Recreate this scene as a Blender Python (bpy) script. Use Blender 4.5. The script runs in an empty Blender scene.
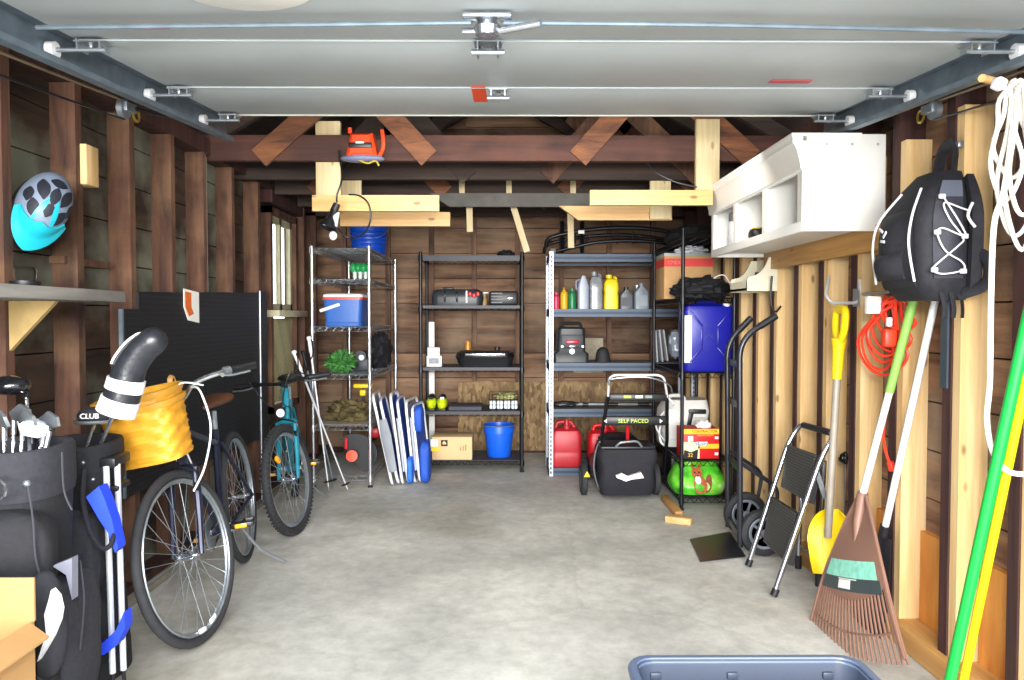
import bpy, bmesh, math, random
from mathutils import Vector as V, Matrix, Euler, noise

random.seed(7)
SC = bpy.context.scene
COL = SC.collection
R = math.radians

# ------------------------------------------------------------------ camera, world, lights, exposure
FPX = 745.0
CAMZ = 1.28
PITCH, YAW = R(-1.77), R(-0.31)
cam_d = bpy.data.cameras.new('camera')
cam = bpy.data.objects.new('camera', cam_d)
COL.objects.link(cam)
cam.location = (0, 0, CAMZ)
cam.rotation_euler = Euler((R(90) + PITCH, 0, YAW), 'XYZ')
cam_d.sensor_width = 36.0
cam_d.sensor_fit = 'HORIZONTAL'
cam_d.lens = FPX / 1024 * 36.0
cam_d.clip_start = 0.02
SC.camera = cam

SC.view_settings.view_transform = 'Standard'
SC.view_settings.look = 'None'
SC.view_settings.gamma = 1.0
SC.view_settings.use_curve_mapping = False
SC.view_settings.exposure = 0.9

world = bpy.data.worlds.new('sky')
SC.world = world
world.use_nodes = True
bg = world.node_tree.nodes['Background']
bg.inputs['Color'].default_value = (0.86, 0.93, 1.0, 1)
bg.inputs['Strength'].default_value = 2.2


def area(name, loc, target, sx, sy, power, color=(1, 1, 1)):
    d = bpy.data.lights.new(name, 'AREA')
    d.shape = 'RECTANGLE'
    d.size, d.size_y, d.energy, d.color = sx, sy, power, color
    o = bpy.data.objects.new(name, d)
    COL.objects.link(o)
    o.location = loc
    o.rotation_euler = (V(target) - V(loc)).to_track_quat('-Z', 'Y').to_euler()
    return o


area('daylight_from_driveway', (0.2, -6.5, 1.75), (0.0, 5.0, 1.15), 4.6, 2.6, 900, (1.0, 0.98, 0.95))
area('open_sky_above_driveway', (0.1, -1.4, 2.9), (0.0, 2.6, 0.0), 3.4, 1.6, 130, (0.97, 0.98, 1.0))
area('camera_flash', (0.12, -0.12, 1.62), (0.1, 5.0, 1.15), 0.25, 0.18, 24, (1.0, 0.98, 0.95))
area('added_back_fill', (0.0, 3.42, 2.09), (0.0, 6.6, 0.6), 2.0, 0.2, 12, (1.0, 0.96, 0.9))  # no fixture here: added fill that brightens the back wall and shelving

# ------------------------------------------------------------------ pixel <-> place helpers
_RM = cam.rotation_euler.to_matrix()


def P(px, py, y):
    """the point at distance y into the garage seen at pixel (px, py)"""
    d = _RM @ V(((px - 512) / FPX, (340 - py) / FPX, -1))
    return V((0, 0, CAMZ)) + d * (y / d.y)


def F(px, py, z=0.0):
    d = _RM @ V(((px - 512) / FPX, (340 - py) / FPX, -1))
    return V((0, 0, CAMZ)) + d * ((z - CAMZ) / d.z)


# ------------------------------------------------------------------ materials
def lin(c):
    if isinstance(c, str):
        c = tuple(int(c[i:i + 2], 16) for i in (1, 3, 5))
    f = lambda v: (v / 255 / 12.92) if v / 255 <= 0.04045 else ((v / 255 + 0.055) / 1.055) ** 2.4
    return tuple(f(v) for v in c) + (1,)


_MC = {}


def mat(name, col, rough=0.5, metal=0.0, var=0.12, scale=9.0, bump=0.0, coat=0.0):
    """plain paint, metal, plastic or cloth with a little unevenness"""
    if name in _MC:
        return _MC[name]
    m = bpy.data.materials.new(name)
    m.use_nodes = True
    nt = m.node_tree
    b = nt.nodes['Principled BSDF']
    c = lin(col)
    tc = nt.nodes.new('ShaderNodeTexCoord')
    nz = nt.nodes.new('ShaderNodeTexNoise')
    nz.inputs['Scale'].default_value = scale
    nz.inputs['Detail'].default_value = 4
    nt.links.new(tc.outputs['Object'], nz.inputs['Vector'])
    rp = nt.nodes.new('ShaderNodeValToRGB')
    rp.color_ramp.elements[0].position = 0.3
    rp.color_ramp.elements[1].position = 0.7
    rp.color_ramp.elements[0].color = tuple(v * (1 - var) for v in c[:3]) + (1,)
    rp.color_ramp.elements[1].color = tuple(min(1, v * (1 + var)) for v in c[:3]) + (1,)
    nt.links.new(nz.outputs['Fac'], rp.inputs['Fac'])
    nt.links.new(rp.outputs['Color'], b.inputs['Base Color'])
    b.inputs['Roughness'].default_value = rough
    b.inputs['Metallic'].default_value = metal
    b.inputs['Coat Weight'].default_value = coat
    if bump:
        bp = nt.nodes.new('ShaderNodeBump')
        bp.inputs['Strength'].default_value = bump
        bp.inputs['Distance'].default_value = 0.01
        nt.links.new(nz.outputs['Fac'], bp.inputs['Height'])
        nt.links.new(bp.outputs['Normal'], b.inputs['Normal'])
    _MC[name] = m
    return m


def wood(name, dark, light, axis='x', fine=28.0, stretch=0.06, rough=0.7, knots=0.0, blotch=None, plank=None, bump=0.25):
    """grain along an axis; blotch = (colour, scale, amount); plank = (axis, width) gives each board its own tone"""
    if name in _MC:
        return _MC[name]
    m = bpy.data.materials.new(name)
    m.use_nodes = True
    nt = m.node_tree
    N, L = nt.nodes.new, nt.links.new
    b = nt.nodes['Principled BSDF']
    tc = N('ShaderNodeTexCoord')
    mp = N('ShaderNodeMapping')
    sc = [1, 1, 1]
    sc['xyz'.index(axis)] = stretch
    mp.inputs['Scale'].default_value = sc
    L(tc.outputs['Object'], mp.inputs['Vector'])
    vec = mp.outputs['Vector']
    pw = None
    if plank:
        sp = N('ShaderNodeSeparateXYZ')
        L(tc.outputs['Object'], sp.inputs[0])
        dv = N('ShaderNodeMath'); dv.operation = 'DIVIDE'; dv.inputs[1].default_value = plank[1]
        L(sp.outputs['xyz'.index(plank[0])], dv.inputs[0])
        fl = N('ShaderNodeMath'); fl.operation = 'FLOOR'
        L(dv.outputs[0], fl.inputs[0])
        wn = N('ShaderNodeTexWhiteNoise'); wn.noise_dimensions = '1D'
        L(fl.outputs[0], wn.inputs['W'])
        ad = N('ShaderNodeVectorMath'); ad.operation = 'ADD'
        sv = N('ShaderNodeVectorMath'); sv.operation = 'SCALE'; sv.inputs['Scale'].default_value = 7.0
        L(wn.outputs['Color'], sv.inputs[0])
        L(mp.outputs['Vector'], ad.inputs[0]); L(sv.outputs[0], ad.inputs[1])
        vec = ad.outputs[0]
        pw = wn.outputs['Value']
    nz = N('ShaderNodeTexNoise')
    nz.inputs['Scale'].default_value = fine
    nz.inputs['Detail'].default_value = 7
    nz.inputs['Roughness'].default_value = 0.62
    nz.inputs['Distortion'].default_value = 0.5
    L(vec, nz.inputs['Vector'])
    rp = N('ShaderNodeValToRGB')
    rp.color_ramp.elements[0].position = 0.32
    rp.color_ramp.elements[1].position = 0.68
    rp.color_ramp.elements[0].color = lin(dark)
    rp.color_ramp.elements[1].color = lin(light)
    L(nz.outputs['Fac'], rp.inputs['Fac'])
    col = rp.outputs['Color']

    def mix(kind, fac, a, c2):
        mx = N('ShaderNodeMix'); mx.data_type = 'RGBA'; mx.blend_type = kind
        if isinstance(fac, float):
            mx.inputs['Factor'].default_value = fac
        else:
            L(fac, mx.inputs['Factor'])
        L(a, mx.inputs['A'])
        if isinstance(c2, tuple):
            mx.inputs['B'].default_value = c2
        else:
            L(c2, mx.inputs['B'])
        return mx.outputs['Result']
    if pw is not None:
        r2 = N('ShaderNodeValToRGB')
        r2.color_ramp.elements[0].color = (0.62, 0.6, 0.6, 1)
        r2.color_ramp.elements[1].color = (1.3, 1.25, 1.2, 1)
        L(pw, r2.inputs['Fac'])
        col = mix('MULTIPLY', 1.0, col, r2.outputs['Color'])
    if knots:
        vo = N('ShaderNodeTexVoronoi')
        m2 = N('ShaderNodeMapping')
        s2 = [1, 1, 1]; s2['xyz'.index(axis)] = 0.42
        m2.inputs['Scale'].default_value = s2
        L(tc.outputs['Object'], m2.inputs['Vector'])
        L(m2.outputs['Vector'], vo.inputs['Vector'])
        vo.inputs['Scale'].default_value = 10.5
        r3 = N('ShaderNodeValToRGB')
        r3.color_ramp.elements[0].position = 0.07
        r3.color_ramp.elements[1].position = 0.13
        r3.color_ramp.elements[0].color = (1, 1, 1, 1)
        r3.color_ramp.elements[1].color = (0, 0, 0, 1)
        L(vo.outputs['Distance'], r3.inputs['Fac'])
        ml = N('ShaderNodeMath'); ml.operation = 'MULTIPLY'; ml.inputs[1].default_value = knots
        L(r3.outputs['Color'], ml.inputs[0])
        col = mix('MIX', ml.outputs[0], col, lin('#6b4426'))
    if blotch:
        bl = N('ShaderNodeTexNoise')
        bl.inputs['Scale'].default_value = blotch[1]
        bl.inputs['Detail'].default_value = 5
        L(tc.outputs['Object'], bl.inputs['Vector'])
        r4 = N('ShaderNodeValToRGB')
        r4.color_ramp.elements[0].position = 0.47
        r4.color_ramp.elements[1].position = 0.64
        L(bl.outputs['Fac'], r4.inputs['Fac'])
        ml = N('ShaderNodeMath'); ml.operation = 'MULTIPLY'; ml.inputs[1].default_value = blotch[2]
        L(r4.outputs['Color'], ml.inputs[0])
        col = mix('MIX', ml.outputs[0], col, lin(blotch[0]))
    L(col, b.inputs['Base Color'])
    b.inputs['Roughness'].default_value = rough
    if bump:
        bp = N('ShaderNodeBump')
        bp.inputs['Strength'].default_value = bump
        bp.inputs['Distance'].default_value = 0.004
        L(nz.outputs['Fac'], bp.inputs['Height'])
        L(bp.outputs['Normal'], b.inputs['Normal'])
    _MC[name] = m
    return m


# ------------------------------------------------------------------ mesh builder
def rotm(rx=0, ry=0, rz=0):
    return Euler((R(rx), R(ry), R(rz)), 'XYZ').to_matrix()


def frame_of(d, up=V((0, 0, 1))):
    """3x3 with z along d"""
    d = d.normalized()
    if abs(d.dot(up)) > 0.98:
        up = V((0, 1, 0))
    x = up.cross(d).normalized()
    y = d.cross(x)
    return Matrix((x, y, d)).transposed()


def smooth_path(pts, n=6, closed=False):
    pts = [V(p) for p in pts]
    out = []
    m = len(pts)
    rng = m if closed else m - 1
    for i in range(rng):
        if closed:
            p0, p1, p2, p3 = pts[(i - 1) % m], pts[i], pts[(i + 1) % m], pts[(i + 2) % m]
        else:
            p0, p1, p2, p3 = pts[max(i - 1, 0)], pts[i], pts[i + 1], pts[min(i + 2, m - 1)]
        for k in range(n):
            t = k / n
            out.append(0.5 * ((2 * p1) + (p2 - p0) * t + (2 * p0 - 5 * p1 + 4 * p2 - p3) * t * t + (3 * p1 - p0 - 3 * p2 + p3) * t ** 3))
    if not closed:
        out.append(pts[-1])
    return out


def fillet(pts, r=0.05, n=4, closed=False):
    """round the corners of a polyline"""
    pts = [V(p) for p in pts]
    m = len(pts)
    out = []
    for i in range(m):
        if not closed and i in (0, m - 1):
            out.append(pts[i]); continue
        a, b, c = pts[(i - 1) % m], pts[i], pts[(i + 1) % m]
        da, dc = (a - b), (c - b)
        k = min(r, da.length * 0.45, dc.length * 0.45)
        p, q = b + da.normalized() * k, b + dc.normalized() * k
        for j in range(n + 1):
            t = j / n
            out.append((1 - t) ** 2 * p + 2 * t * (1 - t) * b + t * t * q)
    return out


class B:
    def __init__(self, pre=None):
        self.bm = bmesh.new()
        self.pre = pre

    def _faces(self, vs, fs):
        bv = [self.bm.verts.new(v) for v in vs]
        for f in fs:
            try:
                self.bm.faces.new([bv[i] for i in f])
            except ValueError:
                pass
        return bv

    def box(self, c, s, rot=None, bev=0.0, seg=2):
        c, s = V(c), V(s) * 0.5
        tmp = bmesh.new()
        bmesh.ops.create_cube(tmp, size=2.0)
        for v in tmp.verts:
            v.co = V((v.co.x * s.x, v.co.y * s.y, v.co.z * s.z))
        if bev:
            bmesh.ops.bevel(tmp, geom=tmp.edges[:], offset=min(bev, min(s) * 0.95), segments=seg, profile=0.5, affect='EDGES', clamp_overlap=True)
        M = (rot or Matrix.Identity(3))
        idx = {v: i for i, v in enumerate(tmp.verts)}
        self._faces([M @ v.co + c for v in tmp.verts], [[idx[v] for v in f.verts] for f in tmp.faces])
        tmp.free()
        return self

    def bx(self, x0, x1, y0, y1, z0, z1, bev=0.0):
        return self.box(((x0 + x1) / 2, (y0 + y1) / 2, (z0 + z1) / 2), (abs(x1 - x0), abs(y1 - y0), abs(z1 - z0)), None, bev)

    def beam(self, p0, p1, w, h, up=V((0, 0, 1)), bev=0.0):
        """a bar of w (sideways) by h (up) from p0 to p1"""
        p0, p1 = V(p0), V(p1)
        return self.box((p0 + p1) / 2, (w, h, (p1 - p0).length), frame_of(p1 - p0, V(up)), bev)

    def tube(self, pts, r, n=8, closed=False, cap=True, flat=None):
        pts = [V(p) for p in pts]
        m = len(pts)
        rad = r if isinstance(r, (list, tuple)) else [r] * m
        tang = []
        for i in range(m):
            a = pts[(i - 1) % m] if (closed or i > 0) else pts[i]
            b = pts[(i + 1) % m] if (closed or i < m - 1) else pts[i]
            d = b - a
            tang.append(d.normalized() if d.length > 1e-9 else V((0, 0, 1)))
        M = frame_of(tang[0])
        x = M.col[0].copy()
        rings = []
        for i in range(m):
            t = tang[i]
            x = (x - t * x.dot(t))
            x = x.normalized() if x.length > 1e-6 else frame_of(t).col[0].copy()
            y = t.cross(x)
            ring = []
            for k in range(n):
                a = 2 * math.pi * k / n
                fx, fy = (flat if flat else (1, 1))
                ring.append(pts[i] + (x * math.cos(a) * fx + y * math.sin(a) * fy) * rad[i])
            rings.append(ring)
        return self.loft(rings, closed_path=closed, cap=cap and not closed)

    def cyl(self, p0, p1, r0, r1=None, n=14, cap=True):
        return self.tube([p0, p1], [r0, r0 if r1 is None else r1], n, cap=cap)

    def loft(self, rings, closed_path=False, cap=True, open_ring=False):
        n = len(rings[0])
        vs = [v for r in rings for v in r]
        fs = []
        m = len(rings)
        for i in range(m if closed_path else m - 1):
            j = (i + 1) % m
            for k in range(n - 1 if open_ring else n):
                l = (k + 1) % n
                fs.append((i * n + k, i * n + l, j * n + l, j * n + k))
        if cap and not closed_path:
            fs.append(tuple(range(n - 1, -1, -1)))
            fs.append(tuple((m - 1) * n + k for k in range(n)))
        self._faces(vs, fs)
        return self

    def lathe(self, prof, c=(0, 0, 0), axis=(0, 0, 1), n=20, sx=1, sy=1):
        M = frame_of(V(axis))
        c = V(c)
        rings = [[c + M @ V((max(r, 1e-4) * math.cos(2 * math.pi * k / n) * sx, max(r, 1e-4) * math.sin(2 * math.pi * k / n) * sy, z)) for k in range(n)] for r, z in prof]
        return self.loft(rings)

    def prism(self, poly, vec):
        poly = [V(p) for p in poly]
        vec = V(vec)
        n = len(poly)
        vs = poly + [p + vec for p in poly]
        fs = [tuple(range(n)), tuple(range(2 * n - 1, n - 1, -1))]
        fs += [(k, n + k, n + (k + 1) % n, (k + 1) % n) for k in range(n)]
        self._faces(vs, fs)
        return self

    def ball(self, c, r, rot=None, n=16, m=10):
        r = V(r) if not isinstance(r, (int, float)) else V((r, r, r))
        rot = rot or Matrix.Identity(3)
        c = V(c)
        rings = []
        for i in range(m + 1):
            t = math.pi * (i / m)
            s = max(math.sin(t), 1e-3)
            rings.append([c + rot @ V((r.x * s * math.cos(2 * math.pi * k / n), r.y * s * math.sin(2 * math.pi * k / n), -r.z * math.cos(t))) for k in range(n)])
        return self.loft(rings)

    def blob(self, c, r, seed=0, amp=0.25, freq=2.2, flat=None, n=28, m=18, rot=None, power=1.0):
        """a soft lumpy body; flat = height (world z) below which it is cut flat; power < 1 squares it off"""
        c = V(c); r = V(r)
        rot = rot or Matrix.Identity(3)
        off = V((seed * 3.1, seed * 1.7, seed * 2.3))
        sg = lambda v: math.copysign(abs(v) ** power, v)
        rings = []
        for i in range(m + 1):
            t = math.pi * i / m
            ring = []
            for k in range(n):
                a = 2 * math.pi * k / n
                s = max(math.sin(t), 1e-3)
                d = V((s * math.cos(a), s * math.sin(a), -math.cos(t)))
                f = 1 + amp * noise.noise(d * freq + off) + amp * 0.5 * noise.noise(d * freq * 2.7 + off)
                p = c + rot @ V((r.x * sg(d.x) * f, r.y * sg(d.y) * f, r.z * sg(d.z) * f))
                if flat is not None and p.z < flat:
                    p.z = flat
                ring.append(p)
            rings.append(ring)
        return self.loft(rings)

    def sheet(self, fn, nu, nv, th=0.0):
        """a sheet through fn(u, v), given thickness th"""
        g = [[V(fn(i / nu, j / nv)) for j in range(nv + 1)] for i in range(nu + 1)]
        def nrm(i, j):
            a = g[min(i + 1, nu)][j] - g[max(i - 1, 0)][j]
            b = g[i][min(j + 1, nv)] - g[i][max(j - 1, 0)]
            c = a.cross(b)
            return c.normalized() if c.length > 1e-12 else V((0, 0, 1))
        vs = [g[i][j] for i in range(nu + 1) for j in range(nv + 1)]
        W = nv + 1
        fs = [(i * W + j, (i + 1) * W + j, (i + 1) * W + j + 1, i * W + j + 1) for i in range(nu) for j in range(nv)]
        if th:
            o = len(vs)
            vs += [g[i][j] - nrm(i, j) * th for i in range(nu + 1) for j in range(nv + 1)]
            fs += [tuple(o + q for q in reversed(f)) for f in fs]
            for i in range(nu):
                for j in (0, nv):
                    a, b = i * W + j, (i + 1) * W + j
                    fs.append((a, o + a, o + b, b))
            for j in range(nv):
                for i in (0, nu):
                    a, b = i * W + j, i * W + j + 1
                    fs.append((a, b, o + b, o + a))
        self._faces(vs, fs)
        return self

    def xf(self, M):
        for v in self.bm.verts:
            v.co = M @ v.co
        return self

    def obj(self, name, m, parent=None, label=None, sharp=38, **props):
        """link as ONE mesh object (vertices given in world coordinates)"""
        bm = self.bm
        if self.pre is not None:
            self.xf(self.pre)
        bmesh.ops.recalc_face_normals(bm, faces=bm.faces[:])
        off = V((0, 0, 0))
        p = parent
        while p is not None:
            off += p.location
            p = p.parent
        base = None
        if parent is None and bm.verts:
            xs = [v.co for v in bm.verts]
            base = V(((min(v.x for v in xs) + max(v.x for v in xs)) / 2, (min(v.y for v in xs) + max(v.y for v in xs)) / 2, min(v.z for v in xs)))
            off = base
        for v in bm.verts:
            v.co -= off
        for f in bm.faces:
            f.smooth = True
        for e in bm.edges:
            e.smooth = len(e.link_faces) == 2 and e.calc_face_angle(3.2) < R(sharp)
        me = bpy.data.meshes.new(name)
        bm.to_mesh(me)
        bm.free()
        o = bpy.data.objects.new(name, me)
        COL.objects.link(o)
        me.materials.append(m)
        if parent is not None:
            o.parent = parent
        else:
            o.location = base
        if label:
            o['label'] = label
        for k, v in props.items():
            o[k] = v
        return o


def thing(name, label, cat, loc, group=None):
    o = bpy.data.objects.new(name, None)
    o.empty_display_size = 0.05
    COL.objects.link(o)
    o.location = V(loc)
    o['label'] = label
    o['category'] = cat
    if group:
        o['group'] = group
    return o


def tag(o, label, cat, group=None):
    o['label'] = label
    o['category'] = cat
    if group:
        o['group'] = group
    return o


def text(body, m, parent, origin, xdir, ydir, size, name='lettering', depth=0.0008, align='CENTER'):
    """raised lettering on a face: origin, reading direction and up direction"""
    c = bpy.data.curves.new(name, 'FONT')
    c.body = body
    c.size = size
    c.extrude = depth
    c.align_x = align
    c.align_y = 'CENTER'
    o = bpy.data.objects.new(name, c)
    COL.objects.link(o)
    x = V(xdir).normalized(); z = x.cross(V(ydir)).normalized(); y = z.cross(x)
    M = Matrix((x, y, z)).transposed().to_4x4()
    off = V((0, 0, 0)); p = parent
    while p is not None:
        off += p.location; p = p.parent
    M.translation = V(origin) - off
    c.materials.append(m)
    bpy.context.view_layer.update()
    me = bpy.data.meshes.new_from_object(o.evaluated_get(bpy.context.evaluated_depsgraph_get()))
    me.transform(M)
    bpy.data.objects.remove(o)
    o = bpy.data.objects.new(name, me)
    COL.objects.link(o)
    o.parent = parent
    return o

# ------------------------------------------------------------------ shared materials
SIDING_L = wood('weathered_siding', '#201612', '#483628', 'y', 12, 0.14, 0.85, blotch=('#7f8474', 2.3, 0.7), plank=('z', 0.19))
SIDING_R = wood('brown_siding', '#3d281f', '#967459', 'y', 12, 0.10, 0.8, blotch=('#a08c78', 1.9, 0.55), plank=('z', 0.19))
SIDING_B = wood('back_siding', '#3f2c23', '#a07e63', 'x', 10, 0.11, 0.85, blotch=('#a8927a', 1.7, 0.45), plank=('z', 0.235))
STUD = wood('old_stud', '#33201a', '#6d4a38', 'z', 20, 0.10, 0.8, blotch=('#a5815c', 4.5, 0.22))
STUD_D = wood('dark_stud', '#2a1614', '#4d2d27', 'z', 22, 0.08, 0.8)
STUD_B = wood('back_stud', '#46322a', '#93705a', 'z', 18, 0.08, 0.8, blotch=('#3f2c23', 3.5, 0.5))
BEAM = wood('old_beam', '#2c1915', '#573228', 'x', 16, 0.06, 0.75, blotch=('#6f4636', 2.5, 0.35))
BEAM_D = wood('dark_beam', '#251c19', '#47372f', 'x', 16, 0.06, 0.8)
WEB = wood('truss_web', '#40241a', '#8a5530', 'x', 20, 0.2, 0.7, blotch=('#4a2a1c', 3.0, 0.5))
ROOFM = wood('roof_boards', '#1c1412', '#3c2a22', 'y', 12, 0.1, 0.9, plank=('x', 0.16))
PINE_Z = wood('new_pine_upright', '#d3a667', '#efd09c', 'z', 26, 0.05, 0.55, knots=0.75, bump=0.08)
PINE_X = wood('new_pine_across', '#c4965c', '#e2bd84', 'x', 26, 0.05, 0.55, knots=0.75, bump=0.08)
PINE_Y = wood('new_pine_along', '#a97a42', '#c99a5c', 'y', 26, 0.05, 0.55, knots=0.6, bump=0.08)
PALE = wood('pale_lumber', '#bea97f', '#d9c89e', 'z', 20, 0.05, 0.6, knots=0.5, bump=0.08)
PLY = wood('orange_plywood', '#b9702a', '#dd9a48', 'z', 10, 0.2, 0.6, bump=0.05)
GREYWOOD = wood('painted_grey_wood', '#73716d', '#96938d', 'y', 18, 0.1, 0.6)
BLACKP = mat('black_plastic', '#1b1c20', 0.42, var=0.15)
BLACKM = mat('black_metal', '#1d1e22', 0.35, 0.4, var=0.1)
RUBBER = mat('rubber', '#2a2b2e', 0.8, var=0.15, scale=30)
CHROME = mat('chrome', '#c9cdd4', 0.22, 0.95, var=0.05)
STEEL = mat('zinc_steel', '#aeb6bd', 0.34, 0.8, var=0.12, scale=25)
GALV = mat('galvanized', '#74838f', 0.5, 0.45, var=0.18, scale=18)
WHITE = mat('white_paint', '#efeee9', 0.42, var=0.02)
WHITEP = mat('white_plastic', '#e9eaec', 0.4, var=0.03)
FABRIC = mat('black_fabric', '#17171c', 0.85, var=0.22, scale=60, bump=0.2)
FABRIC2 = mat('charcoal_fabric', '#26262d', 0.85, var=0.2, scale=60, bump=0.2)
BLUE = mat('blue_plastic', '#1450c8', 0.35, var=0.06)
RED = mat('red_plastic', '#c8202a', 0.4, var=0.08)
YELLOW = mat('yellow_plastic', '#f0cf12', 0.4, var=0.05)
ORANGE = mat('orange_plastic', '#ee4a22', 0.4, var=0.06)
CARD = mat('cardboard', '#c39a69', 0.85, var=0.06, scale=14)
CARD2 = mat('pale_cardboard', '#d9b98a', 0.85, var=0.05, scale=14)


def struct(o):
    o['kind'] = 'structure'
    return o


# ------------------------------------------------------------------ floor
fm = bpy.data.materials.new('concrete_floor')
fm.use_nodes = True
nt = fm.node_tree
N, L = nt.nodes.new, nt.links.new
bs = nt.nodes['Principled BSDF']
tc = N('ShaderNodeTexCoord')
n1 = N('ShaderNodeTexNoise'); n1.inputs['Scale'].default_value = 1.3; n1.inputs['Detail'].default_value = 8; n1.inputs['Roughness'].default_value = 0.6
n2 = N('ShaderNodeTexNoise'); n2.inputs['Scale'].default_value = 14; n2.inputs['Detail'].default_value = 6; n2.inputs['Roughness'].default_value = 0.7
n3 = N('ShaderNodeTexNoise'); n3.inputs['Scale'].default_value = 0.75; n3.inputs['Detail'].default_value = 5
mpf = N('ShaderNodeMapping'); mpf.inputs['Location'].default_value = (3.3, 1.2, 0)
L(tc.outputs['Object'], mpf.inputs['Vector'])
for n_ in (n1, n2):
    L(tc.outputs['Object'], n_.inputs['Vector'])
L(mpf.outputs['Vector'], n3.inputs['Vector'])
r1 = N('ShaderNodeValToRGB')
r1.color_ramp.elements[0].position = 0.33; r1.color_ramp.elements[0].color = lin('#adaca5')
r1.color_ramp.elements[1].position = 0.66; r1.color_ramp.elements[1].color = lin('#d8d6cd')
r2 = N('ShaderNodeValToRGB')
r2.color_ramp.elements[0].position = 0.3; r2.color_ramp.elements[0].color = (0.78, 0.78, 0.78, 1)
r2.color_ramp.elements[1].position = 0.7; r2.color_ramp.elements[1].color = (1.1, 1.1, 1.1, 1)
r3 = N('ShaderNodeValToRGB')
r3.color_ramp.elements[0].position = 0.52; r3.color_ramp.elements[0].color = (1, 1, 1, 1)
r3.color_ramp.elements[1].position = 0.68; r3.color_ramp.elements[1].color = (0.66, 0.63, 0.57, 1)
L(n1.outputs['Fac'], r1.inputs['Fac']); L(n2.outputs['Fac'], r2.inputs['Fac']); L(n3.outputs['Fac'], r3.inputs['Fac'])
m1 = N('ShaderNodeMix'); m1.data_type = 'RGBA'; m1.blend_type = 'MULTIPLY'; m1.inputs['Factor'].default_value = 1
m2 = N('ShaderNodeMix'); m2.data_type = 'RGBA'; m2.blend_type = 'MULTIPLY'; m2.inputs['Factor'].default_value = 1
L(r1.outputs['Color'], m1.inputs['A']); L(r2.outputs['Color'], m1.inputs['B'])
L(m1.outputs['Result'], m2.inputs['A']); L(r3.outputs['Color'], m2.inputs['B'])
vo = N('ShaderNodeTexVoronoi'); vo.feature = 'DISTANCE_TO_EDGE'; vo.inputs['Scale'].default_value = 0.55
dm = N('ShaderNodeMix'); dm.data_type = 'RGBA'; dm.inputs['Factor'].default_value = 0.12
L(tc.outputs['Object'], dm.inputs['A']); L(n2.outputs['Color'], dm.inputs['B'])
L(dm.outputs['Result'], vo.inputs['Vector'])
rc = N('ShaderNodeValToRGB')
rc.color_ramp.elements[0].position = 0.0; rc.color_ramp.elements[0].color = (0.9, 0.89, 0.88, 1)
rc.color_ramp.elements[1].position = 0.007; rc.color_ramp.elements[1].color = (1, 1, 1, 1)
L(vo.outputs['Distance'], rc.inputs['Fac'])
m3 = N('ShaderNodeMix'); m3.data_type = 'RGBA'; m3.blend_type = 'MULTIPLY'; m3.inputs['Factor'].default_value = 1
L(m2.outputs['Result'], m3.inputs['A']); L(rc.outputs['Color'], m3.inputs['B'])
L(m3.outputs['Result'], bs.inputs['Base Color'])
bs.inputs['Roughness'].default_value = 0.72
bp = N('ShaderNodeBump'); bp.inputs['Strength'].default_value = 0.15; bp.inputs['Distance'].default_value = 0.01
L(n2.outputs['Fac'], bp.inputs['Height']); L(bp.outputs['Normal'], bs.inputs['Normal'])

YB = 7.05          # back wall face
XL, XR = -1.80, 1.65   # siding faces
struct(B().bx(XL - .1, XR + .1, 0.55, YB + .1, -0.12, 0.0).obj('floor', fm))
struct(B().bx(-9, 9, -14, 0.55, -0.14, -0.02).obj('driveway_bounce', mat('driveway_concrete', '#a9a69e', 0.85, scale=3)))  # unseen ground outside, put in to bounce daylight into the garage
g = struct(B().bx(-14, XL - .11, 0.55, 12, -0.2, -0.08).obj('ground', mat('lawn_ground', '#7d8f4a', 0.9, scale=4)))

# ------------------------------------------------------------------ walls (siding boards with their joints in one mesh, every stud a part)
WY0, WY1, WZ0, WZ1 = 5.46, 6.16, 0.57, 2.09     # window opening in the wall


def siding(b, x, side, y0, y1, z0, z1, pitch, hole=None):
    z = z0
    while z < z1 - 1e-6:
        zz = min(z + pitch, z1)
        spans = [(y0, y1)]
        if hole and zz > hole[2] + .01 and z < hole[3] - .01:
            spans = [(y0, hole[0]), (hole[1], y1)]
        for a, c in spans:
            b.bx(x, x + side * 0.02, a, c, z + 0.003, zz - 0.003)
            b.bx(x + side * 0.018, x + side * 0.035, a, c, z - 0.004, zz + 0.004)
        z = zz


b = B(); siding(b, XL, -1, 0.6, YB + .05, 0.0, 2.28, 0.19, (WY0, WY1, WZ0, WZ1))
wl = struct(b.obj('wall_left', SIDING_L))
for y in (0.9, 1.3, 1.7, 2.1, 2.53, 2.96, 3.38, 3.79, 4.19, 4.62, 5.10, 6.24, 6.62):
    B().bx(XL, -1.70, y, y + .045, 0.07, 2.2).obj('stud', STUD, wl)
B().bx(XL, -1.70, .6, YB, 0.03, 0.07).obj('bottom_plate', STUD_D, wl)
B().bx(XL - .02, -1.70, .6, YB, 2.2, 2.29).obj('top_plate', STUD_D, wl)
B().bx(XL - .02, -1.66, .6, YB, 0.0, 0.032, .006).obj('footing', mat('footing_concrete', '#8f897c', 0.9), wl)
B().bx(XL, -1.70, WY0 - .05, WY1 + .05, WZ1 + .02, WZ1 + .12).obj('window_header', STUD_D, wl)
B().bx(XL, -1.74, 2.94, 3.28, 1.49, 1.52).obj('blocking', STUD, wl)
B().bx(-1.75, -1.70, 4.235, 4.242, .6, 2.18).obj('cable', mat('grey_cable', '#8b8b86', .6), wl)

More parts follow.
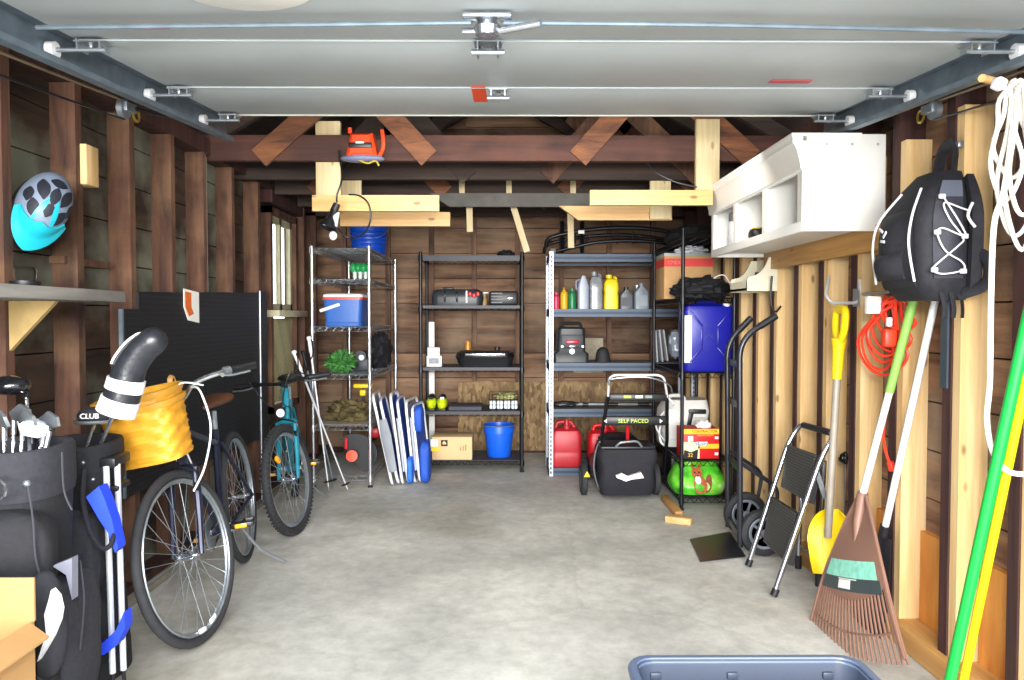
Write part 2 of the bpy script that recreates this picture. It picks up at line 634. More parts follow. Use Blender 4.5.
b = B(); siding(b, XR, 1, 0.6, YB + .05, 0.0, 2.28, 0.19)
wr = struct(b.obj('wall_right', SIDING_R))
RY = [2.18, 2.54, 2.91, 3.26, 3.61, 3.93, 4.29, 4.60, 4.95, 5.32, 5.68, 6.05, 6.45]
for i, y in enumerate(RY):
    B().bx(1.55, XR, y, y + .042, 0.085, [1.95, 2.0, 1.97, 1.98, 2.0][i % 5]).obj('pine_stud', PINE_Z, wr)
    B().bx(1.545, XR, y + .045, y + .095, 0.085, 2.2).obj('stud', STUD_D, wr)
for y0, y1 in ((2.0, 2.17), (2.29, 2.53), (2.65, 2.9), (3.02, 3.25)):
    B().bx(1.625, XR, y0, y1, 0.085, 0.44).obj('kick_board', PLY, wr)
B().bx(1.515, XR, .6, YB, 0.0, 0.085, .004).obj('bottom_plate', PINE_Y, wr)
B().bx(1.55, XR + .02, .6, YB, 2.2, 2.29).obj('top_plate', STUD_D, wr)
B().bx(1.53, XR, 0.7, 2.1, 0.085, 2.2).obj('front_jamb', STUD_D, wr)

b = B()
z = 0.0
while z < 3.2:
    hw = 1.84 if z < 2.15 else 1.84 * (3.35 - z - .06) / 1.1
    b.bx(-hw, min(hw, 1.7), YB, YB + .022, z + .003, z + .232)
    b.bx(-hw, min(hw, 1.7), YB + .02, YB + .04, z - .01, z + .245)
    z += 0.235
b.prism([(-1.9, YB + .05, 2.1), (1.8, YB + .05, 2.1), (1.8, YB + .05, 2.3), (-.07, YB + .05, 3.45), (-1.9, YB + .05, 2.3)], (0, .03, 0))
wb = struct(b.obj('wall_back', SIDING_B))
for x in (-1.56, -1.15, -.74, -.34, .07, .48, .93, 1.34):
    B().bx(x, x + .045, YB - .05, YB, 0.05, 2.3).obj('stud', STUD_B, wb)
B().bx(XL, XR, YB - .05, YB, 0.0, 0.05).obj('bottom_plate', STUD_D, wb)

om = bpy.data.materials.new('strand_board')
om.use_nodes = True
nt = om.node_tree; N, L = nt.nodes.new, nt.links.new
bs = nt.nodes['Principled BSDF']
tc = N('ShaderNodeTexCoord')
vo = N('ShaderNodeTexVoronoi'); vo.inputs['Scale'].default_value = 26; vo.inputs['Randomness'].default_value = 1
mp = N('ShaderNodeMapping'); mp.inputs['Scale'].default_value = (1.6, 1, 0.7); mp.inputs['Rotation'].default_value = (0, .5, 0)
L(tc.outputs['Object'], mp.inputs['Vector']); L(mp.outputs['Vector'], vo.inputs['Vector'])
rp = N('ShaderNodeValToRGB')
rp.color_ramp.elements[0].color = lin('#5d4630'); rp.color_ramp.elements[1].color = lin('#b1946a')
L(vo.outputs['Color'], rp.inputs['Fac']); L(rp.outputs['Color'], bs.inputs['Base Color']); bs.inputs['Roughness'].default_value = .85
poly = [(-.47, YB - .056, 0.02), (1.3, YB - .056, 0.02), (1.3, YB - .056, .66), (.6, YB - .056, .675), (.1, YB - .056, .665), (-.2, YB - .056, .68), (-.47, YB - .056, .66)]
B().prism(poly, (0, .012, 0)).obj('strand_board_patch', om, wb)
B().bx(.62, .90, YB - .012, YB - .001, .75, 1.08).obj('plaster_patch', mat('old_plaster', '#a39a86', .9, var=.3, scale=12), wb)

# front gable over the door opening and jambs beside it
b = B()
b.prism([(-1.86, .55, 2.18), (1.72, .55, 2.18), (1.72, .55, 2.4), (-.05, .55, 3.4), (-1.86, .55, 2.4)], (0, .05, 0))
struct(b.obj('wall_front_light_block', SIDING_B))  # unseen gable, put in to keep sky light off the rafters

# ------------------------------------------------------------------ roof: boards, rafters, tie beams, webs
ridge = V((-.07, 0, 3.35))
b = B()
for ex in (-2.05, 1.92):
    ez = 2.20
    b.prism([(ex, .4, ez), (ridge.x, .4, ridge.z), (ridge.x, .4, ridge.z + .03), (ex, .4, ez + .03)], (0, YB - .2, 0))
ce = struct(b.obj('ceiling', ROOFM))
TY = [4.30, 4.88, 5.47, 6.06, 6.62]
for i, y in enumerate(TY):
    m = BEAM if i < 1 else BEAM_D
    B().bx(-1.82, 1.68, y, y + .045, 2.175, 2.32).obj('tie_beam', m, ce)
    for ex in (-1.9, 1.8):
        B().beam((ex, y + .07, 2.25), (ridge.x + math.copysign(.02, ex), y + .07, ridge.z - .05), .045, .13, (0, 0, 1)).obj('rafter', BEAM_D, ce)
B().bx(ridge.x - .02, ridge.x + .02, .5, YB, ridge.z - .18, ridge.z - .01).obj('ridge_board', BEAM_D, ce)


def web(px0, py0, px1, py1, y):
    p0, p1 = P(px0, py0, y), P(px1, py1, y)
    p1 = p0 + (p1 - p0) * 2.2
    B().beam(p0, p1, .035, .11, (0, 1, 0) if False else (1, 0, 0)).obj('web', WEB, ce)


def webx(x0, x1, z1, y, m=WEB, w=.12):
    """a flat board nailed on the face of a tie beam, rising from (x0, 2.185) to (x1, z1)"""
    d = V((x1 - x0, 0, z1 - 2.185)).normalized()
    n = V((-d.z, 0, d.x)) * (w / 2)
    p0, p1 = V((x0, y, 2.185)), V((x1, y, z1))
    B().prism([p0 - n * 1.0, p1 - n, p1 + n, p0 + n], (0, .02, 0)).obj('web', m, ce)


for y in (4.279, 5.449):
    webx(-1.42, -.55, 2.95, y)
    webx(-.45, -.95, 2.72, y)
    webx(.40, .90, 2.75, y)
    webx(1.40, .55, 2.95, y)
for y in (4.859, 6.04):
    webx(-1.2, -.5, 2.9, y, BEAM_D)
    webx(-.25, -.8, 2.8, y, BEAM_D)
    webx(.25, .8, 2.8, y, STUD)
    webx(1.25, .5, 2.9, y, STUD)

# ------------------------------------------------------------------ window on the far part of the wall, foliage outside
wf = B()
t = .05
for (a0, a1, c0, c1) in ((WY0, WY0 + t, WZ0, WZ1), (WY1 - t, WY1, WZ0, WZ1), (WY0, WY1, WZ1 - t, WZ1), (WY0, WY1, WZ0, WZ0 + t)):
    wf.bx(-1.83, -1.73, a0, a1, c0, c1)
OLDW = mat('old_white_paint', '#b9b294', 0.7, var=.15, scale=8)
w1 = struct(wf.obj('window_1', STUD))
sm = B()
zs = 1.33
for (z0, z1) in ((zs, WZ1 - t),):
    for y in (WY0 + t, (WY0 + WY1) / 2 - .02, WY1 - t - .045):
        sm.bx(-1.80, -1.765, y, y + .045, z0, z1)
    sm.bx(-1.80, -1.765, WY0 + t, WY1 - t, z0, z0 + .05)
    sm.bx(-1.80, -1.765, WY0 + t, WY1 - t, z1 - .05, z1)
sm.obj('sash', OLDW, w1)
gm = bpy.data.materials.new('window_glass'); gm.use_nodes = True
gb = gm.node_tree.nodes['Principled BSDF']
gb.inputs['Transmission Weight'].default_value = 1; gb.inputs['Roughness'].default_value = .05; gb.inputs['IOR'].default_value = 1.1
B().bx(-1.788, -1.782, WY0 + t, WY1 - t, zs + .04, WZ1 - t - .04).obj('pane', gm, w1)
B().bx(-1.83, -1.66, WY0 - .03, WY1 + .03, zs - .05, zs, .004).obj('sill', OLDW, w1)
pm = bpy.data.materials.new('cloudy_plastic'); pm.use_nodes = True
pb = pm.node_tree.nodes['Principled BSDF']
pb.inputs['Base Color'].default_value = lin('#cfc79f'); pb.inputs['Roughness'].default_value = .25; pb.inputs['Transmission Weight'].default_value = .35
nz = pm.node_tree.nodes.new('ShaderNodeTexNoise'); nz.inputs['Scale'].default_value = 7; nz.inputs['Distortion'].default_value = 2.5
bpn = pm.node_tree.nodes.new('ShaderNodeBump'); bpn.inputs['Strength'].default_value = .8; bpn.inputs['Distance'].default_value = .03
pm.node_tree.links.new(nz.outputs['Fac'], bpn.inputs['Height']); pm.node_tree.links.new(bpn.outputs['Normal'], pb.inputs['Normal'])
B().sheet(lambda u, v: (-1.765 + .006 * math.sin(u * 17 + v * 9), WY0 + t + u * (WY1 - WY0 - 2 * t), .63 + v * (zs - .69)), 14, 18, .004).obj('plastic_sheet', pm, w1)

b = B()
for k in range(26):
    b.blob((-4.3 + random.uniform(-.5, .5), 4 + k * .22 + random.uniform(-.2, .2), random.uniform(.2, 2.6)), (.55, .5, .5), k, .5, 4, n=14, m=9)
h = b.obj('hedge', mat('pale_leaves', '#b9bf62', .8, var=.45, scale=9))
h['kind'] = 'stuff'
tag(h, 'sunlit yellow-green hedge outside the window', 'hedge')

# ------------------------------------------------------------------ overhead door, rolled open under the roof
DZ = 2.12
_a0 = F(512, 115.5, DZ)
TILT = Matrix.Translation((0, _a0.y, DZ)) @ Matrix.Rotation(R(4.2), 4, 'X') @ Matrix.Translation((0, -_a0.y, -DZ))
_TI = TILT.inverted()


def FD(px, py, z):
    """where the ray through a pixel meets the plane of the rolled-up door, in the door's own flat frame"""
    o, q = _TI @ V((0, 0, CAMZ)), _TI @ P(px, py, 1.0)
    d = q - o
    return o + d * ((z - o.z) / d.z)


DXL, DXR = FD(220, 114, DZ).x, FD(826, 118, DZ).x
DY = FD(512, 115.5, DZ).y
seams = [DY, FD(512, 87, DZ).y, FD(512, 40, DZ).y, FD(512, 40, DZ).y - .53, .78]
DOORM = mat('door_paint', '#b4bcc0', 0.5, var=.05, scale=3)
d1 = struct(B(TILT).bx(DXL, DXR, DY - .012, DY, DZ - .004, DZ + .045).obj('door_1', mat('door_edge', '#c9cbbf', .5)))
for i in range(4):
    ya, yb = seams[i + 1] + .003, seams[i] - (.012 if i == 0 else .003)
    b = B(TILT).bx(DXL, DXR, ya, yb, DZ, DZ + .045, .004)
    b.bx(DXL, DXR, ya, ya + .006, DZ - .004, DZ + .002, .001)
    b.obj('door_section', DOORM, d1)


def hinge(x, y, s=1.0):
    b = B(TILT).box((x, y, DZ - .006), (.075 * s, .07 * s, .004))
    b.box((x - .028 * s, y, DZ - .022), (.005, .06 * s, .034)).box((x + .028 * s, y, DZ - .022), (.005, .06 * s, .034))
    b.cyl((x - .045 * s, y - .03 * s, DZ - .036), (x + .045 * s, y - .03 * s, DZ - .036), .008)
    for sx in (-1, 1):
        b.cyl((x + sx * .018 * s, y + .02 * s, DZ - .008), (x + sx * .018 * s, y + .02 * s, DZ - .016), .007, n=8)
    return b.obj('hinge', STEEL, d1)


hinge(FD(488, 42, DZ).x, FD(488, 42, DZ).y)
hinge(FD(498, 89, DZ).x, FD(498, 89, DZ).y, .85)
# lock with its two rods
lx, ly = FD(487, 10, DZ).x, FD(487, 12, DZ).y
lk = B(TILT).box((lx, ly, DZ - .012), (.12, .05, .012), None, .004).lathe([(.03, -.05), (.034, -.03), (.018, -.012), (.018, 0)], (lx, ly + .02, DZ)).box((lx - .01, ly + .05, DZ - .03), (.11, .012, .014), None, .003)
lk = lk.obj('lock', CHROME, d1)
B(TILT).cyl((lx + .02, ly + .02, DZ - .04), (lx + .13, ly - .03, DZ - .035), .009).obj('lock_arm', CHROME, d1)
B(TILT).tube(smooth_path([(DXL + .02, ly + .03, DZ - .03), (lx - .5, ly + .005, DZ - .03), (lx - .04, ly, DZ - .025)]), .006).obj('lock_rod', GALV, d1)
B(TILT).tube(smooth_path([(lx + .04, ly, DZ - .025), (lx + .6, ly - .0, DZ - .03), (DXR - .02, ly + .05, DZ - .03)]), .006).obj('lock_rod', GALV, d1)
p = FD(479, 94, DZ - .002)
B(TILT).prism([FD(471, 87, DZ - .003), FD(485, 87, DZ - .003), FD(488, 102, DZ - .003), FD(474, 102, DZ - .003)], (0, 0, .002)).obj('orange_sticker', mat('orange_label', '#f4501a', .5, var=.03), d1)
for x0, x1, y0 in ((129, 170, 28), (772, 808, 82)):
    a, c = FD(x0, y0 - 1.5, DZ - .003), FD(x1, y0 + 1.5, DZ - .003)
    B(TILT).bx(a.x, c.x, c.y, a.y, DZ - .003, DZ - .001).obj('warning_strip', mat('red_label', '#c0545c', .6), d1)
c0 = FD(243, -6, DZ - .01)
B(TILT).lathe([(.14, .003), (.15, -.004), (.13, -.012)], (c0.x, c0.y, DZ - .001), (0, 0, 1), 28, 1, .8).obj('door_patch', WHITE, d1)

# tracks
for side, px0, lab in ((-1, DXL, 'steel overhead door track along the side with the bikes'), (1, DXR, 'steel overhead door track along the side with the white cabinet')):
    x = px0 + side * .045
    t0 = thing('door_track', lab, 'door track', (x, 1.9, DZ - .03), 'overhead door tracks')
    y1 = DY + .22
    b = B(TILT).bx(x + side * .02, x + side * .023, .8, y1, DZ - .07, DZ + .02)
    b.bx(x - side * .028, x + side * .022, .8, y1, DZ + .018, DZ + .021)
    b.bx(x - side * .012, x + side * .022, .8, y1, DZ - .073, DZ - .07)
    b.bx(x - side * .014, x - side * .011, .8, y1, DZ - .073, DZ - .055)
    b.obj('rail', GALV, t0)
    b = B(TILT).bx(x + side * .024, x + side * .10, .8, y1 - .12, DZ - .036, DZ - .032).bx(x + side * .024, x + side * .028, .8, y1 - .05, DZ - .035, DZ + .02)
    b.obj('support_angle', GALV, t0)
    for yy in (seams[0] - .05, seams[1], seams[2], seams[3]):
        b = B(TILT).box((x - side * .095, yy, DZ - .012), (.075, .06, .004)).box((x - side * .065, yy, DZ - .02), (.004, .055, .03)).box((x - side * .125, yy, DZ - .02), (.004, .05, .026))
        b.cyl((x - side * .14, yy - .02, DZ - .034), (x + side * .0, yy - .02, DZ - .034), .006)
        b.cyl((x - side * .11, yy + .018, DZ - .01), (x - side * .11, yy + .018, DZ - .022), .007, n=8).cyl((x - side * .08, yy + .018, DZ - .01), (x - side * .08, yy + .018, DZ - .022), .007, n=8)
        b.obj('roller_bracket', STEEL, t0)
        B(TILT).cyl((x - side * .006, yy - .02, DZ - .034), (x + side * .016, yy - .02, DZ - .034), .022).obj('roller', WHITEP, t0)
    b = B(TILT)
    yp = 2.66
    b.cyl((x + side * .115, yp, DZ - .07), (x + side * .135, yp, DZ - .07), .034).box((x + side * .125, yp + .03, DZ - .06), (.03, .07, .03))
    b.obj('pulley', STEEL, t0)
    B(TILT).tube([V((x + side * .125, yp + .09 + .022 * math.cos(a * .5236), DZ - .075 + .022 * math.sin(a * .5236))) for a in range(12)], .005, 6, closed=True).obj('cable_ring', mat('brass', '#b59a45', .35, .8), t0)
    B(TILT).tube(smooth_path([(x + side * .125, .8, DZ - .035), (x + side * .125, 1.8, DZ - .05), (x + side * .125, yp, DZ - .04)]), .005, 6).obj('door_cable', mat('dull_cable', '#8a7a62', .5, .3), t0)
    B(TILT).tube(smooth_path([(x + side * .125, .8, DZ - .08), (x + side * .125, 1.9, DZ - .11), (x + side * .125, yp, DZ - .105)]), .004, 6).obj('door_cable', BLACKM, t0)
    if side < 0:
        B(TILT).tube(smooth_path([(x - .11, yp + .05, DZ - .06), (x - .09, yp + .3, DZ - .04), (x - .06, DY + .15, DZ + .02), (x, DY + .5, DZ + .1)]), .007, 6).obj('safety_wire', BLACKM, t0)
    for yy in (1.6, y1 - .06):
        B(TILT).bx(x + side * .024, x + side * .03, yy, yy + .04, DZ - .03, DZ + .18).obj('hanger', STEEL, t0)

# ================================================================== things along the side with the bikes
# ------------------------------------------------------------------ pegboard, card, rod, shelf, jar, helmet
pgm = bpy.data.materials.new('pegboard_black'); pgm.use_nodes = True
nt = pgm.node_tree; N, L = nt.nodes.new, nt.links.new
bs = nt.nodes['Principled BSDF']
tc = N('ShaderNodeTexCoord'); vm = N('ShaderNodeVectorMath'); vm.operation = 'SCALE'; vm.inputs['Scale'].default_value = 1 / .0254
L(tc.outputs['Object'], vm.inputs[0])
vf = N('ShaderNodeVectorMath'); vf.operation = 'FRACTION'; L(vm.outputs[0], vf.inputs[0])
vs_ = N('ShaderNodeVectorMath'); vs_.operation = 'SUBTRACT'; vs_.inputs[1].default_value = (.5, .5, .5); L(vf.outputs[0], vs_.inputs[0])
vx = N('ShaderNodeVectorMath'); vx.operation = 'MULTIPLY'; vx.inputs[1].default_value = (0, 1, 1); L(vs_.outputs[0], vx.inputs[0])
vl = N('ShaderNodeVectorMath'); vl.operation = 'LENGTH'; L(vx.outputs[0], vl.inputs[0])
cp = N('ShaderNodeMath'); cp.operation = 'LESS_THAN'; cp.inputs[1].default_value = .15; L(vl.outputs['Value'], cp.inputs[0])
mx = N('ShaderNodeMix'); mx.data_type = 'RGBA'; mx.inputs['A'].default_value = lin('#111216'); mx.inputs['B'].default_value = lin('#3a3b3e')
L(cp.outputs[0], mx.inputs['Factor']); L(mx.outputs['Result'], bs.inputs['Base Color']); bs.inputs['Roughness'].default_value = .55

pa, pb_ = P(117, 288, 3.28), P(265, 293, 5.18)
pg = thing('pegboard', 'large black pegboard screwed to the wall studs behind the bikes', 'pegboard', (-1.685, 4.2, .45))
zt0, zt1, zb0, zb1 = 1.395, 1.445, .48, .455
b = B()
b.prism([(-1.70, 3.28, zt0 - .08), (-1.70, 3.42, zt0 - .08), (-1.70, 3.42, zt0), (-1.70, 5.06, zt1), (-1.70, 5.06, zb1), (-1.70, 3.28, zb0)], (.012, 0, 0))
b.obj('panel', pgm, pg)
B().bx(-1.70, -1.684, 5.05, 5.22, zb1 - .01, zt1 + .005).obj('end_strip', mat('dark_board', '#23252b', .5), pg)
B().bx(-1.703, -1.686, 3.268, 3.282, zb0, zt0 - .08).obj('edge_trim', GALV, pg)
tag(B().tube([(-1.675, 5.045, zb1 - .42), (-1.675, 5.045, zt1 + .01)], .006).obj('metal_rod', STEEL), 'thin silver metal rod standing upright against the far end of the black pegboard', 'rod')
c0 = P(181, 307, 3.97)
ct = thing('picture_card', 'white card with an orange picture pinned on the black pegboard', 'card', (-1.683, c0.y, c0.z - .1))
yy, zz = c0.y, c0.z
B().prism([(-1.685, yy - .09, zz + .095), (-1.685, yy + .10, zz + .08), (-1.685, yy + .10, zz - .085), (-1.685, yy - .04, zz - .07), (-1.685, yy - .09, zz)], (.003, 0, 0)).obj('paper', WHITE, ct)
B().prism([(-1.682, yy - .075, zz + .08), (-1.682, yy - .0, zz + .075), (-1.682, yy + .0, zz - .005), (-1.682, yy + .03, zz - .035), (-1.682, yy - .03, zz - .05), (-1.682, yy - .075, zz)], (.001, 0, 0)).obj('orange_print', mat('orange_print', '#d86a24', .6, var=.2, scale=30), ct)

sh = thing('wall_shelf', 'grey painted wooden shelf on a triangular plywood bracket above the golf bags', 'shelf', (-1.55, 2.2, 1.33))
s0, s1 = P(0, 285, 2.1), P(120, 291, 2.9)
B().bx(-1.70, -1.42, 1.5, 2.78, 1.335, 1.375, .003).obj('board', GREYWOOD, sh)
for y in (1.9, 2.54):
    B().prism([(-1.695, y, 1.334), (-1.535, y, 1.334), (-1.695, y, 1.165)], (0, .02, 0)).obj('bracket', mat('tan_plywood', '#b09560', .7, var=.15, scale=12), sh)

j0 = P(25, 279, 2.42)
jr = thing('glass_jar', 'clear jar standing upside down on its black lid on the grey wall shelf', 'jar', (j0.x, j0.y, 1.376))
gl = bpy.data.materials.new('clear_glass'); gl.use_nodes = True
gb = gl.node_tree.nodes['Principled BSDF']; gb.inputs['Transmission Weight'].default_value = 1; gb.inputs['Roughness'].default_value = .2; gb.inputs['IOR'].default_value = 1.08; gb.inputs['Base Color'].default_value = (.9, .92, .93, 1)
B().lathe([(.030, .018), (.032, .024), (.034, .055), (.026, .066), (.0, .067)], (j0.x, j0.y, 1.376), n=18).obj('jar_body', gl, jr)
B().lathe([(.0, 0), (.042, 0), (.044, .006), (.044, .02), (.0, .02)], (j0.x, j0.y, 1.376), n=18).obj('lid', BLACKP, jr)

wb_ = P(88, 158, 2.905)
tag(B().bx(-1.735, -1.675, 2.99, 3.08, wb_.z - .085, wb_.z + .075, .003).obj('wood_block', PINE_Z), 'short pale pine offcut nailed beside a dark stud above the helmet', 'wood block')

# helmet: long axis tilted, crown towards the room
hc = P(43, 206, 2.66)
hc.x += .0
HM = Matrix.Translation(hc) @ frame_of(V((.82, -.70, .08)), V((-.25, -.30, -.9))).to_4x4()   # local z = crown, local y = towards the front (down), x = across
he = thing('bicycle_helmet', 'grey bicycle helmet with a bright teal visor hung on a stud', 'helmet', hc)
HR = V((.084, .130, .105))
HSH = mat('helmet_shell', '#778497', .4, var=.03)
TEAL = mat('teal_gloss', '#1fabbd', .35, var=.03)
DARKV = mat('helmet_dark', '#1c1f2a', .6)
b = B()
rings = []
for i in range(15):
    t = math.pi * (.5 + .13) * (1 - i / 14)
    rings.append([V((HR.x * max(math.sin(t), .01) * math.cos(2 * math.pi * k / 32), HR.y * max(math.sin(t), .01) * math.sin(2 * math.pi * k / 32), HR.z * math.cos(t))) for k in range(32)])
b.loft(rings, cap=True).xf(HM).obj('shell', HSH, he)


def dome(x, y, lift=1.0):
    q = 1 - (x / HR.x) ** 2 - (y / HR.y) ** 2
    return V((x * lift, y * lift, HR.z * math.sqrt(max(q, .002)) * lift))


def dome_patch(cx, cy, l, w, ang, lift, b):
    def fn(u, v):
        s = max(.12, 1 - abs(2 * v - 1) ** 2.4) * (1.1 - .25 * v)
        p = V(((u - .5) * w * 1.2 * s, (v - .5) * l * 1.1))
        ca, sa = math.cos(ang), math.sin(ang)
        return dome(cx + p.x * ca - p.y * sa, cy + p.x * sa + p.y * ca, lift)
    b.sheet(fn, 5, 9, .004)


for cx, cy, l, w, an in ((0, -.085, .06, .035, 1.57), (.045, -.035, .085, .036, .25), (-.045, -.035, .085, .036, -.25), (0, -.02, .075, .034, 0), (.05, .055, .075, .03, .4), (-.05, .055, .075, .03, -.4), (.08, .0, .06, .022, .1), (-.08, .0, .06, .022, -.1), (0, .045, .055, .034, 0)):
    b = B(); dome_patch(cx * .84, cy * .82, l * .84, w * .84, an, 1.012, b); b.xf(HM).obj('vent', DARKV, he)
def vis(u, v):
    w = (u - .5) * 2
    a = w * 1.2
    s = (.60 + .30 * abs(w)) + v * (1.30 - .26 * abs(w) - (.60 + .30 * abs(w)))
    q = min(s, .93)
    z = HR.z * math.sqrt(1 - q * q) * 1.05 - max(0, s - .93) * .10
    return V((HR.x * s * math.sin(a) * 1.05, HR.y * s * math.cos(a) * 1.05, z + .004))


B().sheet(vis, 22, 10, .006).xf(HM).obj('visor', TEAL, he)
b = B()
for sx in (-1, 1):
    dome_patch(sx * .024, .045, .09, .015, -sx * .2, 1.02, b)
b.xf(HM).obj('teal_stripe', TEAL, he)
B().tube([HM @ V((HR.x * .93 * math.cos(a * .2618), HR.y * .93 * math.sin(a * .2618), -.045)) for a in range(24)], .008, 6, closed=True).obj('rim', BLACKP, he)


# ------------------------------------------------------------------ bicycles
def wheel(root, name, M, r, tyre_m, rim_m, tw=.02, knob=False):
    """M maps wheel plane (x forward, z up, y axle) to the world; hub at origin"""
    n = 48
    ring = lambda rr, off=0: [M @ V((rr * math.cos(2 * math.pi * k / n), off, rr * math.sin(2 * math.pi * k / n))) for k in range(n)]
    w = B().tube(ring(r - tw), tw, 10, closed=True)
    if knob:
        for k in range(72):
            a = 2 * math.pi * k / 72
            for s in (-1, 0, 1):
                aa = a + (.5 if s == 0 else 0) * 2 * math.pi / 72
                rr = r - (.001 if s == 0 else .006)
                q = M @ V((rr * math.cos(aa), s * tw * .75, rr * math.sin(aa)))
                rad = (M.to_3x3() @ V((math.cos(aa), 0, math.sin(aa))))
                w.box(q, (.009, .012, .008), frame_of(rad, M.to_3x3() @ V((0, 1, 0))))
    w = w.obj('wheel', tyre_m, root)
    rm = B()
    for s in (-1, 1):
        rm.tube(ring(r - tw * 2 - .006, s * .009), .005, 6, closed=True)
    rm.tube(ring(r - tw * 2 - .012), .008, 6, closed=True)
    rm.obj('rim', rim_m, w)
    sp = B()
    for k in range(32):
        a = 2 * math.pi * k / 32
        s = 1 if k % 2 else -1
        a2 = a + (.55 if (k // 2) % 2 else -.55)
        p0 = M @ V((.02 * math.cos(a2), s * .03, .02 * math.sin(a2)))
        p1 = M @ V(((r - tw * 2 - .008) * math.cos(a), 0, (r - tw * 2 - .008) * math.sin(a)))
        sp.cyl(p0, p1, .0013, n=4, cap=False)
    sp.obj('spokes', STEEL, w)
    B().lathe([(.008, -.055), (.008, -.035), (.023, -.034), (.023, -.028), (.014, -.026), (.013, .026), (.023, .028), (.023, .034), (.008, .035), (.008, .055)], M.translation, M.to_3x3() @ V((0, 1, 0)), 14).obj('hub', CHROME, w)
    return w


def bicycle(label, rear, front, r, fm_, fork_m, steer, grip, bar_rise, bar_kind, lean=0.0, seat=True, knob=False, tyre_w=.018):
    rear, front = V(rear), V(front)
    d = (front - rear).normalized()
    wb = (front - rear).length
    left = V((-d.y, d.x, 0))
    upv = (V((0, 0, 1)) + left * lean).normalized()
    leftv = upv.cross(d) * 1.0
    M0 = Matrix((d, leftv, upv)).transposed().to_4x4()
    M0.translation = rear
    root = thing('bicycle', label, 'bicycle', rear)
    T = lambda x, y, z: M0 @ V((x, y, z))
    # steering axis
    hb, ht = V((wb - .115, 0, r + .36)), V((wb - .165, 0, r + .50))
    ax = (ht - hb).normalized()
    S0 = Matrix.Translation(hb) @ Matrix.Rotation(steer, 4, ax) @ Matrix.Translation(-hb)
    MS = M0 @ S0
    TS = lambda x, y, z: MS @ V((x, y, z))
    bb = V((.435, 0, .285)); st = V((.30, 0, r + .40)); hub = V((0, 0, r)); fh = V((wb, 0, r))
    f = B()
    f.tube([M0 @ bb, M0 @ st], .016)
    f.tube([M0 @ (hb + ax * .03), M0 @ bb], .018)
    f.tube([M0 @ (ht - ax * .02), M0 @ (bb + (st - bb) * .86)], .015)
    f.tube([M0 @ (hb - ax * .02), M0 @ (ht + ax * .02)], .021)
    for s in (-1, 1):
        f.tube([T(.39, s * .03, .285), T(.0, s * .065, r)], .010)
        f.tube([T(.31, s * .02, r + .34), T(.0, s * .065, r)], .009)
    f.tube([T(.435, -.04, .285), T(.435, .04, .285)], .022)
    f.obj('frame', fm_, root)
    k = B()
    crown = hb - ax * .035
    k.tube([MS @ (crown + V((0, -.055, 0))), MS @ (crown + V((0, .055, 0)))], .016)
    for s in (-1, 1):
        k.tube(smooth_path([MS @ (crown + V((0, s * .055, 0))), MS @ (crown * .5 + fh * .5 + V((-.005, s * .057, 0))), MS @ (fh + V((0, s * .06, 0)))], 4), [.015] * 5 + [.012] * 3 + [.009])
    k.obj('fork', fork_m, root)
    bk = B()
    for s in (-1, 1):
        q = crown + V((.02, s * .05, -.06))
        bk.tube([MS @ q, MS @ (q + V((.035, s * .02, -.02)))], .009).tube(smooth_path([MS @ (q + V((.035, s * .02, -.02))), MS @ (q + V((.035, s * .035, .05))), MS @ (q + V((.03, -s * .05, .085)))], 4), .005, 6)
    bk.obj('front_brake', BLACKM, root)
    Mf = MS.copy(); Mf.translation = MS @ fh
    fw = wheel(root, 'front', Mf, r, RUBBER, STEEL, tyre_w, knob)
    Mr = M0.copy(); Mr.translation = M0 @ hub
    rw = wheel(root, 'rear', Mr, r, RUBBER, STEEL, tyre_w, knob)
    # cockpit
    q0 = ht + ax * .04
    q1 = q0 + ax * bar_rise
    clamp = q1 + V((.07, 0, .02))
    B().tube([MS @ (ht + ax * .0), MS @ q1], .013).tube([MS @ q1, MS @ clamp], .015).obj('stem', BLACKM if bar_kind == 'flat' else CHROME, root)
    w = .30
    if bar_kind == 'flat':
        pts = [clamp + V((-.03, -w, .015)), clamp + V((-.01, -.12, .01)), clamp, clamp + V((-.01, .12, .01)), clamp + V((-.03, w, .015))]
        bm_ = BLACKM
    else:
        pts = [clamp + V((-.17, -w, .075)), clamp + V((-.05, -w * .78, .075)), clamp + V((.01, -w * .42, .055)), clamp + V((.0, -.05, 0)), clamp + V((.0, .05, 0)), clamp + V((.01, w * .42, .055)), clamp + V((-.05, w * .78, .075)), clamp + V((-.17, w, .075))]
        bm_ = CHROME
    hbo = B().tube([MS @ p for p in smooth_path(pts, 5)], .011).obj('handlebar', bm_, root)
    for s in (-1, 1):
        e = pts[-1] if s > 0 else pts[0]
        if bar_kind == 'flat':
            g0 = e + V((.008, -s * .12, -.002))
        else:
            g0 = e + (pts[-2 if s > 0 else 1] - e) * .85
        B().tube([MS @ g0, MS @ (g0 + (e - g0) * .2), MS @ (e + (e - g0) * .03)], [.019, .016, .018], 12).obj('grip', grip, hbo)
        c = g0 + (g0 - e).normalized() * .015
        B().tube([MS @ (c + (e - c).normalized() * -.012), MS @ (c + (e - c).normalized() * .012)], .019, 12).tube([MS @ c, MS @ (c + V((.045, -s * .0, -.012)))], .010).obj('lever_clamp', STEEL if bar_kind != 'flat' else BLACKM, hbo)
        B().tube(smooth_path([MS @ (c + V((.04, 0, -.012))), MS @ (c + (e - c) * .35 + V((.055, s * .0, -.02))), MS @ (c + (e - c) * .95 + V((.04, 0, -.02)))], 5), .007, 8, flat=(1.4, .7)).obj('brake_lever', STEEL, hbo)
    cb = B()
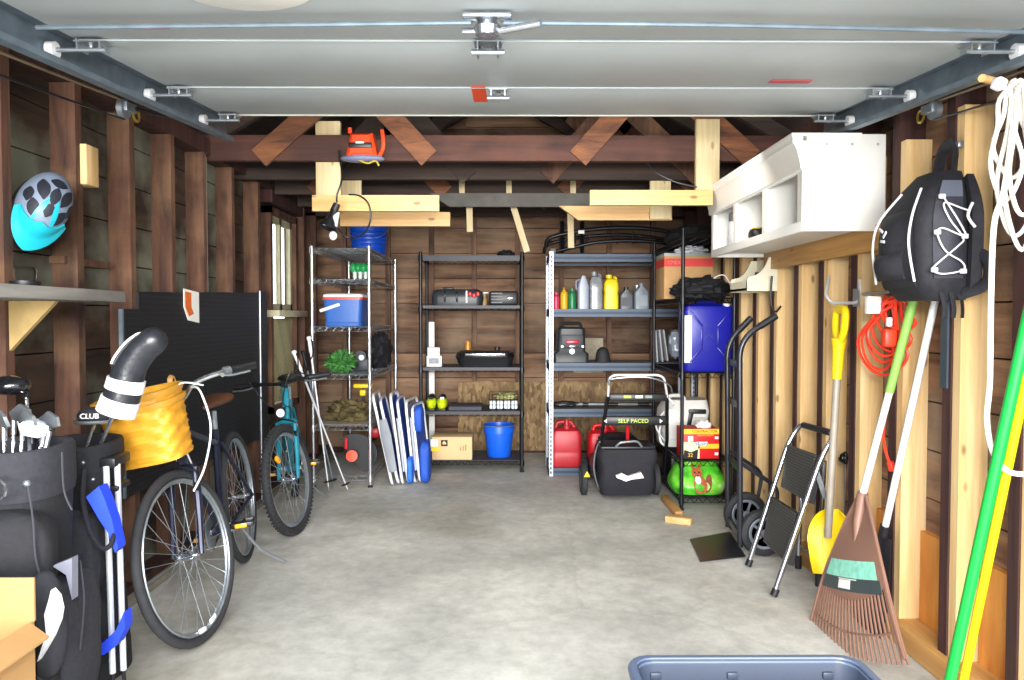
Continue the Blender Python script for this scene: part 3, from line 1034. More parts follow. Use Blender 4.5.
    for s in (-1, 1):
        c = clamp + V((.05, s * w * .6, .04))
        cb.tube(smooth_path([MS @ c, MS @ (c + V((.10, -s * .05, .02))), MS @ (clamp + V((.12, s * .05, -.10))), M0 @ (hb + V((.05, s * .03, .05))), M0 @ (hb + V((-.06, s * .02, -.04)))], 6), .0035, 6)
    cb.obj('cables', WHITEP if bar_kind != 'flat' else BLACKP, root)
    # saddle
    sd = st + (st - bb).normalized() * (.09 if seat else .1)
    B().tube([M0 @ st, M0 @ sd], .0125).obj('seat_post', STEEL, root)
    b = B()
    rings = []
    for (x, wd, hgt, zz) in ((.15, .014, .022, .0), (.12, .026, .03, .004), (.05, .034, .04, .006), (-.02, .056, .05, .008), (-.08, .082, .055, .014), (-.12, .075, .05, .018), (-.14, .05, .03, .02)):
        rings.append([M0 @ (sd + V((x - .01, wd * math.cos(2 * math.pi * k / 14), zz + .035 + hgt * .5 * math.sin(2 * math.pi * k / 14)))) for k in range(14)])
    b.loft(rings).obj('saddle', mat('brown_saddle', '#5f3b28', .5) if bar_kind != 'flat' else BLACKP, root)
    # drivetrain
    cr = B().lathe([(.0, -.004), (.085, -.003), (.088, 0), (.085, .003), (.0, .004)], T(.435, -.05, .285), leftv, 28)
    ca = .35
    ends = []
    for s in (-1, 1):
        e = V((.435 + s * .17 * math.cos(ca), s * .075, .285 + s * .17 * math.sin(ca)))
        ends.append(e)
    cr = cr.obj('crankset', STEEL, root)
    for s, e in zip((-1, 1), ends):
        B().beam(T(.435, s * .03, .285), T(.435, s * .07, .285), .02, .02).beam(T(.435, s * .065, .285), M0 @ e, .014, .022).obj('crank_arm', STEEL, cr)
    for s, e in zip((-1, 1), ends):
        pb2 = B()
        c = e + V((0, s * .06, 0))
        for dx in (-.04, .04):
            pb2.box(M0 @ (c + V((dx, 0, 0))), (.012, .095, .022), M0.to_3x3(), .003)
        for dy in (-.045, 0, .045):
            pb2.box(M0 @ (c + V((0, dy, 0))), (.08, .012, .020), M0.to_3x3(), .003)
        pdl = pb2.obj('pedal', BLACKP, root)
        B().box(M0 @ (c + V((.048, 0, 0))), (.006, .05, .018), M0.to_3x3(), .002).obj('pedal_reflector', AMBER, pdl)
    ch = B()
    for zz in (.285 + .085, .285 - .085):
        ch.tube([T(.435, -.05, zz), T(0.0, -.05, r + (.04 if zz > .285 else -.04))], .004, 6)
    ch.obj('chain', BLACKM, root)
    B().tube(smooth_path([T(.30, .05, .27), T(.25, .12, .12), T(.18, .22, .012)], 3), .008, 8).obj('kickstand', STEEL, root)
    return root, M0, MS, clamp, hb, ax, fw, rw, wb


AMBER = mat('amber_lens', '#f2a51a', .25, var=.05)
DKBLUE = mat('midnight_frame', '#23273a', .3, .3)
TEALF = mat('teal_frame', '#1f7f93', .3, .2)
ra, fa = F(248, 560), F(199, 641)
ra.z = fa.z = 0
wbA = (fa - ra).length
root, M0, MS, clamp, hb, ax, fw, rw, wb = bicycle('dark bicycle with a woven wicker basket on its handlebar', ra, fa, .342, DKBLUE, DKBLUE, R(-15), BLACKP, .05, 'sweep', lean=-.12)
B().tube(smooth_path([MS @ (clamp + V((.03, .12, .04))), MS @ (clamp + V((.10, .19, .02))), MS @ (clamp + V((.10, .20, -.12))), MS @ (clamp + V((.08, .13, -.27))), MS @ (clamp + V((.10, .07, -.36)))], 6), .004, 6).obj('brake_cable', WHITEP, root)
# reflectors on the spokes of the front wheel
Mf = MS.copy(); Mf.translation = MS @ V((wb, 0, .342))
for a, r_ in ((-1.75, .285), (-1.45, .29)):
    q = V((r_ * math.cos(a), .012, r_ * math.sin(a)))
    B().box(Mf @ q, (.05, .008, .02), Mf.to_3x3() @ Matrix.Rotation(-a + 1.57, 3, 'Y'), .004).obj('reflector', mat('clear_reflector', '#f2f4f6', .2), fw)
# basket in front of the handlebar
bk_c = clamp + V((.155, -.02, -.07))
WICK = bpy.data.materials.new('wicker'); WICK.use_nodes = True
nt = WICK.node_tree; N, L = nt.nodes.new, nt.links.new
bs = nt.nodes['Principled BSDF']
uvn = N('ShaderNodeTexCoord')
brk = N('ShaderNodeTexBrick'); brk.inputs['Scale'].default_value = 1.0
brk.inputs['Color1'].default_value = lin('#d9982a'); brk.inputs['Color2'].default_value = lin('#c07e1c'); brk.inputs['Mortar'].default_value = lin('#9a621a')
brk.inputs['Mortar Size'].default_value = .004; brk.inputs['Brick Width'].default_value = .07; brk.inputs['Row Height'].default_value = .026; brk.inputs['Mortar Smooth'].default_value = .6
L(uvn.outputs['UV'], brk.inputs['Vector']); L(brk.outputs['Color'], bs.inputs['Base Color']); bs.inputs['Roughness'].default_value = .5


def wicker_shell(M, w, d, h, taper):
    """a D-shaped open basket of slats woven over and under; returns a mesh with a weave modelled in relief"""
    b = B()
    n, rows = 112, 10
    rings = []
    prof = []
    for k in range(n):
        a = 2 * math.pi * k / n
        x, y = math.cos(a), math.sin(a)
        e = .55
        prof.append((math.copysign(abs(x) ** e, x), math.copysign(abs(y) ** e, y)))
    for i in range(rows * 3 + 1):
        t = i / (rows * 3)
        s = taper + (1 - taper) * t
        row = i // 3
        mid = (i % 3 == 1)
        ring = []
        for k in range(n):
            wv = math.sin(2 * math.pi * (k / 16.0) + (math.pi if row % 2 else 0)) * .0065 * (1 if mid else .1)
            px, py = prof[k]
            ln = math.hypot(px, py)
            dx, dy = px / ln, py / ln
            ring.append(V((py * d / 2 * s + dy * wv, px * w / 2 * s + dx * wv, -h / 2 + h * t)))
        rings.append(ring)
    inner = [[V((p.x * .95, p.y * .95, max(p.z, -h / 2 + .012))) for p in r] for r in rings]
    b.loft(rings + inner[::-1], cap=True)
    return b.xf(M)


WM = mat('wicker_slats', '#d09428', .5, var=.16, scale=22)
bs_m = MS @ Matrix.Translation(bk_c) @ Matrix.Rotation(R(6), 4, 'Y')
bsk = wicker_shell(bs_m, .30, .21, .27, .84).obj('basket', WM, root)
bb_ = B()
for zz in (.125, .085):
    pts = []
    for k in range(40):
        a = 2 * math.pi * k / 40
        x, y = math.cos(a), math.sin(a)
        e = .55
        pts.append(bs_m @ V((math.copysign(abs(y) ** e, y) * .108, math.copysign(abs(x) ** e, x) * .153, zz)))
    bb_.tube(pts, .011, 6, closed=True, flat=(.5, 1.3))
bb_.obj('basket_rim', mat('wicker_rim', '#c9912f', .5, var=.1), bsk)
for s in (-1, 1):
    B().tube(fillet([bs_m @ V((-.115, s * .07, .05)), bs_m @ V((-.118, s * .07, .15)), bs_m @ V((-.155, s * .07, .16)), bs_m @ V((-.15, s * .07, .09))], .02), .011, 6, flat=(.25, 1)).obj('basket_strap', mat('tan_leather', '#b88a4e', .6), bsk)

rb, fb = F(311, 497), F(290, 534)
rb.z = fb.z = 0
rb = fb + (V((-.25, 1.0, 0))).normalized() * .98
rootB, M0b, MSb, clampB, hbB, axB, fwB, rwB, wbB = bicycle('teal bicycle with knobby tyres and a bright headlight', rb, fb, .325, TEALF, TEALF, R(-21), BLACKP, .0, 'flat', lean=-.03, knob=True, tyre_w=.024)
Mf = MSb.copy(); Mf.translation = MSb @ V((wbB, 0, .325))
B().box(Mf @ V((.10, .0, .14)), (.03, .02, .05), Mf.to_3x3() @ Matrix.Rotation(.9, 3, 'Y'), .006).obj('spoke_reflector', AMBER, fwB)
hl = MSb @ (hbB + V((.075, 0, .03)))
B().lathe([(.0, -.05), (.016, -.048), (.026, -.012), (.027, 0)], hl, MSb.to_3x3() @ V((1, 0, 0)), 16).tube([MSb @ (hbB + V((.0, 0, .05))), hl - MSb.to_3x3() @ V((.03, 0, 0))], .008).obj('headlight', BLACKP, rootB)
B().lathe([(.026, 0), (.022, .008), (.0, .011)], hl, MSb.to_3x3() @ V((1, 0, 0)), 16).obj('headlight_lens', mat('lens_white', '#f4f8ff', .1, var=.01), rootB)


# ------------------------------------------------------------------ golf bags with clubs, box
def golf_bag(label, base, r, h, lean, accents):
    base = V(base)
    g = thing('golf_bag', label, 'golf bag', base)
    ax_ = (V((lean[0], lean[1], 1))).normalized()
    Rm = frame_of(ax_, V((0, 1, 0)))
    Rm = Matrix((V((1, 0, 0)) - ax_ * ax_.x, V((0, 1, 0)) - ax_ * ax_.y, ax_)).transposed()
    c = lambda x, y, z: base + Rm @ V((x, y, z))
    n = 28
    def ring(rr, z, sq=.8, sx=1.0, sy=1.0):
        o = []
        for k in range(n):
            a = 2 * math.pi * k / n
            x, y = math.cos(a), math.sin(a)
            o.append(c(rr * sx * math.copysign(abs(x) ** sq, x), rr * sy * math.copysign(abs(y) ** sq, y), z))
        return o
    rings = [ring(r * .9, 0), ring(r, .01), ring(r, .10), ring(r * .985, .12), ring(r * .94, .3), ring(r * .93, .55), ring(r * .97, .66), ring(r * 1.0, h - .14)]
    B().loft(rings).obj('body', FABRIC, g)
    B().loft([ring(r * 1.03, h - .145), ring(r * 1.06, h - .12), ring(r * 1.06, h - .01), ring(r * 1.02, h), ring(r * .93, h), ring(r * .9, h - .1), ring(r * .4, h - .105)]).obj('collar', FABRIC2 if accents != 'blue' else FABRIC, g)
    return g, c, Rm, ring


BLUEF = mat('blue_fabric', '#2244d8', .6, var=.08)
SILVER = mat('silver_fabric', '#7c7e8c', .5, .1)

g2, c2, R2, ring2 = golf_bag('black stand golf bag with blue panels and shiny metal legs', V((-1.495, 2.655, 0)), .12, .85, (.0, -.06), 'blue')


def pocket(g, c, cx, cy, z0, z1, w, d, m, yaw=0.0, name='pocket', amp=.10, seed=1, pw=.6):
    M = Matrix.Rotation(yaw, 3, 'Z')
    b = B()
    b.blob((0, 0, 0), (w / 2, d / 2, (z1 - z0) / 2), seed, amp, 2.0, None, 26, 16, None, pw)
    for v in b.bm.verts:
        v.co = c(*(M @ v.co + V((cx, cy, (z0 + z1) / 2))))
    return b.obj(name, m, g)


pocket(g2, c2, .03, -.11, .34, .64, .17, .13, FABRIC2, .25, 'pocket', .08, 2)
pocket(g2, c2, .05, -.13, .10, .36, .20, .15, FABRIC, .3, 'pocket', .08, 3)
pocket(g2, c2, -.02, -.175, .15, .30, .10, .06, FABRIC2, .2, 'ball_pouch', .05, 4)
# blue panels on the pockets
for pts_, y_ in (([(86, 497), (99, 486), (105, 500), (112, 520), (118, 548), (115, 553), (108, 533), (98, 518)], 2.40), ([(124, 612), (125, 628), (116, 646), (104, 655), (94, 655), (92, 648), (104, 642), (116, 630)], 2.42)):
    B().prism([P(u, v, y_) for u, v in pts_], (0, .05, 0)).obj('blue_panel', BLUEF, g2)
B().tube(smooth_path([c2(-.05, -.15, .70), c2(-.02, -.24, .50), c2(.05, -.25, .36), c2(.09, -.18, .40), c2(.07, -.14, .62)], 6), .022, 8, flat=(.45, 1.3)).obj('strap', FABRIC2, g2)
b = B()
legs = []
for s in (0, 1):
    top = c2(.130 + .022 * s, -.085 + .03 * s, .78)
    bot = c2(.172 + .026 * s, -.185 + .02 * s, .10)
    lg = B().tube([top, bot], .010, 12).obj('stand_leg', mat('silver_leg', '#dfe2ec', .3, .35, var=.02), g2)
    B().tube(smooth_path([bot, c2(.176 + .026 * s, -.19 + .02 * s, .04), c2(.18 + .026 * s, -.195 + .02 * s, .012)], 3), .006, 8).obj('leg_tip', BLACKM, lg)
B().box(c2(.13, -.03, .79), (.06, .11, .035), R2, .008).obj('leg_bracket', BLACKP, g2)
B().box(c2(.14, -.04, .70), (.05, .09, .02), R2, .006).obj('leg_strap', BLACKP, g2)
B().blob(c2(.20, -.20, .018), (.055, .045, .02), 3, .05).obj('foot_pad', BLACKP, g2)
for (x, y, z) in ((.07, -.115, .80), (.095, -.105, .74), (.01, -.135, .80)):
    B().ball(c2(x, y, z), .007, n=10, m=6).obj('rivet', STEEL, g2)

g1, c1, R1, ring1 = golf_bag('large black cart golf bag with many pockets and a white swoosh panel, in front', V((-1.475, 2.24, 0)), .142, .90, (.0, -.02), 'grey')
pocket(g1, c1, .06, -.15, .47, .74, .26, .14, FABRIC, .3, 'pocket', .06, 7)
pocket(g1, c1, -.07, -.19, .25, .76, .19, .16, FABRIC2, .0, 'side_pocket', .06, 8)
pocket(g1, c1, .08, -.16, .04, .46, .24, .16, FABRIC, .3, 'pocket', .07, 9)
pocket(g1, c1, -.02, -.25, .05, .40, .17, .12, FABRIC, .2, 'ball_pocket', .06, 10)
pocket(g1, c1, .17, -.02, .12, .52, .10, .2, FABRIC2, .0, 'pocket', .06, 11)
B().ball(c1(-.085, -.272, .42), (.055, .035, .045), None, 14, 10).obj('ball_pouch', BLACKP, g1)
B().blob(P(46, 625, 2.03), (.055, .045, .15), 13, .06, 2).obj('pocket', FABRIC2, g1)
sw = [(51, 590), (57, 597), (60, 610), (58, 622), (52, 637), (44, 651), (37, 662), (41, 649), (46, 634), (45, 624), (44, 615), (48, 602)]
B().prism([P(u, v, 1.972) for u, v in sw], (0, .02, 0)).obj('swoosh_panel', mat('white_vinyl', '#f1f2f4', .4, var=.02), g1)
B().sheet(lambda u, v: c1(.06 + (u - .5) * .09 * v + .01, -.262 + .02 * u, .24 + v * .20), 4, 6, .004).obj('grey_gusset', SILVER, g1)
B().tube(smooth_path([c1(.02, -.235, .70), c1(.05, -.32, .52), c1(.13, -.33, .34), c1(.17, -.24, .28), c1(.16, -.16, .5)], 6), .026, 8, flat=(.45, 1.3)).obj('strap', FABRIC2, g1)
B().tube(smooth_path([c1(-.03, -.27, .74), c1(.0, -.285, .62), c1(.01, -.30, .44), c1(-.01, -.325, .30)], 5), .006, 6).obj('zip', BLACKM, g1)
B().tube(smooth_path([P(84, 470, 2.46), P(83, 500, 2.42), P(90, 530, 2.39), P(102, 548, 2.38), P(112, 542, 2.40), P(110, 520, 2.45)], 6), .020, 8, flat=(.4, 1.3)).obj('strap', FABRIC2, g2)
B().prism([P(52, 566, 2.09), P(72, 558, 2.09), P(72, 600, 2.09), P(66, 575, 2.09)], (0, .03, 0)).obj('grey_gusset', SILVER, g1)
for zp in ([(28, 486), (33, 520), (36, 560), (46, 592)], [(62, 452), (64, 490), (72, 510)], [(80, 560), (84, 600), (80, 650)]):
    B().tube(smooth_path([P(u, v, 2.035 if u < 50 else (2.11 if u < 75 else 2.15)) for u, v in zp], 5), .0028, 6).obj('zip', mat('zip_grey', '#33333a', .6), g1)
B().tube([c1(.075 + .025 * math.cos(a * .5236), -.19, .81 + .028 * math.sin(a * .5236)) for a in range(12)], .004, 6, closed=True).obj('d_ring', CHROME, g1)
for (x, y, z) in ((-.02, -.185, .83), (.03, -.19, .83), (.135, -.155, .82), (-.06, -.275, .69), (.03, -.25, .60)):
    B().ball(c1(x, y, z), .010, n=10, m=6).obj('rivet', STEEL, g1)


def shaft_grp(name, label, group, p0, p1, head_fn, head_m):
    t = thing(name, label, 'golf club', p0, group)
    B().tube([p0, p1], .0055, 8).obj('shaft', CHROME, t)
    b = B(); head_fn(b, V(p1), (V(p1) - V(p0)).normalized()); b.obj('head', head_m, t)
    return t


def wood_head(b, p, d):
    b.blob(p + V((-.028, -.03, .018)), (.058, .052, .032), 2, .03, 1.5, None, 22, 14)
    b.cyl(p - d * .03, p + d * .015, .008, .010)


def iron(ang):
    def fn(b, p, d):
        x = V((math.cos(ang), math.sin(ang), 0))
        y = V((-math.sin(ang), math.cos(ang), 0))
        b.cyl(p - d * .05, p + d * .005, .0075, .008)
        pr = [p + V((0, 0, -.005)), p - x * .03 + V((0, 0, -.012)), p - x * .07 + V((0, 0, .0)), p - x * .078 + V((0, 0, .03)), p - x * .05 + V((0, 0, .048)), p - x * .015 + V((0, 0, .028)), p + V((0, 0, .02))]
        pr = [q + y * (.02 * (q.z - p.z) / .05) for q in pr]
        b.prism(pr, y * .010)
    return fn


top1 = 1.0
q = P(26, 390, 2.36)
shaft_grp('golf_club', 'black headed driver standing tall out of the black golf bag in front', None, c1(.03, .03, .80), q, wood_head, mat('gloss_black', '#15161a', .15, coat=.6))
IRON = mat('iron_head', '#bfc5cc', .3, .85, var=.1)
spots = [(4, 424, 2.22, 2.4), (14, 418, 2.30, 2.9), (23, 424, 2.27, 2.7), (33, 428, 2.34, 3.3), (45, 430, 2.30, .3), (44, 425, 2.33, 2.8), (49, 433, 2.27, .6)]
labs = ['iron golf club with its silver head nearest the picture edge, in the front bag', 'iron golf club whose silver head stands highest in the front bag', 'iron golf club third from the picture edge in the front bag', 'iron golf club just beside the driver shaft in the front bag',
        'iron golf club lying low in front of the driver shaft', 'iron golf club behind the driver shaft, its head turned to the wall', 'iron golf club at the rim nearest the bag with blue panels']
for (px, py, y, an), lb in zip(spots, labs):
    e = P(px, py, y)
    t_ = (e - c1(0, 0, .45))
    shaft_grp('golf_club', lb, 'irons in the front golf bag', c1(*((R1.inverted() @ (e - V(c1(0, 0, 0)))) * V((.0)) if False else (max(-.1, min(.1, e.x - c1(0, 0, 0).x)) * .8, max(-.1, min(.1, e.y - c1(0, 0, 0).y)) * .8, .80))), e, iron(an), IRON)

# headcovers
SY = 2.46
hcv = thing('headcover', 'long black sock headcover with two white stripes over a tall club', 'headcover', P(122, 412, SY))
pts = [P(116, 413, SY), P(124, 390, SY), P(130, 368, SY), P(142, 350, SY), P(153, 341, SY)]
sp = smooth_path(pts, 6)
rad = [.057 + (.046 - .057) * (i / (len(sp) - 1)) for i in range(len(sp))]
k0 = 11
sub = lambda a, c, e=0: ([sp[i] for i in range(a, c + 1)], [rad[i] + e for i in range(a, c + 1)])
p_, r_ = sub(9, len(sp) - 1)
d_ = (sp[-1] - sp[-2]).normalized()
for k in range(1, 6):
    p_.append(sp[-1] + d_ * .045 * math.sin(k / 5 * 1.57)); r_.append(max(.004, .046 * math.cos(k / 5 * 1.54)))
LEATH = mat('black_leather', '#23252b', .35, var=.2, scale=30, bump=.3)
B().tube(p_, r_, 18).obj('sock', LEATH, hcv)
WHL = mat('white_leather', '#f0efee', .5, var=.03)
for a, c in ((0, 4), (6, 9)):
    p_, r_ = sub(a, c, .006)
    B().tube(p_, r_, 18).obj('white_band', WHL, hcv)
p_, r_ = sub(4, 6, .002)
B().tube(p_, r_, 18).obj('black_band', LEATH, hcv)
B().tube(smooth_path([sp[i] + V((-.040, -.020, .024)) * (rad[i] / .046) for i in range(11, len(sp))] + [sp[-1] + d_ * .035 + V((-.015, 0, .02))], 2), .004, 6).obj('piping', WHL, hcv)
cl_ = thing('golf_club', 'chrome club shaft under the striped sock headcover', 'golf club', c2(.03, .0, .76))
B().tube([c2(.05, -.02, .77), sp[8]], .006, 8).obj('shaft', CHROME, cl_)

hp = P(95, 424, 2.66)
hc2 = thing('headcover', 'squat grey and black headcover with pale lettering on the bag with blue panels', 'headcover', hp)
B().blob(hp + V((0, 0, .03)), (.060, .05, .032), 3, .06, 2).obj('cover', FABRIC2, hc2)
B().tube([hp + V((.060 * math.cos(a * .3), -.008 + .051 * math.sin(a * .3), .012)) for a in range(21)], .006, 6, closed=True).obj('piping', STEEL, hc2)
B().tube([hp + V((.0, 0, .01)), c2(0, 0, .77)], .006).obj('shaft', CHROME, hc2)
text('CLUB', WHL, hc2, hp + V((.01, -.052, .034)), (1, .1, 0), (0, .25, 1), .026, depth=.003)

CORR = mat('corrugated_card', '#ac8453', .9, var=.05, scale=14)
bx0 = thing('cardboard_box', 'open cardboard box with a folded-out flap in the bottom corner by the golf bags', 'box', (-1.37, 1.85, 0))
ex = P(26, 580, 1.85)
zt = ex.z
x1, x0, y1, y0 = ex.x + .01, -1.58, 1.87, 1.48
b = B()
b.bx(x0, x1, y1 - .006, y1, 0, zt).bx(x0, x1, y0, y0 + .006, 0, zt - .09).bx(x0, x0 + .006, y0, y1, 0, zt - .05).bx(x1 - .006, x1, y0, y1, 0, zt - .11).bx(x0, x1, y0, y1, 0, .006)
b.obj('carton', CORR, bx0)
B().prism([(x1 - .003, y0, zt - .112), (x1 - .003, y1 - .02, zt - .112), (x1 + .07, y1 - .06, zt - .13), (x1 + .07, y0 + .03, zt - .13)], (0, 0, .005)).obj('flap', CORR, bx0)
B().prism([(x0, y0 + .003, zt - .09), (x1, y0 + .003, zt - .09), (x1 - .03, y0 - .1, zt - .12), (x0, y0 - .1, zt - .12)], (0, 0, .005)).obj('flap', CORR, bx0)

# ================================================================== shelving along the back
def wire_shelf(root, x0, x1, y0, y1, z, m, front='x', drop=.032, liner=None, pitch=.026):
    b = B()
    r = .0032
    for zz in (z, z - drop):
        b.tube([(x0, y0, zz), (x1, y0, zz), (x1, y1, zz), (x0, y1, zz)], r, 6, closed=True)
    for (a, c) in (((x0, y0), (x1, y0)), ((x1, y0), (x1, y1)), ((x0, y1), (x1, y1)), ((x0, y0), (x0, y1))):
        ln = math.hypot(c[0] - a[0], c[1] - a[1])
        nw = max(4, int(ln / .055))
        pts = []
        for k in range(nw * 6 + 1):
            t = k / (nw * 6)
            pts.append((a[0] + (c[0] - a[0]) * t, a[1] + (c[1] - a[1]) * t, z - drop / 2 + drop / 2 * .95 * math.cos(k * math.pi / 3)))
        b.tube(pts, .0024, 4)
    if y1 - y0 > x1 - x0:
        n = int((y1 - y0) / pitch)
        for k in range(1, n):
            yy = y0 + (y1 - y0) * k / n
            b.cyl((x0, yy, z), (x1, yy, z), .0019, n=4, cap=False)
        for t in (.25, .5, .75):
            b.cyl((x0 + (x1 - x0) * t, y0, z - .004), (x0 + (x1 - x0) * t, y1, z - .004), .003, n=5)
    else:
        n = int((x1 - x0) / pitch)
        for k in range(1, n):
            xx = x0 + (x1 - x0) * k / n
            b.cyl((xx, y0, z), (xx, y1, z), .0019, n=4, cap=False)
        for t in (.25, .5, .75):
            b.cyl((x0, y0 + (y1 - y0) * t, z - .004), (x1, y0 + (y1 - y0) * t, z - .004), .003, n=5)
    s = b.obj('wire_shelf', m, root)
    if liner:
        B().bx(x0 + .01, x1 - .01, y0 + .008, y1 - .008, z + .002, z + .005).obj('shelf_liner', liner, s)
    return s


def wire_rack(label, x0, x1, y0, y1, zs, zt, m, group=None, liners={}, rp=.0125):
    root = thing('wire_shelving', label, 'shelving unit', ((x0 + x1) / 2, (y0 + y1) / 2, 0), group)
    for x in (x0, x1):
        for y in (y0, y1):
            b = B().cyl((x, y, .02), (x, y, zt), rp, n=12)
            for k in range(int(zt / .1)):
                b.cyl((x, y, .1 + k * .1), (x, y, .103 + k * .1), rp * 1.07, n=12)
            po = b.cyl((x, y, zt), (x, y, zt + .004), rp * 1.1, rp * .8).obj('post', m, root)
            B().lathe([(.0, 0), (.018, 0), (.018, .012), (.008, .016), (.008, .03)], (x, y, 0)).obj('foot', BLACKP, po)
            for z in zs:
                B().cyl((x, y, z - .04), (x, y, z + .006), rp * 1.5, rp * 1.35, n=12).obj('collar', m, po)
    for z in zs:
        wire_shelf(root, x0, x1, y0, y1, z, m, liner=liners.get(z))
    return root


# ------------------------------------------------------------------ chrome rack under the window side
CX0, CX1, CY0, CY1 = -1.46, -1.035, 5.57, 6.86
CZ = [P(371, y, CY0).z for y in (248, 279, 327, 375, 426, 476)]
CR = mat('rack_chrome', '#d5d8de', .25, .9, var=.04)
wire_rack('chrome wire shelving unit holding a cooler, in the corner by the window', CX0, CX1, CY0, CY1, CZ, CZ[0] + .015, CR)

q = P(369, 250, 6.45)
bu = thing('bucket', 'blue ribbed bucket on top of the chrome shelving', 'bucket', (q.x + .0, 6.45, CZ[0] + .002))
zz = CZ[0] + .002
prof = [(.0, 0), (.135, 0), (.14, .01)]
for k in range(5):
    prof += [(.142 + k * .003, .05 + k * .035), (.150 + k * .003, .058 + k * .035), (.150 + k * .003, .066 + k * .035), (.144 + k * .003, .074 + k * .035)]
prof += [(.165, .25), (.170, .25), (.170, .262), (.155, .262), (.135, .02), (.0, .018)]
B().lathe(prof, (q.x, 6.45, zz), n=32).obj('pail', BLUE, bu)
B().tube([V((q.x + .172 * math.cos(a * .2), 6.45 - .172 * math.sin(a * .2) * .5 - .05, zz + .24 - .10 * math.sin(a * .2))) for a in range(1, 16)], .003, 6).obj('handle', STEEL, bu)

q = P(361, 277, 5.85)
gp = thing('planter_tray', 'green plastic planter with clear cups hanging from it on the chrome shelving', 'planter', (q.x, 5.85, CZ[1] + .002))
zz = CZ[1] + .004
b = B()
for k in range(4):
    b.blob((q.x - .06 + k * .04, 5.85, zz + .095), (.027, .03, .042), k, .1, 3, n=14, m=10)
b.obj('green_pots', mat('green_plastic', '#1f9a52', .4), gp)
for k in range(3):
    B().lathe([(.0, 0), (.016, 0), (.017, .065), (.015, .065), (.014, .004), (.0, .003)], (q.x - .045 + k * .042, 5.84, zz), n=12).obj('clear_cup', mat('cup_plastic', '#c9d6d2', .2), gp)

q0, q1 = P(323, 326, 5.62), P(362, 326, 5.62)
z0, z1 = CZ[2] + .004, P(340, 297, 5.62).z
xc, w = (q0.x + q1.x) / 2 + .0, (q1.x - q0.x)
co = thing('cooler', 'blue picnic cooler with a red-rimmed white lid and white handle', 'cooler', (xc, 5.80, z0))
CBL = mat('cooler_blue', '#2c5fae', .4, var=.04)
rr = lambda x0, x1, y0, y1, z, r=.03: [V((cx + r * math.cos(a), cy + r * math.sin(a), z)) for cx, cy, s in ((x1 - r, y1 - r, 0), (x0 + r, y1 - r, 1), (x0 + r, y0 + r, 2), (x1 - r, y0 + r, 3)) for a in [(s + t / 4) * math.pi / 2 for t in range(5)]]
x0, x1, y0, y1 = xc - w / 2, xc + w / 2, 5.62, 6.02
B().loft([rr(x0 + .012, x1 - .012, y0 + .012, y1 - .012, z0), rr(x0 + .008, x1 - .008, y0 + .008, y1 - .008, z0 + .03), rr(x0 + .012, x1 - .012, y0 + .012, y1 - .012, z0 + .034), rr(x0, x1, y0, y1, z1 - .02)]).obj('tub', CBL, co)
B().loft([rr(x0 - .006, x1 + .006, y0 - .006, y1 + .006, z1 - .02), rr(x0 - .006, x1 + .006, y0 - .006, y1 + .006, z1)]).obj('rim', mat('cooler_red', '#d0453c', .4), co)
B().loft([rr(x0 - .004, x1 + .004, y0 - .004, y1 + .004, z1), rr(x0 - .002, x1 + .002, y0 - .002, y1 + .002, z1 + .018), rr(x0 + .02, x1 - .02, y0 + .02, y1 - .02, z1 + .028)]).obj('lid', WHITEP, co)
B().beam((x0 - .02, y0 - .012, z1 - .105), (x0 + .13, y0 - .012, z1 - .055), .014, .024, (0, 0, 1), .005).obj('handle', WHITEP, co)

q = P(341, 374, 5.75)
tag(B().blob((q.x, 5.75, CZ[3] + .085), (.10, .09, .072), 3, .7, 8, flat=CZ[3] + .004, n=40, m=26).obj('tangled_netting', mat('leaf_green', '#3b7a34', .8, var=.5, scale=60)), 'bright green bunched netting on the chrome shelving below the cooler', 'netting')
q = P(361, 365, 5.9)
st_ = thing('small_engine_part', 'dark and silver machine part next to the green netting', 'machine part', (q.x, 5.95, CZ[3]))
zz = CZ[3] + .004
B().box((q.x, 5.95, zz + .05), (.12, .12, .10), None, .012).cyl((q.x, 5.88, zz + .12), (q.x, 5.98, zz + .12), .045).obj('body', mat('dark_grey_metal', '#33363c', .5, .3), st_)
B().cyl((q.x + .01, 5.865, zz + .11), (q.x + .01, 5.88, zz + .11), .022).obj('cap', STEEL, st_)
q = P(379, 372, 6.3)
tag(B().blob((q.x + .0, 6.35, CZ[3] + .15), (.09, .13, .15), 9, .35, 3, flat=CZ[3] + .003).obj('dark_bag', mat('black_cloth', '#16161c', .8)), 'black crumpled bag standing at the back end of the chrome shelving', 'bag')

# shelf with olive bag and yellow tool
tag(B().blob((P(347, 420, 5.8).x, 5.85, CZ[4] + .07), (.15, .13, .09), 12, .5, 4, flat=CZ[4] + .003, n=36, m=20).obj('work_gloves', mat('olive_cloth', '#5c5130', .85, var=.5, scale=22)), 'olive brown heap of work gloves on the chrome shelving', 'gloves')
q = P(352, 412, 5.78)
yt = thing('yellow_clamp', 'yellow handled bar clamp standing on the chrome shelving behind the olive gloves', 'clamp', (-1.10, 6.05, CZ[4]))
zz = CZ[4] + .004
B().bx(-1.185, -1.165, 6.02, 6.04, zz, zz + .25).obj('bar', BLACKM, yt)
B().box((-1.175, 6.03, zz + .255), (.15, .04, .035), None, .01).obj('jaw', YELLOW, yt)
B().box((-1.175, 6.03, zz + .20), (.05, .045, .05), None, .01).obj('grip', YELLOW, yt)
B().bx(-1.42, -1.08, 5.62, 5.98, CZ[4] + .001, CZ[4] + .003).obj('paper_sheet', mat('old_paper', '#a9a294', .8)) and None
o = bpy.data.objects['paper_sheet']; tag(o, 'grey paper sheet lying under the olive gloves on the chrome shelving', 'paper')

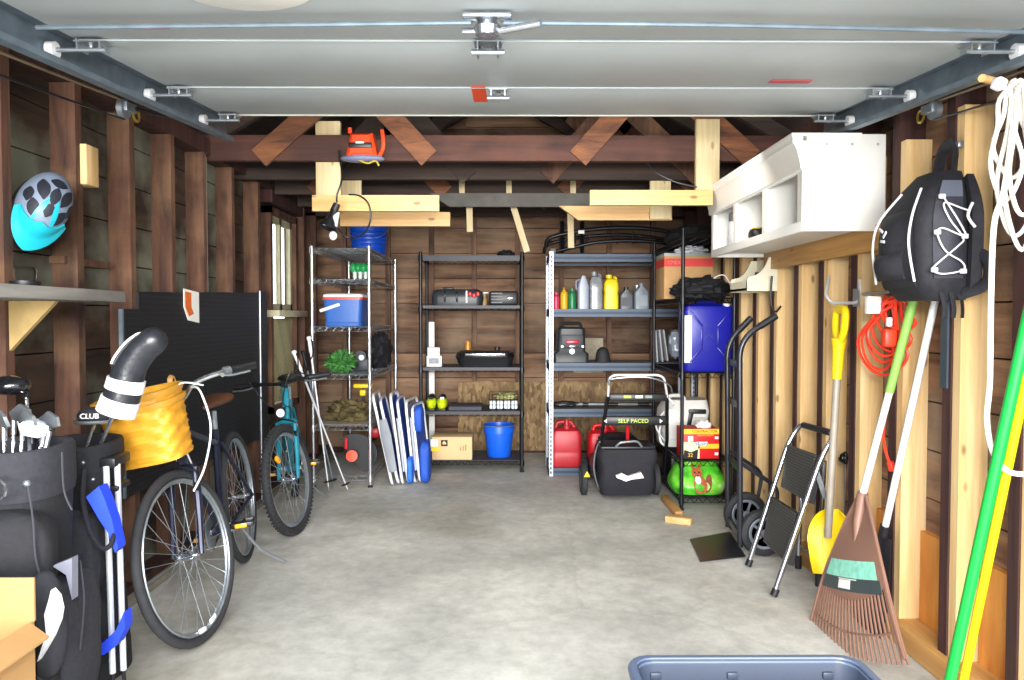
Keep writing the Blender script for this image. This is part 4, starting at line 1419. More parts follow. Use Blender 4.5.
# string trimmer on the bottom shelf
q = P(352, 455, 5.62)
tr = thing('string_trimmer', 'orange and black string trimmer lying on the lowest chrome shelf', 'string trimmer', (q.x, 5.75, CZ[5]))
zz = CZ[5] + .004
q = P(352, 456, 5.66)
B().lathe([(.0, -.03), (.04, -.03), (.044, -.02), (.044, .01), (.0, .012)], (q.x, 5.66, q.z), (0, -1, .2), 20).obj('spool', ORANGE, tr)
pl = [V((q.x + .01 + .17 * math.cos(a), 5.73, q.z + .005 + .155 * math.sin(a))) for a in [(-1.2 + 3.5 * k / 18) for k in range(19)]] + [V((q.x - .04, 5.73, q.z))]
B().prism(pl, (0, .022, 0)).obj('guard', BLACKP, tr)
B().tube([(q.x, 5.70, q.z + .02), (q.x + .02, 5.95, q.z + .02), (q.x + .16, 6.82, q.z + .06)], .012).obj('shaft', BLACKM, tr)
q2 = P(380, 444, 6.4)
B().box((q.x + .075, 6.25, q.z + .10), (.10, .22, .09), None, .02).obj('motor_housing', RED, tr)
B().tube([(q.x - .05, 5.68, q.z + .05), (q.x - .052, 5.70, q.z + .13)], .012).obj('edge_guide', RED, tr)

# ski poles leaning on the chrome rack
SKI = mat('pole_white', '#dfe2e6', .35, .3)
for i, (a, c, lb) in enumerate((((309, 338, 5.50), (329, 491), 'pale ski pole leaning on the chrome post, tip nearest the teal bicycle'), ((294, 352, 5.33), (349, 493), 'pale ski pole slanting most, its tip resting beside the chrome post'), ((303, 352, 5.44), (335, 489), 'darker ski pole between the two pale ones against the chrome shelving'))):
    p0 = F(*c); p1 = P(*a)
    d = (p1 - p0).normalized()
    t = thing('ski_pole', lb, 'ski pole', p0, 'ski poles against the chrome shelving')
    sm_ = SKI if i < 2 else GALV
    B().tube([p0 + d * .03, p1 - d * .12], [.005, .0085]).obj('shaft', sm_, t)
    B().cyl(p0, p0 + d * .035, .002, .005).obj('tip', STEEL, t)
    B().tube([p1 - d * .14, p1 - d * .02, p1, p1 + d * .012], [.012, .014, .02, .012], 10).obj('grip', WHITEP if i < 2 else BLACKP, t)
    B().lathe([(.006, -.006), (.03, -.004), (.035, 0), (.03, .003), (.006, .006)], p0 + d * .07, d, 16).obj('basket', BLACKP, t)
    b = B().tube(smooth_path([p1 - d * .01, p1 + V((.03, -.02, -.03)), p1 + V((.035, -.03, -.12)), p1 + V((.01, -.02, -.15)), p1 - d * .04]), .006, 6, flat=(.3, 1.2))
    b.obj('wrist_strap', BLACKP, t)


# ------------------------------------------------------------------ folded beach chairs
BCB = mat('chair_blue', '#1d4fb4', .7, var=.12, scale=8)
BCG = mat('chair_grey', '#8d9199', .75, var=.08)
TUBEW = mat('white_tube', '#eef0f4', .3, .2, var=.02)


def folded_chair(label, foot, yaw, lean, h, w, order):
    foot = V(foot)
    t = thing('folding_chair', label, 'folding chair', foot, 'folded beach chairs')
    ca, sa = math.cos(yaw), math.sin(yaw)
    X = V((ca, sa, 0)); Nn = V((-sa, ca, 0))
    U = (V((0, 0, 1)) + Nn * .0 + V(lean)).normalized()
    Z = X.cross(U) * -1
    c = lambda a, b_, d: foot + X * a + U * b_ - Z * d
    # two tube loops, sling, arms
    for k, (d0, hh, name) in enumerate(((0.0, h, 'back_frame'), (.045, h * .93, 'seat_frame'))):
        pts = fillet([c(-w / 2, .02, d0), c(-w / 2, hh, d0), c(w / 2, hh, d0), c(w / 2, .02, d0)], .07, 5, closed=True)
        B().tube(pts, .011, 8, closed=True).obj(name, TUBEW, t)
    m1_, m2_ = (BCB, BCB) if order == 0 else (BCG, BCB) if order == 1 else (BCG, BCB)
    B().sheet(lambda u, v: c((u - .5) * (w - .02), .08 + v * (h - .11), -.004 - .008 * math.sin(u * math.pi) * math.sin(v * math.pi)), 6, 10, .005).obj('back_sling', m1_, t)
    B().sheet(lambda u, v: c((u - .5) * (w - .02), .06 + v * (h * .86), .045 + .010 * math.sin(u * math.pi) * math.sin(v * math.pi)), 6, 10, .005).obj('seat_sling', m2_, t)
    for s in (-1, 1):
        B().tube([c(s * (w / 2 + .02), .12, .03), c(s * (w / 2 + .02), .40, .035), c(s * (w / 2 + .02), .52, .035)], [.02, .026, .02], 8, flat=(.5, 1.6)).obj('armrest', TUBEW if order != 1 else BCG, t)
    return t, c


t1, k1 = folded_chair('folded beach chair with its pale grey side out, nearest the chrome shelving', F(395, 482), R(94), (-.22, .04, 0), .71, .40, 1)
t2, k2 = folded_chair('folded blue and white beach chair in the middle of three', F(406, 481), R(91), (-.14, .04, 0), .70, .40, 0)
t3, k3 = folded_chair('folded blue beach chair with a side pouch, nearest the black shelving', F(420, 480), R(84), (-.11, .04, 0), .64, .38, 2)
B().blob(k3(-.16, .50, .085), (.035, .085, .10), 4, .08, 2, power=.6).obj('headrest_pillow', BCB, t3)
B().blob(k3(-.17, .17, .10), (.04, .09, .16), 5, .08, 2, power=.55).obj('side_pouch', BCB, t3)
B().blob(k2(-.18, .12, .075), (.024, .085, .10), 6, .08, 2, power=.55).obj('side_pouch', mat('chair_bright_blue', '#1c6ad8', .6), t2)

# ------------------------------------------------------------------ black shelving
BX0, BX1, BY0, BY1 = P(421, 400, 6.12).x, P(522, 400, 6.12).x, 6.12, 6.60
BZ = [P(471, y, BY0).z for y in (256, 306, 368, 412, 461)]
LIN = mat('liner_grey', '#3b3c44', .6)
bsu = wire_rack('black wire shelving unit against the middle of the back wall', BX0, BX1, BY0, BY1, BZ, BZ[0] + .03, BLACKM, None, {BZ[3]: LIN, BZ[4]: LIN, BZ[1]: LIN, BZ[2]: LIN, BZ[0]: LIN}, .014)
for z, hgt in ((BZ[0], .05), (BZ[1], .03), (BZ[2], .03), (BZ[3], .03)):
    B().bx(BX0, BX1, BY0 - .006, BY0 - .002, z - hgt + .01, z + .004).obj('front_rail', mat('rail_charcoal', '#2a2c33', .45, .3), bsu)

tag(B().blob((P(506, 251, 6.2).x, 6.3, BZ[0] + .02), (.075, .07, .045), 2, .3, 3, flat=BZ[0] + .006).obj('folded_cloth', mat('black_cloth', '#16161c', .8)), 'small black cloth heap on top of the black shelving', 'cloth')

zz = BZ[1] + .006
x0, x1 = P(432, 300, 6.2).x, P(482, 300, 6.2).x
ca_ = thing('radio_case', 'dark grey boombox style case with silver grips and red trim on the black shelving', 'case', ((x0 + x1) / 2, 6.3, zz))
xm = (x0 + x1) / 2
CASEM = mat('case_grey', '#30353b', .4, var=.1)
B().loft([[V((x0 + e, y, z)) for y, z in ()] for e in ()] if False else [rr(x0, x1, 6.2, 6.42, zz, .05), rr(x0 - .01, x1 + .01, 6.19, 6.43, zz + .06, .06), rr(x0 + .0, x1, 6.2, 6.42, zz + .115, .06), rr(x0 + .03, x1 - .03, 6.22, 6.4, zz + .135, .05)]).obj('shell', CASEM, ca_)
for fx in (.26, .5):
    B().tube(fillet([(x0 + (x1 - x0) * fx, 6.20, zz + .03), (x0 + (x1 - x0) * fx, 6.17, zz + .05), (x0 + (x1 - x0) * fx, 6.17, zz + .10), (x0 + (x1 - x0) * fx, 6.20, zz + .115)], .02), .008, 8).obj('silver_grip', CHROME, ca_)
B().bx(x0 + (x1 - x0) * .68, x0 + (x1 - x0) * .71, 6.17, 6.19, zz + .02, zz + .12).obj('white_stripe', WHITEP, ca_)
for k in range(3):
    B().box((x0 + (x1 - x0) * (.76 + .08 * k), 6.185, zz + .095 - .012 * (k % 2)), (.03, .014, .035), None, .006).obj('red_trim', RED, ca_)
B().box((x0 + .13, 6.3, zz + .145), (.09, .03, .02), None, .006).obj('carry_handle', BLACKP, ca_)
x2, x3 = P(489, 300, 6.2).x, P(518, 300, 6.2).x
dc = thing('drill_case', 'black ribbed tool case at the end of the upper black shelf', 'tool case', ((x2 + x3) / 2, 6.3, zz))
B().box(((x2 + x3) / 2, 6.3, zz + .06), (x3 - x2, .2, .12), None, .02).obj('shell', BLACKP, dc)
for k in range(4):
    B().bx(x2 + .02, (x2 + x3) / 2 - .01, 6.196, 6.202, zz + .02 + k * .025, zz + .03 + k * .025).obj('rib', BLACKM, dc)
B().box((x2 + (x3 - x2) * .72, 6.196, zz + .06), (.05, .012, .02), None, .004).obj('latch', CHROME, dc)
tag(B().lathe([(.0, 0), (.025, 0), (.028, .05), (.016, .07), (.018, .1), (.0, .1)], (P(484, 305, 6.3).x, 6.33, zz), n=14).obj('spray_nozzle', mat('tan_plastic', '#a58a5a', .5)), 'small tan bottle squeezed between the two black cases', 'bottle')
tag(B().box((P(485.5, 293, 6.25).x, 6.33, zz + .108), (.045, .05, .014), None, .004).obj('paint_lid', WHITEP), 'white lid lying on the small tan bottle', 'lid')

zz = BZ[2] + .006
x0, x1 = P(455, 360, 6.2).x, P(515, 360, 6.2).x
gr = thing('tabletop_grill', 'black oval tabletop grill with a shiny lid rail on the black shelving', 'grill', ((x0 + x1) / 2, 6.32, zz))
xm = (x0 + x1) / 2; hw = (x1 - x0) / 2
B().loft([rr(xm - hw * .86, xm + hw * .88, 6.2, 6.46, zz, .05), rr(xm - hw * .97, xm + hw * .98, 6.18, 6.48, zz + .07, .07), rr(xm - hw, xm + hw, 6.175, 6.485, zz + .078, .08)]).obj('bowl', BLACKP, gr)
B().loft([rr(xm - hw, xm + hw, 6.175, 6.485, zz + .08, .08), rr(xm - hw * .97, xm + hw * .97, 6.18, 6.48, zz + .115, .08), rr(xm - hw * .85, xm + hw * .85, 6.22, 6.44, zz + .135, .08)]).obj('lid', mat('gloss_black', '#15161a', .15, coat=.6), gr)
B().bx(xm - hw * .66, xm + hw * .68, 6.166, 6.176, zz + .092, zz + .112, .004).obj('handle_rail', CHROME, gr)
B().cyl((xm + .10, 6.3, zz + .13), (xm + .10, 6.3, zz + .16), .022, .026).obj('knob', BLACKP, gr)
q = P(468, 366, 6.54)
tag(B().lathe([(.0, 0), (.028, 0), (.03, .02), (.03, .19), (.024, .205), (.0, .207)], (q.x, 6.535, zz), n=16).obj('varnish_tin', mat('amber_tin', '#c08a3e', .4, .3, var=.3, scale=16)), 'amber and silver tin standing behind the black grill', 'tin')
x0 = P(427, 360, 6.2).x
w1_ = thing('white_carton', 'white box with a grey printed front, lower of two stacked on the black shelf', 'box', (x0 + .06, 6.22, zz))
B().box((x0 + .06, 6.25, zz + .045), (.125, .12, .09), None, .003).obj('carton', WHITE, w1_)
B().bx(x0 + .015, x0 + .10, 6.187, 6.19, zz + .025, zz + .072).obj('grey_print', mat('grey_print', '#8d9096', .6, var=.3, scale=40), w1_)
tag(B().box((x0 + .05, 6.25, zz + .125), (.10, .12, .068), rotm(0, 0, 6), .003).obj('white_carton', WHITE), 'plain white box, upper of two stacked on the black shelf', 'box')
bq0, bq1 = P(427.5, 322, 6.56), P(433.5, 322, 6.56)
tag(B().bx(bq0.x, bq1.x, 6.625, 6.645, 0.002, bq0.z).obj('white_trim_board', WHITE), 'narrow white trim board standing upright at the back corner of the black shelving', 'board')

zz = BZ[3] + .006
for k, (px, lb) in enumerate(((431, 'neon yellow and black shoe at the corner of the black shelf'), (442, 'neon yellow and black shoe beside the grey mat on the black shelf'))):
    q = P(px, 408, 6.2)
    s = thing('shoe', lb, 'shoe', (q.x, 6.24, zz), 'neon shoes')
    B().blob((q.x, 6.24, zz + .055), (.042, .12, .055), k + 2, .12, 2, flat=zz + .012).obj('upper', mat('neon_yellow', '#d6f01e', .5, var=.06), s)
    B().blob((q.x, 6.27, zz + .095), (.032, .075, .034), k + 5, .15, 2).obj('collar', BLACKP, s)
    B().box((q.x, 6.24, zz + .009), (.08, .23, .018), None, .008).obj('sole', BLACKP, s)
    B().box((q.x + .005, 6.16, zz + .105), (.035, .03, .02), None, .006).obj('tongue', WHITEP if k else FABRIC2, s)
tag(B().bx(P(449, 408, 6.2).x, P(482, 408, 6.2).x, 6.15, 6.45, zz, zz + .035, .01).obj('folded_mat', mat('mat_grey', '#4b4a54', .8, var=.1)), 'folded dark grey mat lying on the black shelf between shoes and basket', 'mat')
x0, x1 = P(489, 408, 6.2).x, P(518, 408, 6.2).x
wbk = thing('wire_basket', 'dark wire basket filled with white packets on the black shelf', 'basket', ((x0 + x1) / 2, 6.3, zz))
b = B()
for k in range(9):
    x = x0 + (x1 - x0) * k / 8
    b.tube([(x, 6.18, zz + .13), (x, 6.19, zz + .004), (x, 6.42, zz + .004), (x, 6.43, zz + .13)], .0022, 5)
for z in (.004, .045, .09, .13):
    b.tube([(x0, 6.18, zz + z), (x1, 6.18, zz + z), (x1, 6.43, zz + z), (x0, 6.43, zz + z)], .0022, 5, closed=True)
b.obj('wires', BLACKM, wbk)
for k in range(4):
    xx = x0 + (x1 - x0) * (k + .5) / 4
    tag(B().box((xx, 6.24, zz + .042), ((x1 - x0) / 4.4, .08, .072), None, .012).obj('white_packet', mat('packet_white', '#d5dde2', .5, var=.08)), 'white packet standing upright in the dark wire basket', 'packet', 'packets in the wire basket')
tag(B().blob(((x0 + x1) / 2 + .02, 6.26, zz + .11), (.09, .07, .03), 4, .4, 4).obj('seed_bag', mat('olive_packet', '#a5a46e', .6, var=.4, scale=20)), 'olive patterned bag lying across the packets in the wire basket', 'bag')

zz = BZ[4] + .006
a0, a1 = P(432, 458, 6.14), P(472, 437, 6.14)
bx_ = thing('parcel_box', 'long tan cardboard box with black square mark and yellow label on bottom shelf', 'box', ((a0.x + a1.x) / 2, 6.25, zz))
B().bx(a0.x, a1.x, 6.14, 6.40, zz, a1.z, .003).obj('carton', CARD2, bx_)
h = a1.z - zz
B().bx(a0.x - .012, a0.x + .05, 6.137, 6.139, zz + h * .58, zz + h * .9).obj('white_rect', WHITE, bx_)
B().bx(a0.x - .012, a0.x + .06, 6.136, 6.139, zz + h * .38, zz + h * .58).obj('yellow_label', YELLOW, bx_)
BLK = mat('print_black', '#1a1716', .7)
sx = a0.x + .075
B().prism([(sx, 6.139, zz + h * .60), (sx + .055, 6.139, zz + h * .60), (sx + .055, 6.139, zz + h * .87), (sx, 6.139, zz + h * .87)], (0, -.002, 0)).obj('black_square', BLK, bx_)
B().prism([(sx + .012, 6.1365, zz + h * .68), (sx + .045, 6.1365, zz + h * .68), (sx + .04, 6.1365, zz + h * .78), (sx + .024, 6.1365, zz + h * .83), (sx + .012, 6.1365, zz + h * .76)], (0, -.001, 0)).obj('mark', CARD2, bx_)
for k in range(3):
    B().bx(a1.x - .10 + k * .022, a1.x - .09 + k * .022, 6.137, 6.139, zz + h * .40, zz + h * (.55 + .06 * k)).obj('print_line', mat('print_brown', '#a58257', .8), bx_)
q = P(499, 459, 6.3)
b2 = thing('bucket', 'bright blue plastic bucket on the bottom black shelf', 'bucket', (q.x, 6.32, zz))
zt = P(499, 426, 6.2).z - zz
B().lathe([(.0, 0), (.096, 0), (.10, .006), (.121, zt - .07), (.13, zt - .068), (.13, zt - .05), (.128, zt - .012), (.134, zt - .01), (.134, zt), (.122, zt), (.1, .012), (.0, .01)], (q.x, 6.32, zz), n=36).obj('pail', mat('bucket_blue', '#1560e0', .35, var=.03), b2)
B().tube([V((q.x + .132 * math.cos(a * math.pi / 14), 6.32 - .012 - .13 * math.sin(a * math.pi / 14), zz + zt - .02 + .018 * math.sin(a * math.pi / 14))) for a in range(15)], .003, 6).obj('handle', STEEL, b2)

# ------------------------------------------------------------------ grey steel shelving
SX0, SX1, SY0, SY1 = P(549, 400, 5.95).x, 1.505, 5.95, 6.42
SZ = [P(600, y, SY0).z for y in (254, 309, 363, 409, 468)]
SST = mat('steel_blue_grey', '#445263', .5, .25, var=.06)
SSD = mat('steel_blue_dark', '#28364a', .5, .3, var=.06)
su = thing('steel_shelving', 'blue-grey steel shelving unit with punched posts behind the lawn mower', 'shelving unit', ((SX0 + SX1) / 2, 6.2, 0))
for x, sx in ((SX0, 1), (SX1, -1)):
    for y, sy in ((SY0, 1), (SY1, -1)):
        po = B().bx(x - .003 * sx, x + .034 * sx, y, y + .003 * sy, 0.0, SZ[0] + .02).bx(x - .003 * sx, x, y, y + .034 * sy, 0.0, SZ[0] + .02).obj('post', mat('post_grey', '#b3bac4', .4, .4), su)
        hb_ = B()
        for k in range(int(SZ[0] / .036)):
            hb_.box((x + .016 * sx, y - .0012 * sy, .03 + k * .036), (.010, .002, .020), None)
            hb_.box((x - .0042 * sx, y + .016 * sy, .03 + k * .036), (.002, .010, .020), None)
        hb_.obj('punched_slots', mat('slot_dark', '#22262c', .8), po)
for z in SZ:
    b = B()
    for y, s in ((SY0 - .003, 1), (SY1 + .003, -1)):
        b.bx(SX0 + .034, SX1 - .034, y, y + .018 * s, z - .022, z)
        b.bx(SX0 + .034, SX1 - .034, y, y + .018 * s, z - .062, z - .042)
    sb_ = b.bx(SX0 + .0, SX0 + .004, SY0, SY1, z - .06, z).bx(SX1 - .004, SX1, SY0, SY1, z - .06, z).obj('shelf_beam', SST, su)
    B().bx(SX0 + .034, SX1 - .034, SY0 + .003, SY0 + .012, z - .046, z - .018).obj('beam_web', SSD, sb_)
    B().bx(SX0 + .006, SX1 - .006, SY0 + .016, SY1 - .016, z - .012, z - .001).obj('deck', mat('chipboard', '#6f665a', .8, var=.2, scale=40), su)


def bottle(label, px, pw, ptop, pbase, y, m, kind, cap=None, capm=None):
    z0 = SZ[1]
    pb = P(px, pbase, y); hgt = P(px, ptop, y).z - z0; w = pw / FPX * y
    t = thing('bottle', label, 'bottle', (pb.x, y, z0), 'bottles on the steel shelving')
    x = pb.x
    if kind == 'round':
        B().lathe([(.0, 0), (w * .48, 0), (w * .5, .01), (w * .5, hgt * .66), (w * .44, hgt * .76), (w * .24, hgt * .82), (w * .22, hgt * .86), (.0, hgt * .86)], (x, y, z0), n=20).obj('body', m, t)
        B().lathe([(w * .26, 0), (w * .27, hgt * .13), (.0, hgt * .14)], (x, y, z0 + hgt * .85), n=16).obj('cap', capm or m, t)
    elif kind == 'flat':      # shouldered oil bottle
        r4 = lambda s, z, o=0: rr(x - w * .5 * s + o, x + w * .5 * s + o, y - .045, y + .045, z, min(.018, w * .2 * s))
        B().loft([r4(.96, z0), r4(1, z0 + .01), r4(1, z0 + hgt * .62), r4(.85, z0 + hgt * .70), r4(.42, z0 + hgt * .80), r4(.30, z0 + hgt * .86)]).obj('body', m, t)
        B().lathe([(w * .17, 0), (w * .17, hgt * .13), (.0, hgt * .135)], (x, y, z0 + hgt * .86), n=14).obj('cap', capm or m, t)
        B().bx(x - w * .36, x + w * .36, y - .0465, y - .045, z0 + hgt * .12, z0 + hgt * .52).obj('label', cap or m, t)
    elif kind == 'jug':
        r4 = lambda s, z, o=0: rr(x - w * .5 * s + o, x + w * .5 * s + o, y - .055 * min(1, s + .1), y + .055 * min(1, s + .1), z, min(.02, w * .2 * s))
        B().loft([r4(.96, z0), r4(1, z0 + .01), r4(1, z0 + hgt * .40), r4(.93, z0 + hgt * .44), r4(.93, z0 + hgt * .50), r4(1, z0 + hgt * .54), r4(.98, z0 + hgt * .74), r4(.7, z0 + hgt * .86), r4(.35, z0 + hgt * .9)]).obj('body', m, t)
        B().lathe([(w * .22, 0), (w * .22, hgt * .10), (.0, hgt * .105)], (x - w * .12, y, z0 + hgt * .9), n=14).obj('cap', capm or m, t)
        B().tube(fillet([(x + w * .18, y, z0 + hgt * .93), (x + w * .36, y, z0 + hgt * .93), (x + w * .46, y, z0 + hgt * .66), (x + w * .36, y, z0 + hgt * .6)], .02), .009, 8).obj('handle', m, t)
    elif kind == 'spout':     # white pointed bottle
        r4 = lambda s, z, o=0: rr(x - w * .5 * s + o, x + w * .5 * s + o, y - .045, y + .045, z, min(.018, w * .2 * s))
        B().loft([r4(.94, z0), r4(.98, z0 + .01), r4(1, z0 + hgt * .68), r4(.75, z0 + hgt * .82), r4(.4, z0 + hgt * .96), r4(.3, z0 + hgt)]).obj('body', m, t)
        B().tube(fillet([(x - w * .3, y, z0 + hgt * .9), (x - w * .62, y, z0 + hgt * .84), (x - w * .6, y, z0 + hgt * .62), (x - w * .4, y, z0 + hgt * .55)], .02), .007, 8).obj('handle', m, t)
    return t


yb_ = SY0 + .09
bottle('slim pink-red spray bottle, first from the punched post', 556, 7, 292, 309, yb_, mat('pink_red', '#c2365a', .4), 'round')
bottle('yellow bottle with a dark cap beside the pink-red one', 564, 7.5, 287, 309, yb_, mat('amber_yellow', '#e0ad1c', .4), 'round', None, mat('brown_cap', '#8d6a1c', .5))
bottle('dark green bottle between yellow and pale grey bottles', 572, 8, 288, 309, yb_, mat('bottle_green', '#1b7a48', .35), 'round')
bottle('pale grey bottle with a pointed top', 583, 11.5, 276, 309, yb_, mat('pale_grey_plastic', '#8f97a8', .35, var=.03), 'spout')
bottle('clear and white jug with a waist, beside the tall yellow jug', 595.5, 13, 272, 309, yb_, mat('clear_jug', '#85898e', .2, var=.25, scale=14), 'jug')
bottle('tall yellow jug with a moulded grip', 610.5, 14.5, 275, 309, yb_, YELLOW, 'jug')
bottle('dark grey oil bottle with a black cap', 626, 14, 287, 309, yb_, mat('oil_grey', '#4b4f57', .4), 'flat', mat('oil_label', '#3d4149', .5), BLACKP)
bottle('light grey oil bottle, last beside the black shelving post', 641, 15, 283, 309, yb_, mat('light_oil_grey', '#727d88', .4), 'flat', mat('light_label', '#87929c', .5))
tq = P(637, 300, 6.2)
tag(B().lathe([(.0, 0), (.045, 0), (.045, .13), (.03, .15), (.03, .2), (.0, .2)], (tq.x, 6.2, SZ[1]), n=16).obj('metal_flask', STEEL), 'metal flask behind the light grey oil bottle', 'flask')

# battery jump starter
z0 = SZ[2]
x0, x1 = P(553, 350, 6.02).x, P(589, 350, 6.02).x
zt = P(570, 329, 6.02).z
js = thing('jump_starter', 'black battery jump starter with a red display on the steel shelving', 'jump starter', ((x0 + x1) / 2, 6.1, z0))
xm = (x0 + x1) / 2; hw = (x1 - x0) / 2
B().loft([rr(x0, x1, 6.02, 6.2, z0, .03), rr(x0, x1, 6.02, 6.2, z0 + .07, .03), rr(x0 + .03, x1 - .025, 6.03, 6.19, z0 + .09, .03), rr(x0 + .045, x1 - .03, 6.035, 6.185, zt, .03), rr(x0 + .06, x1 - .05, 6.05, 6.17, zt + .015, .03)]).obj('housing', mat('housing_dark', '#22262b', .45), js)
B().box((xm + .01, 6.024, z0 + .17), (hw * 1.25, .02, .11), None, .008).obj('front_panel', mat('panel_grey', '#30343b', .5), js)
B().box((xm + .01, 6.012, z0 + .165), (.105, .012, .032), None, .006).obj('red_display', mat('display_red', '#b01430', .3, var=.3, scale=50), js)
B().box((xm + .01, 6.012, z0 + .13), (.05, .01, .014), None, .003).obj('key_row', STEEL, js)
B().cyl((xm + .008, 6.018, z0 + .09), (xm + .008, 6.008, z0 + .09), .021).obj('dial', STEEL, js)
for s in (-.7, .72):
    B().cyl((xm + .01 + hw * s * .8, 6.03, z0 + .13), (xm + .01 + hw * s * .8, 6.01, z0 + .13), .011).obj('button', WHITEP, js)
B().tube(fillet([(x0 + .07, 6.1, zt), (x0 + .07, 6.1, zt + .045), (x1 - .06, 6.1, zt + .045), (x1 - .06, 6.1, zt)], .03), .013, 8).obj('handle', BLACKP, js)
B().tube(smooth_path([(x0 + .02, 6.02, z0 + .23), (x0 - .03, 6.0, z0 + .2), (x0 - .03, 6.0, z0 + .05), (x0 + .02, 6.01, z0 + .02)]), .009, 8).obj('cable', BLACKP, js)
q = P(603, 361, 6.1)
tag(B().lathe([(.0, 0), (.062, 0), (.062, .02), (.055, .07), (.045, .10), (.02, .12), (.0, .122)], (q.x, 6.12, z0), n=18, sx=1.0, sy=.8).obj('rubber_dome', mat('dark_rubber', '#1c1b1f', .7)), 'black dome shaped cap next to the jump starter on the steel shelving', 'cap')
z0 = SZ[3]
a0, a1 = P(553, 408, 6.0), P(652, 408, 6.0)
pp = thing('pole_saw', 'long black and silver pole tool lying on the lower steel shelf', 'pole tool', ((a0.x + a1.x) / 2, 6.02, z0))
zc = z0 + .027
B().tube([(a0.x + .1, 6.03, zc), (a1.x, 6.03, zc)], .012).obj('shaft', STEEL, pp)
B().blob((a0.x + .10, 6.03, zc + .004), (.11, .035, .026), 4, .2, 3).obj('head', BLACKP, pp)
for f0, f1 in ((.30, .36), (.52, .66), (.86, .98)):
    B().tube([(a0.x + (a1.x - a0.x) * f0, 6.03, zc), (a0.x + (a1.x - a0.x) * f1, 6.03, zc)], .016, 10).obj('grip_sleeve', BLACKP, pp)


def gas_can(label, xc, yc, z0, w, d, h, m):
    t = thing('gas_can', label, 'gas can', (xc, yc, z0), 'red gas cans')
    R4 = lambda s, z, o=0.0: rr(xc - w / 2 * s + o, xc + w / 2 * s + o, yc - d / 2 * s, yc + d / 2 * s, z, .035 * s)
    B().loft([R4(.95, z0), R4(1, z0 + .012), R4(1, z0 + h * .3), R4(.985, z0 + h * .32), R4(1, z0 + h * .34), R4(1, z0 + h * .68), R4(.9, z0 + h * .80), R4(.62, z0 + h * .86)]).obj('can', m, t)
    B().tube(fillet([(xc - w * .33, yc, z0 + h * .82), (xc - w * .30, yc, z0 + h * .97), (xc + w * .18, yc, z0 + h * .99), (xc + w * .30, yc, z0 + h * .84)], .03), .016, 10).obj('handle', m, t)
    B().lathe([(.03, 0), (.03, .03), (.022, .035), (.014, .08), (.0, .082)], (xc + w * .02, yc - d * .22, z0 + h * .83), n=14).obj('spout_cap', m, t)
    b = B()
    for k in range(3):
        b.bx(xc - w * .32, xc + w * .32, yc - d / 2 - .004, yc - d / 2 + .004, z0 + h * (.42 + .08 * k), z0 + h * (.45 + .08 * k))
    return t


zz = SZ[4]
gas_can('large red gas can by the punched post on the lowest steel shelf', P(566, 466, 6.05).x, 6.10, zz, .245, .22, .36, mat('gas_red', '#b3222e', .45))
gas_can('smaller bright red gas can half hidden behind the lawn mower', P(604, 466, 6.1).x, 6.12, zz, .27, .22, .33, mat('gas_bright_red', '#d81a26', .4))

# black tubular rack lying on the steel shelving
za = SZ[0]
ro = thing('roof_rack', 'black tubular roof basket frame lying on top of the steel shelving', 'roof rack', ((SX0 + SX1) / 2, 6.25, za))
b = B()
tp = [P(546, 247, 6.05), P(550, 238, 6.02), P(575, 232, 6.0), P(610, 228, 6.0), P(650, 229, 6.0), P(690, 236, 6.02)]
B().tube(smooth_path(tp, 5), .017, 10).obj('upper_rail', BLACKM, ro)
B().tube(smooth_path([P(553, 252, 6.06), P(575, 247, 6.03), P(600, 242, 6.02), P(640, 241, 6.02), P(690, 246, 6.03)], 5), .015, 10).obj('lower_rail', BLACKM, ro)
B().tube(smooth_path([p + V((0, .34, -.02)) for p in tp], 5), .015, 10).obj('back_rail', BLACKM, ro)
for px in (575, 617, 633, 665):
    B().tube([P(px, 231, 6.01), P(px, 244, 6.03)], .008, 8).obj('strut', BLACKM, ro)
for px in (552, 590, 640, 685):
    B().tube([P(px, 236, 6.02), P(px, 236, 6.02) + V((0, .34, -.02))], .010, 8).obj('cross_tube', BLACKM, ro)
for px in (562, 582):
    B().tube([P(px, 252, 6.1), P(px, 222, 6.2)], .018, 8).obj('upright_bracket', BLACKM, ro)
B().bx(P(578, 232, 6).x, P(584, 232, 6).x, 5.978, 5.982, P(580, 234, 6).z, P(580, 230.5, 6).z).obj('white_sticker', WHITE, ro)
for px in (553, 688):
    B().bx(P(px, 240, 6.06).x - .02, P(px, 240, 6.06).x + .02, 6.03, 6.1, za, za + .05).obj('mount_foot', BLACKP, ro)

# folders and a clear bag between the post and the black rack
z0 = SZ[2]
for k in range(3):
    q = P(656 + k * 4.5, 350, 6.05)
    tag(B().box((q.x, 6.12, z0 + .13 + .004 * k), (.012, .2, .26), rotm(0, -4 - 2 * k, 0), .003).obj('grey_folder', mat('folder_grey', '#b9bcc2', .5)), 'pale grey folder standing upright between the steel post and the black rack', 'folder', 'pale grey folders on the steel shelving')
tag(B().blob((P(676, 345, 6.1).x, 6.12, z0 + .15), (.06, .08, .11), 5, .2, 3, power=.7, flat=z0 + .002).obj('clear_bag', mat('bag_film', '#aab4c2', .2, var=.15)), 'pale blue-white plastic bag beside the grey folders', 'plastic bag')

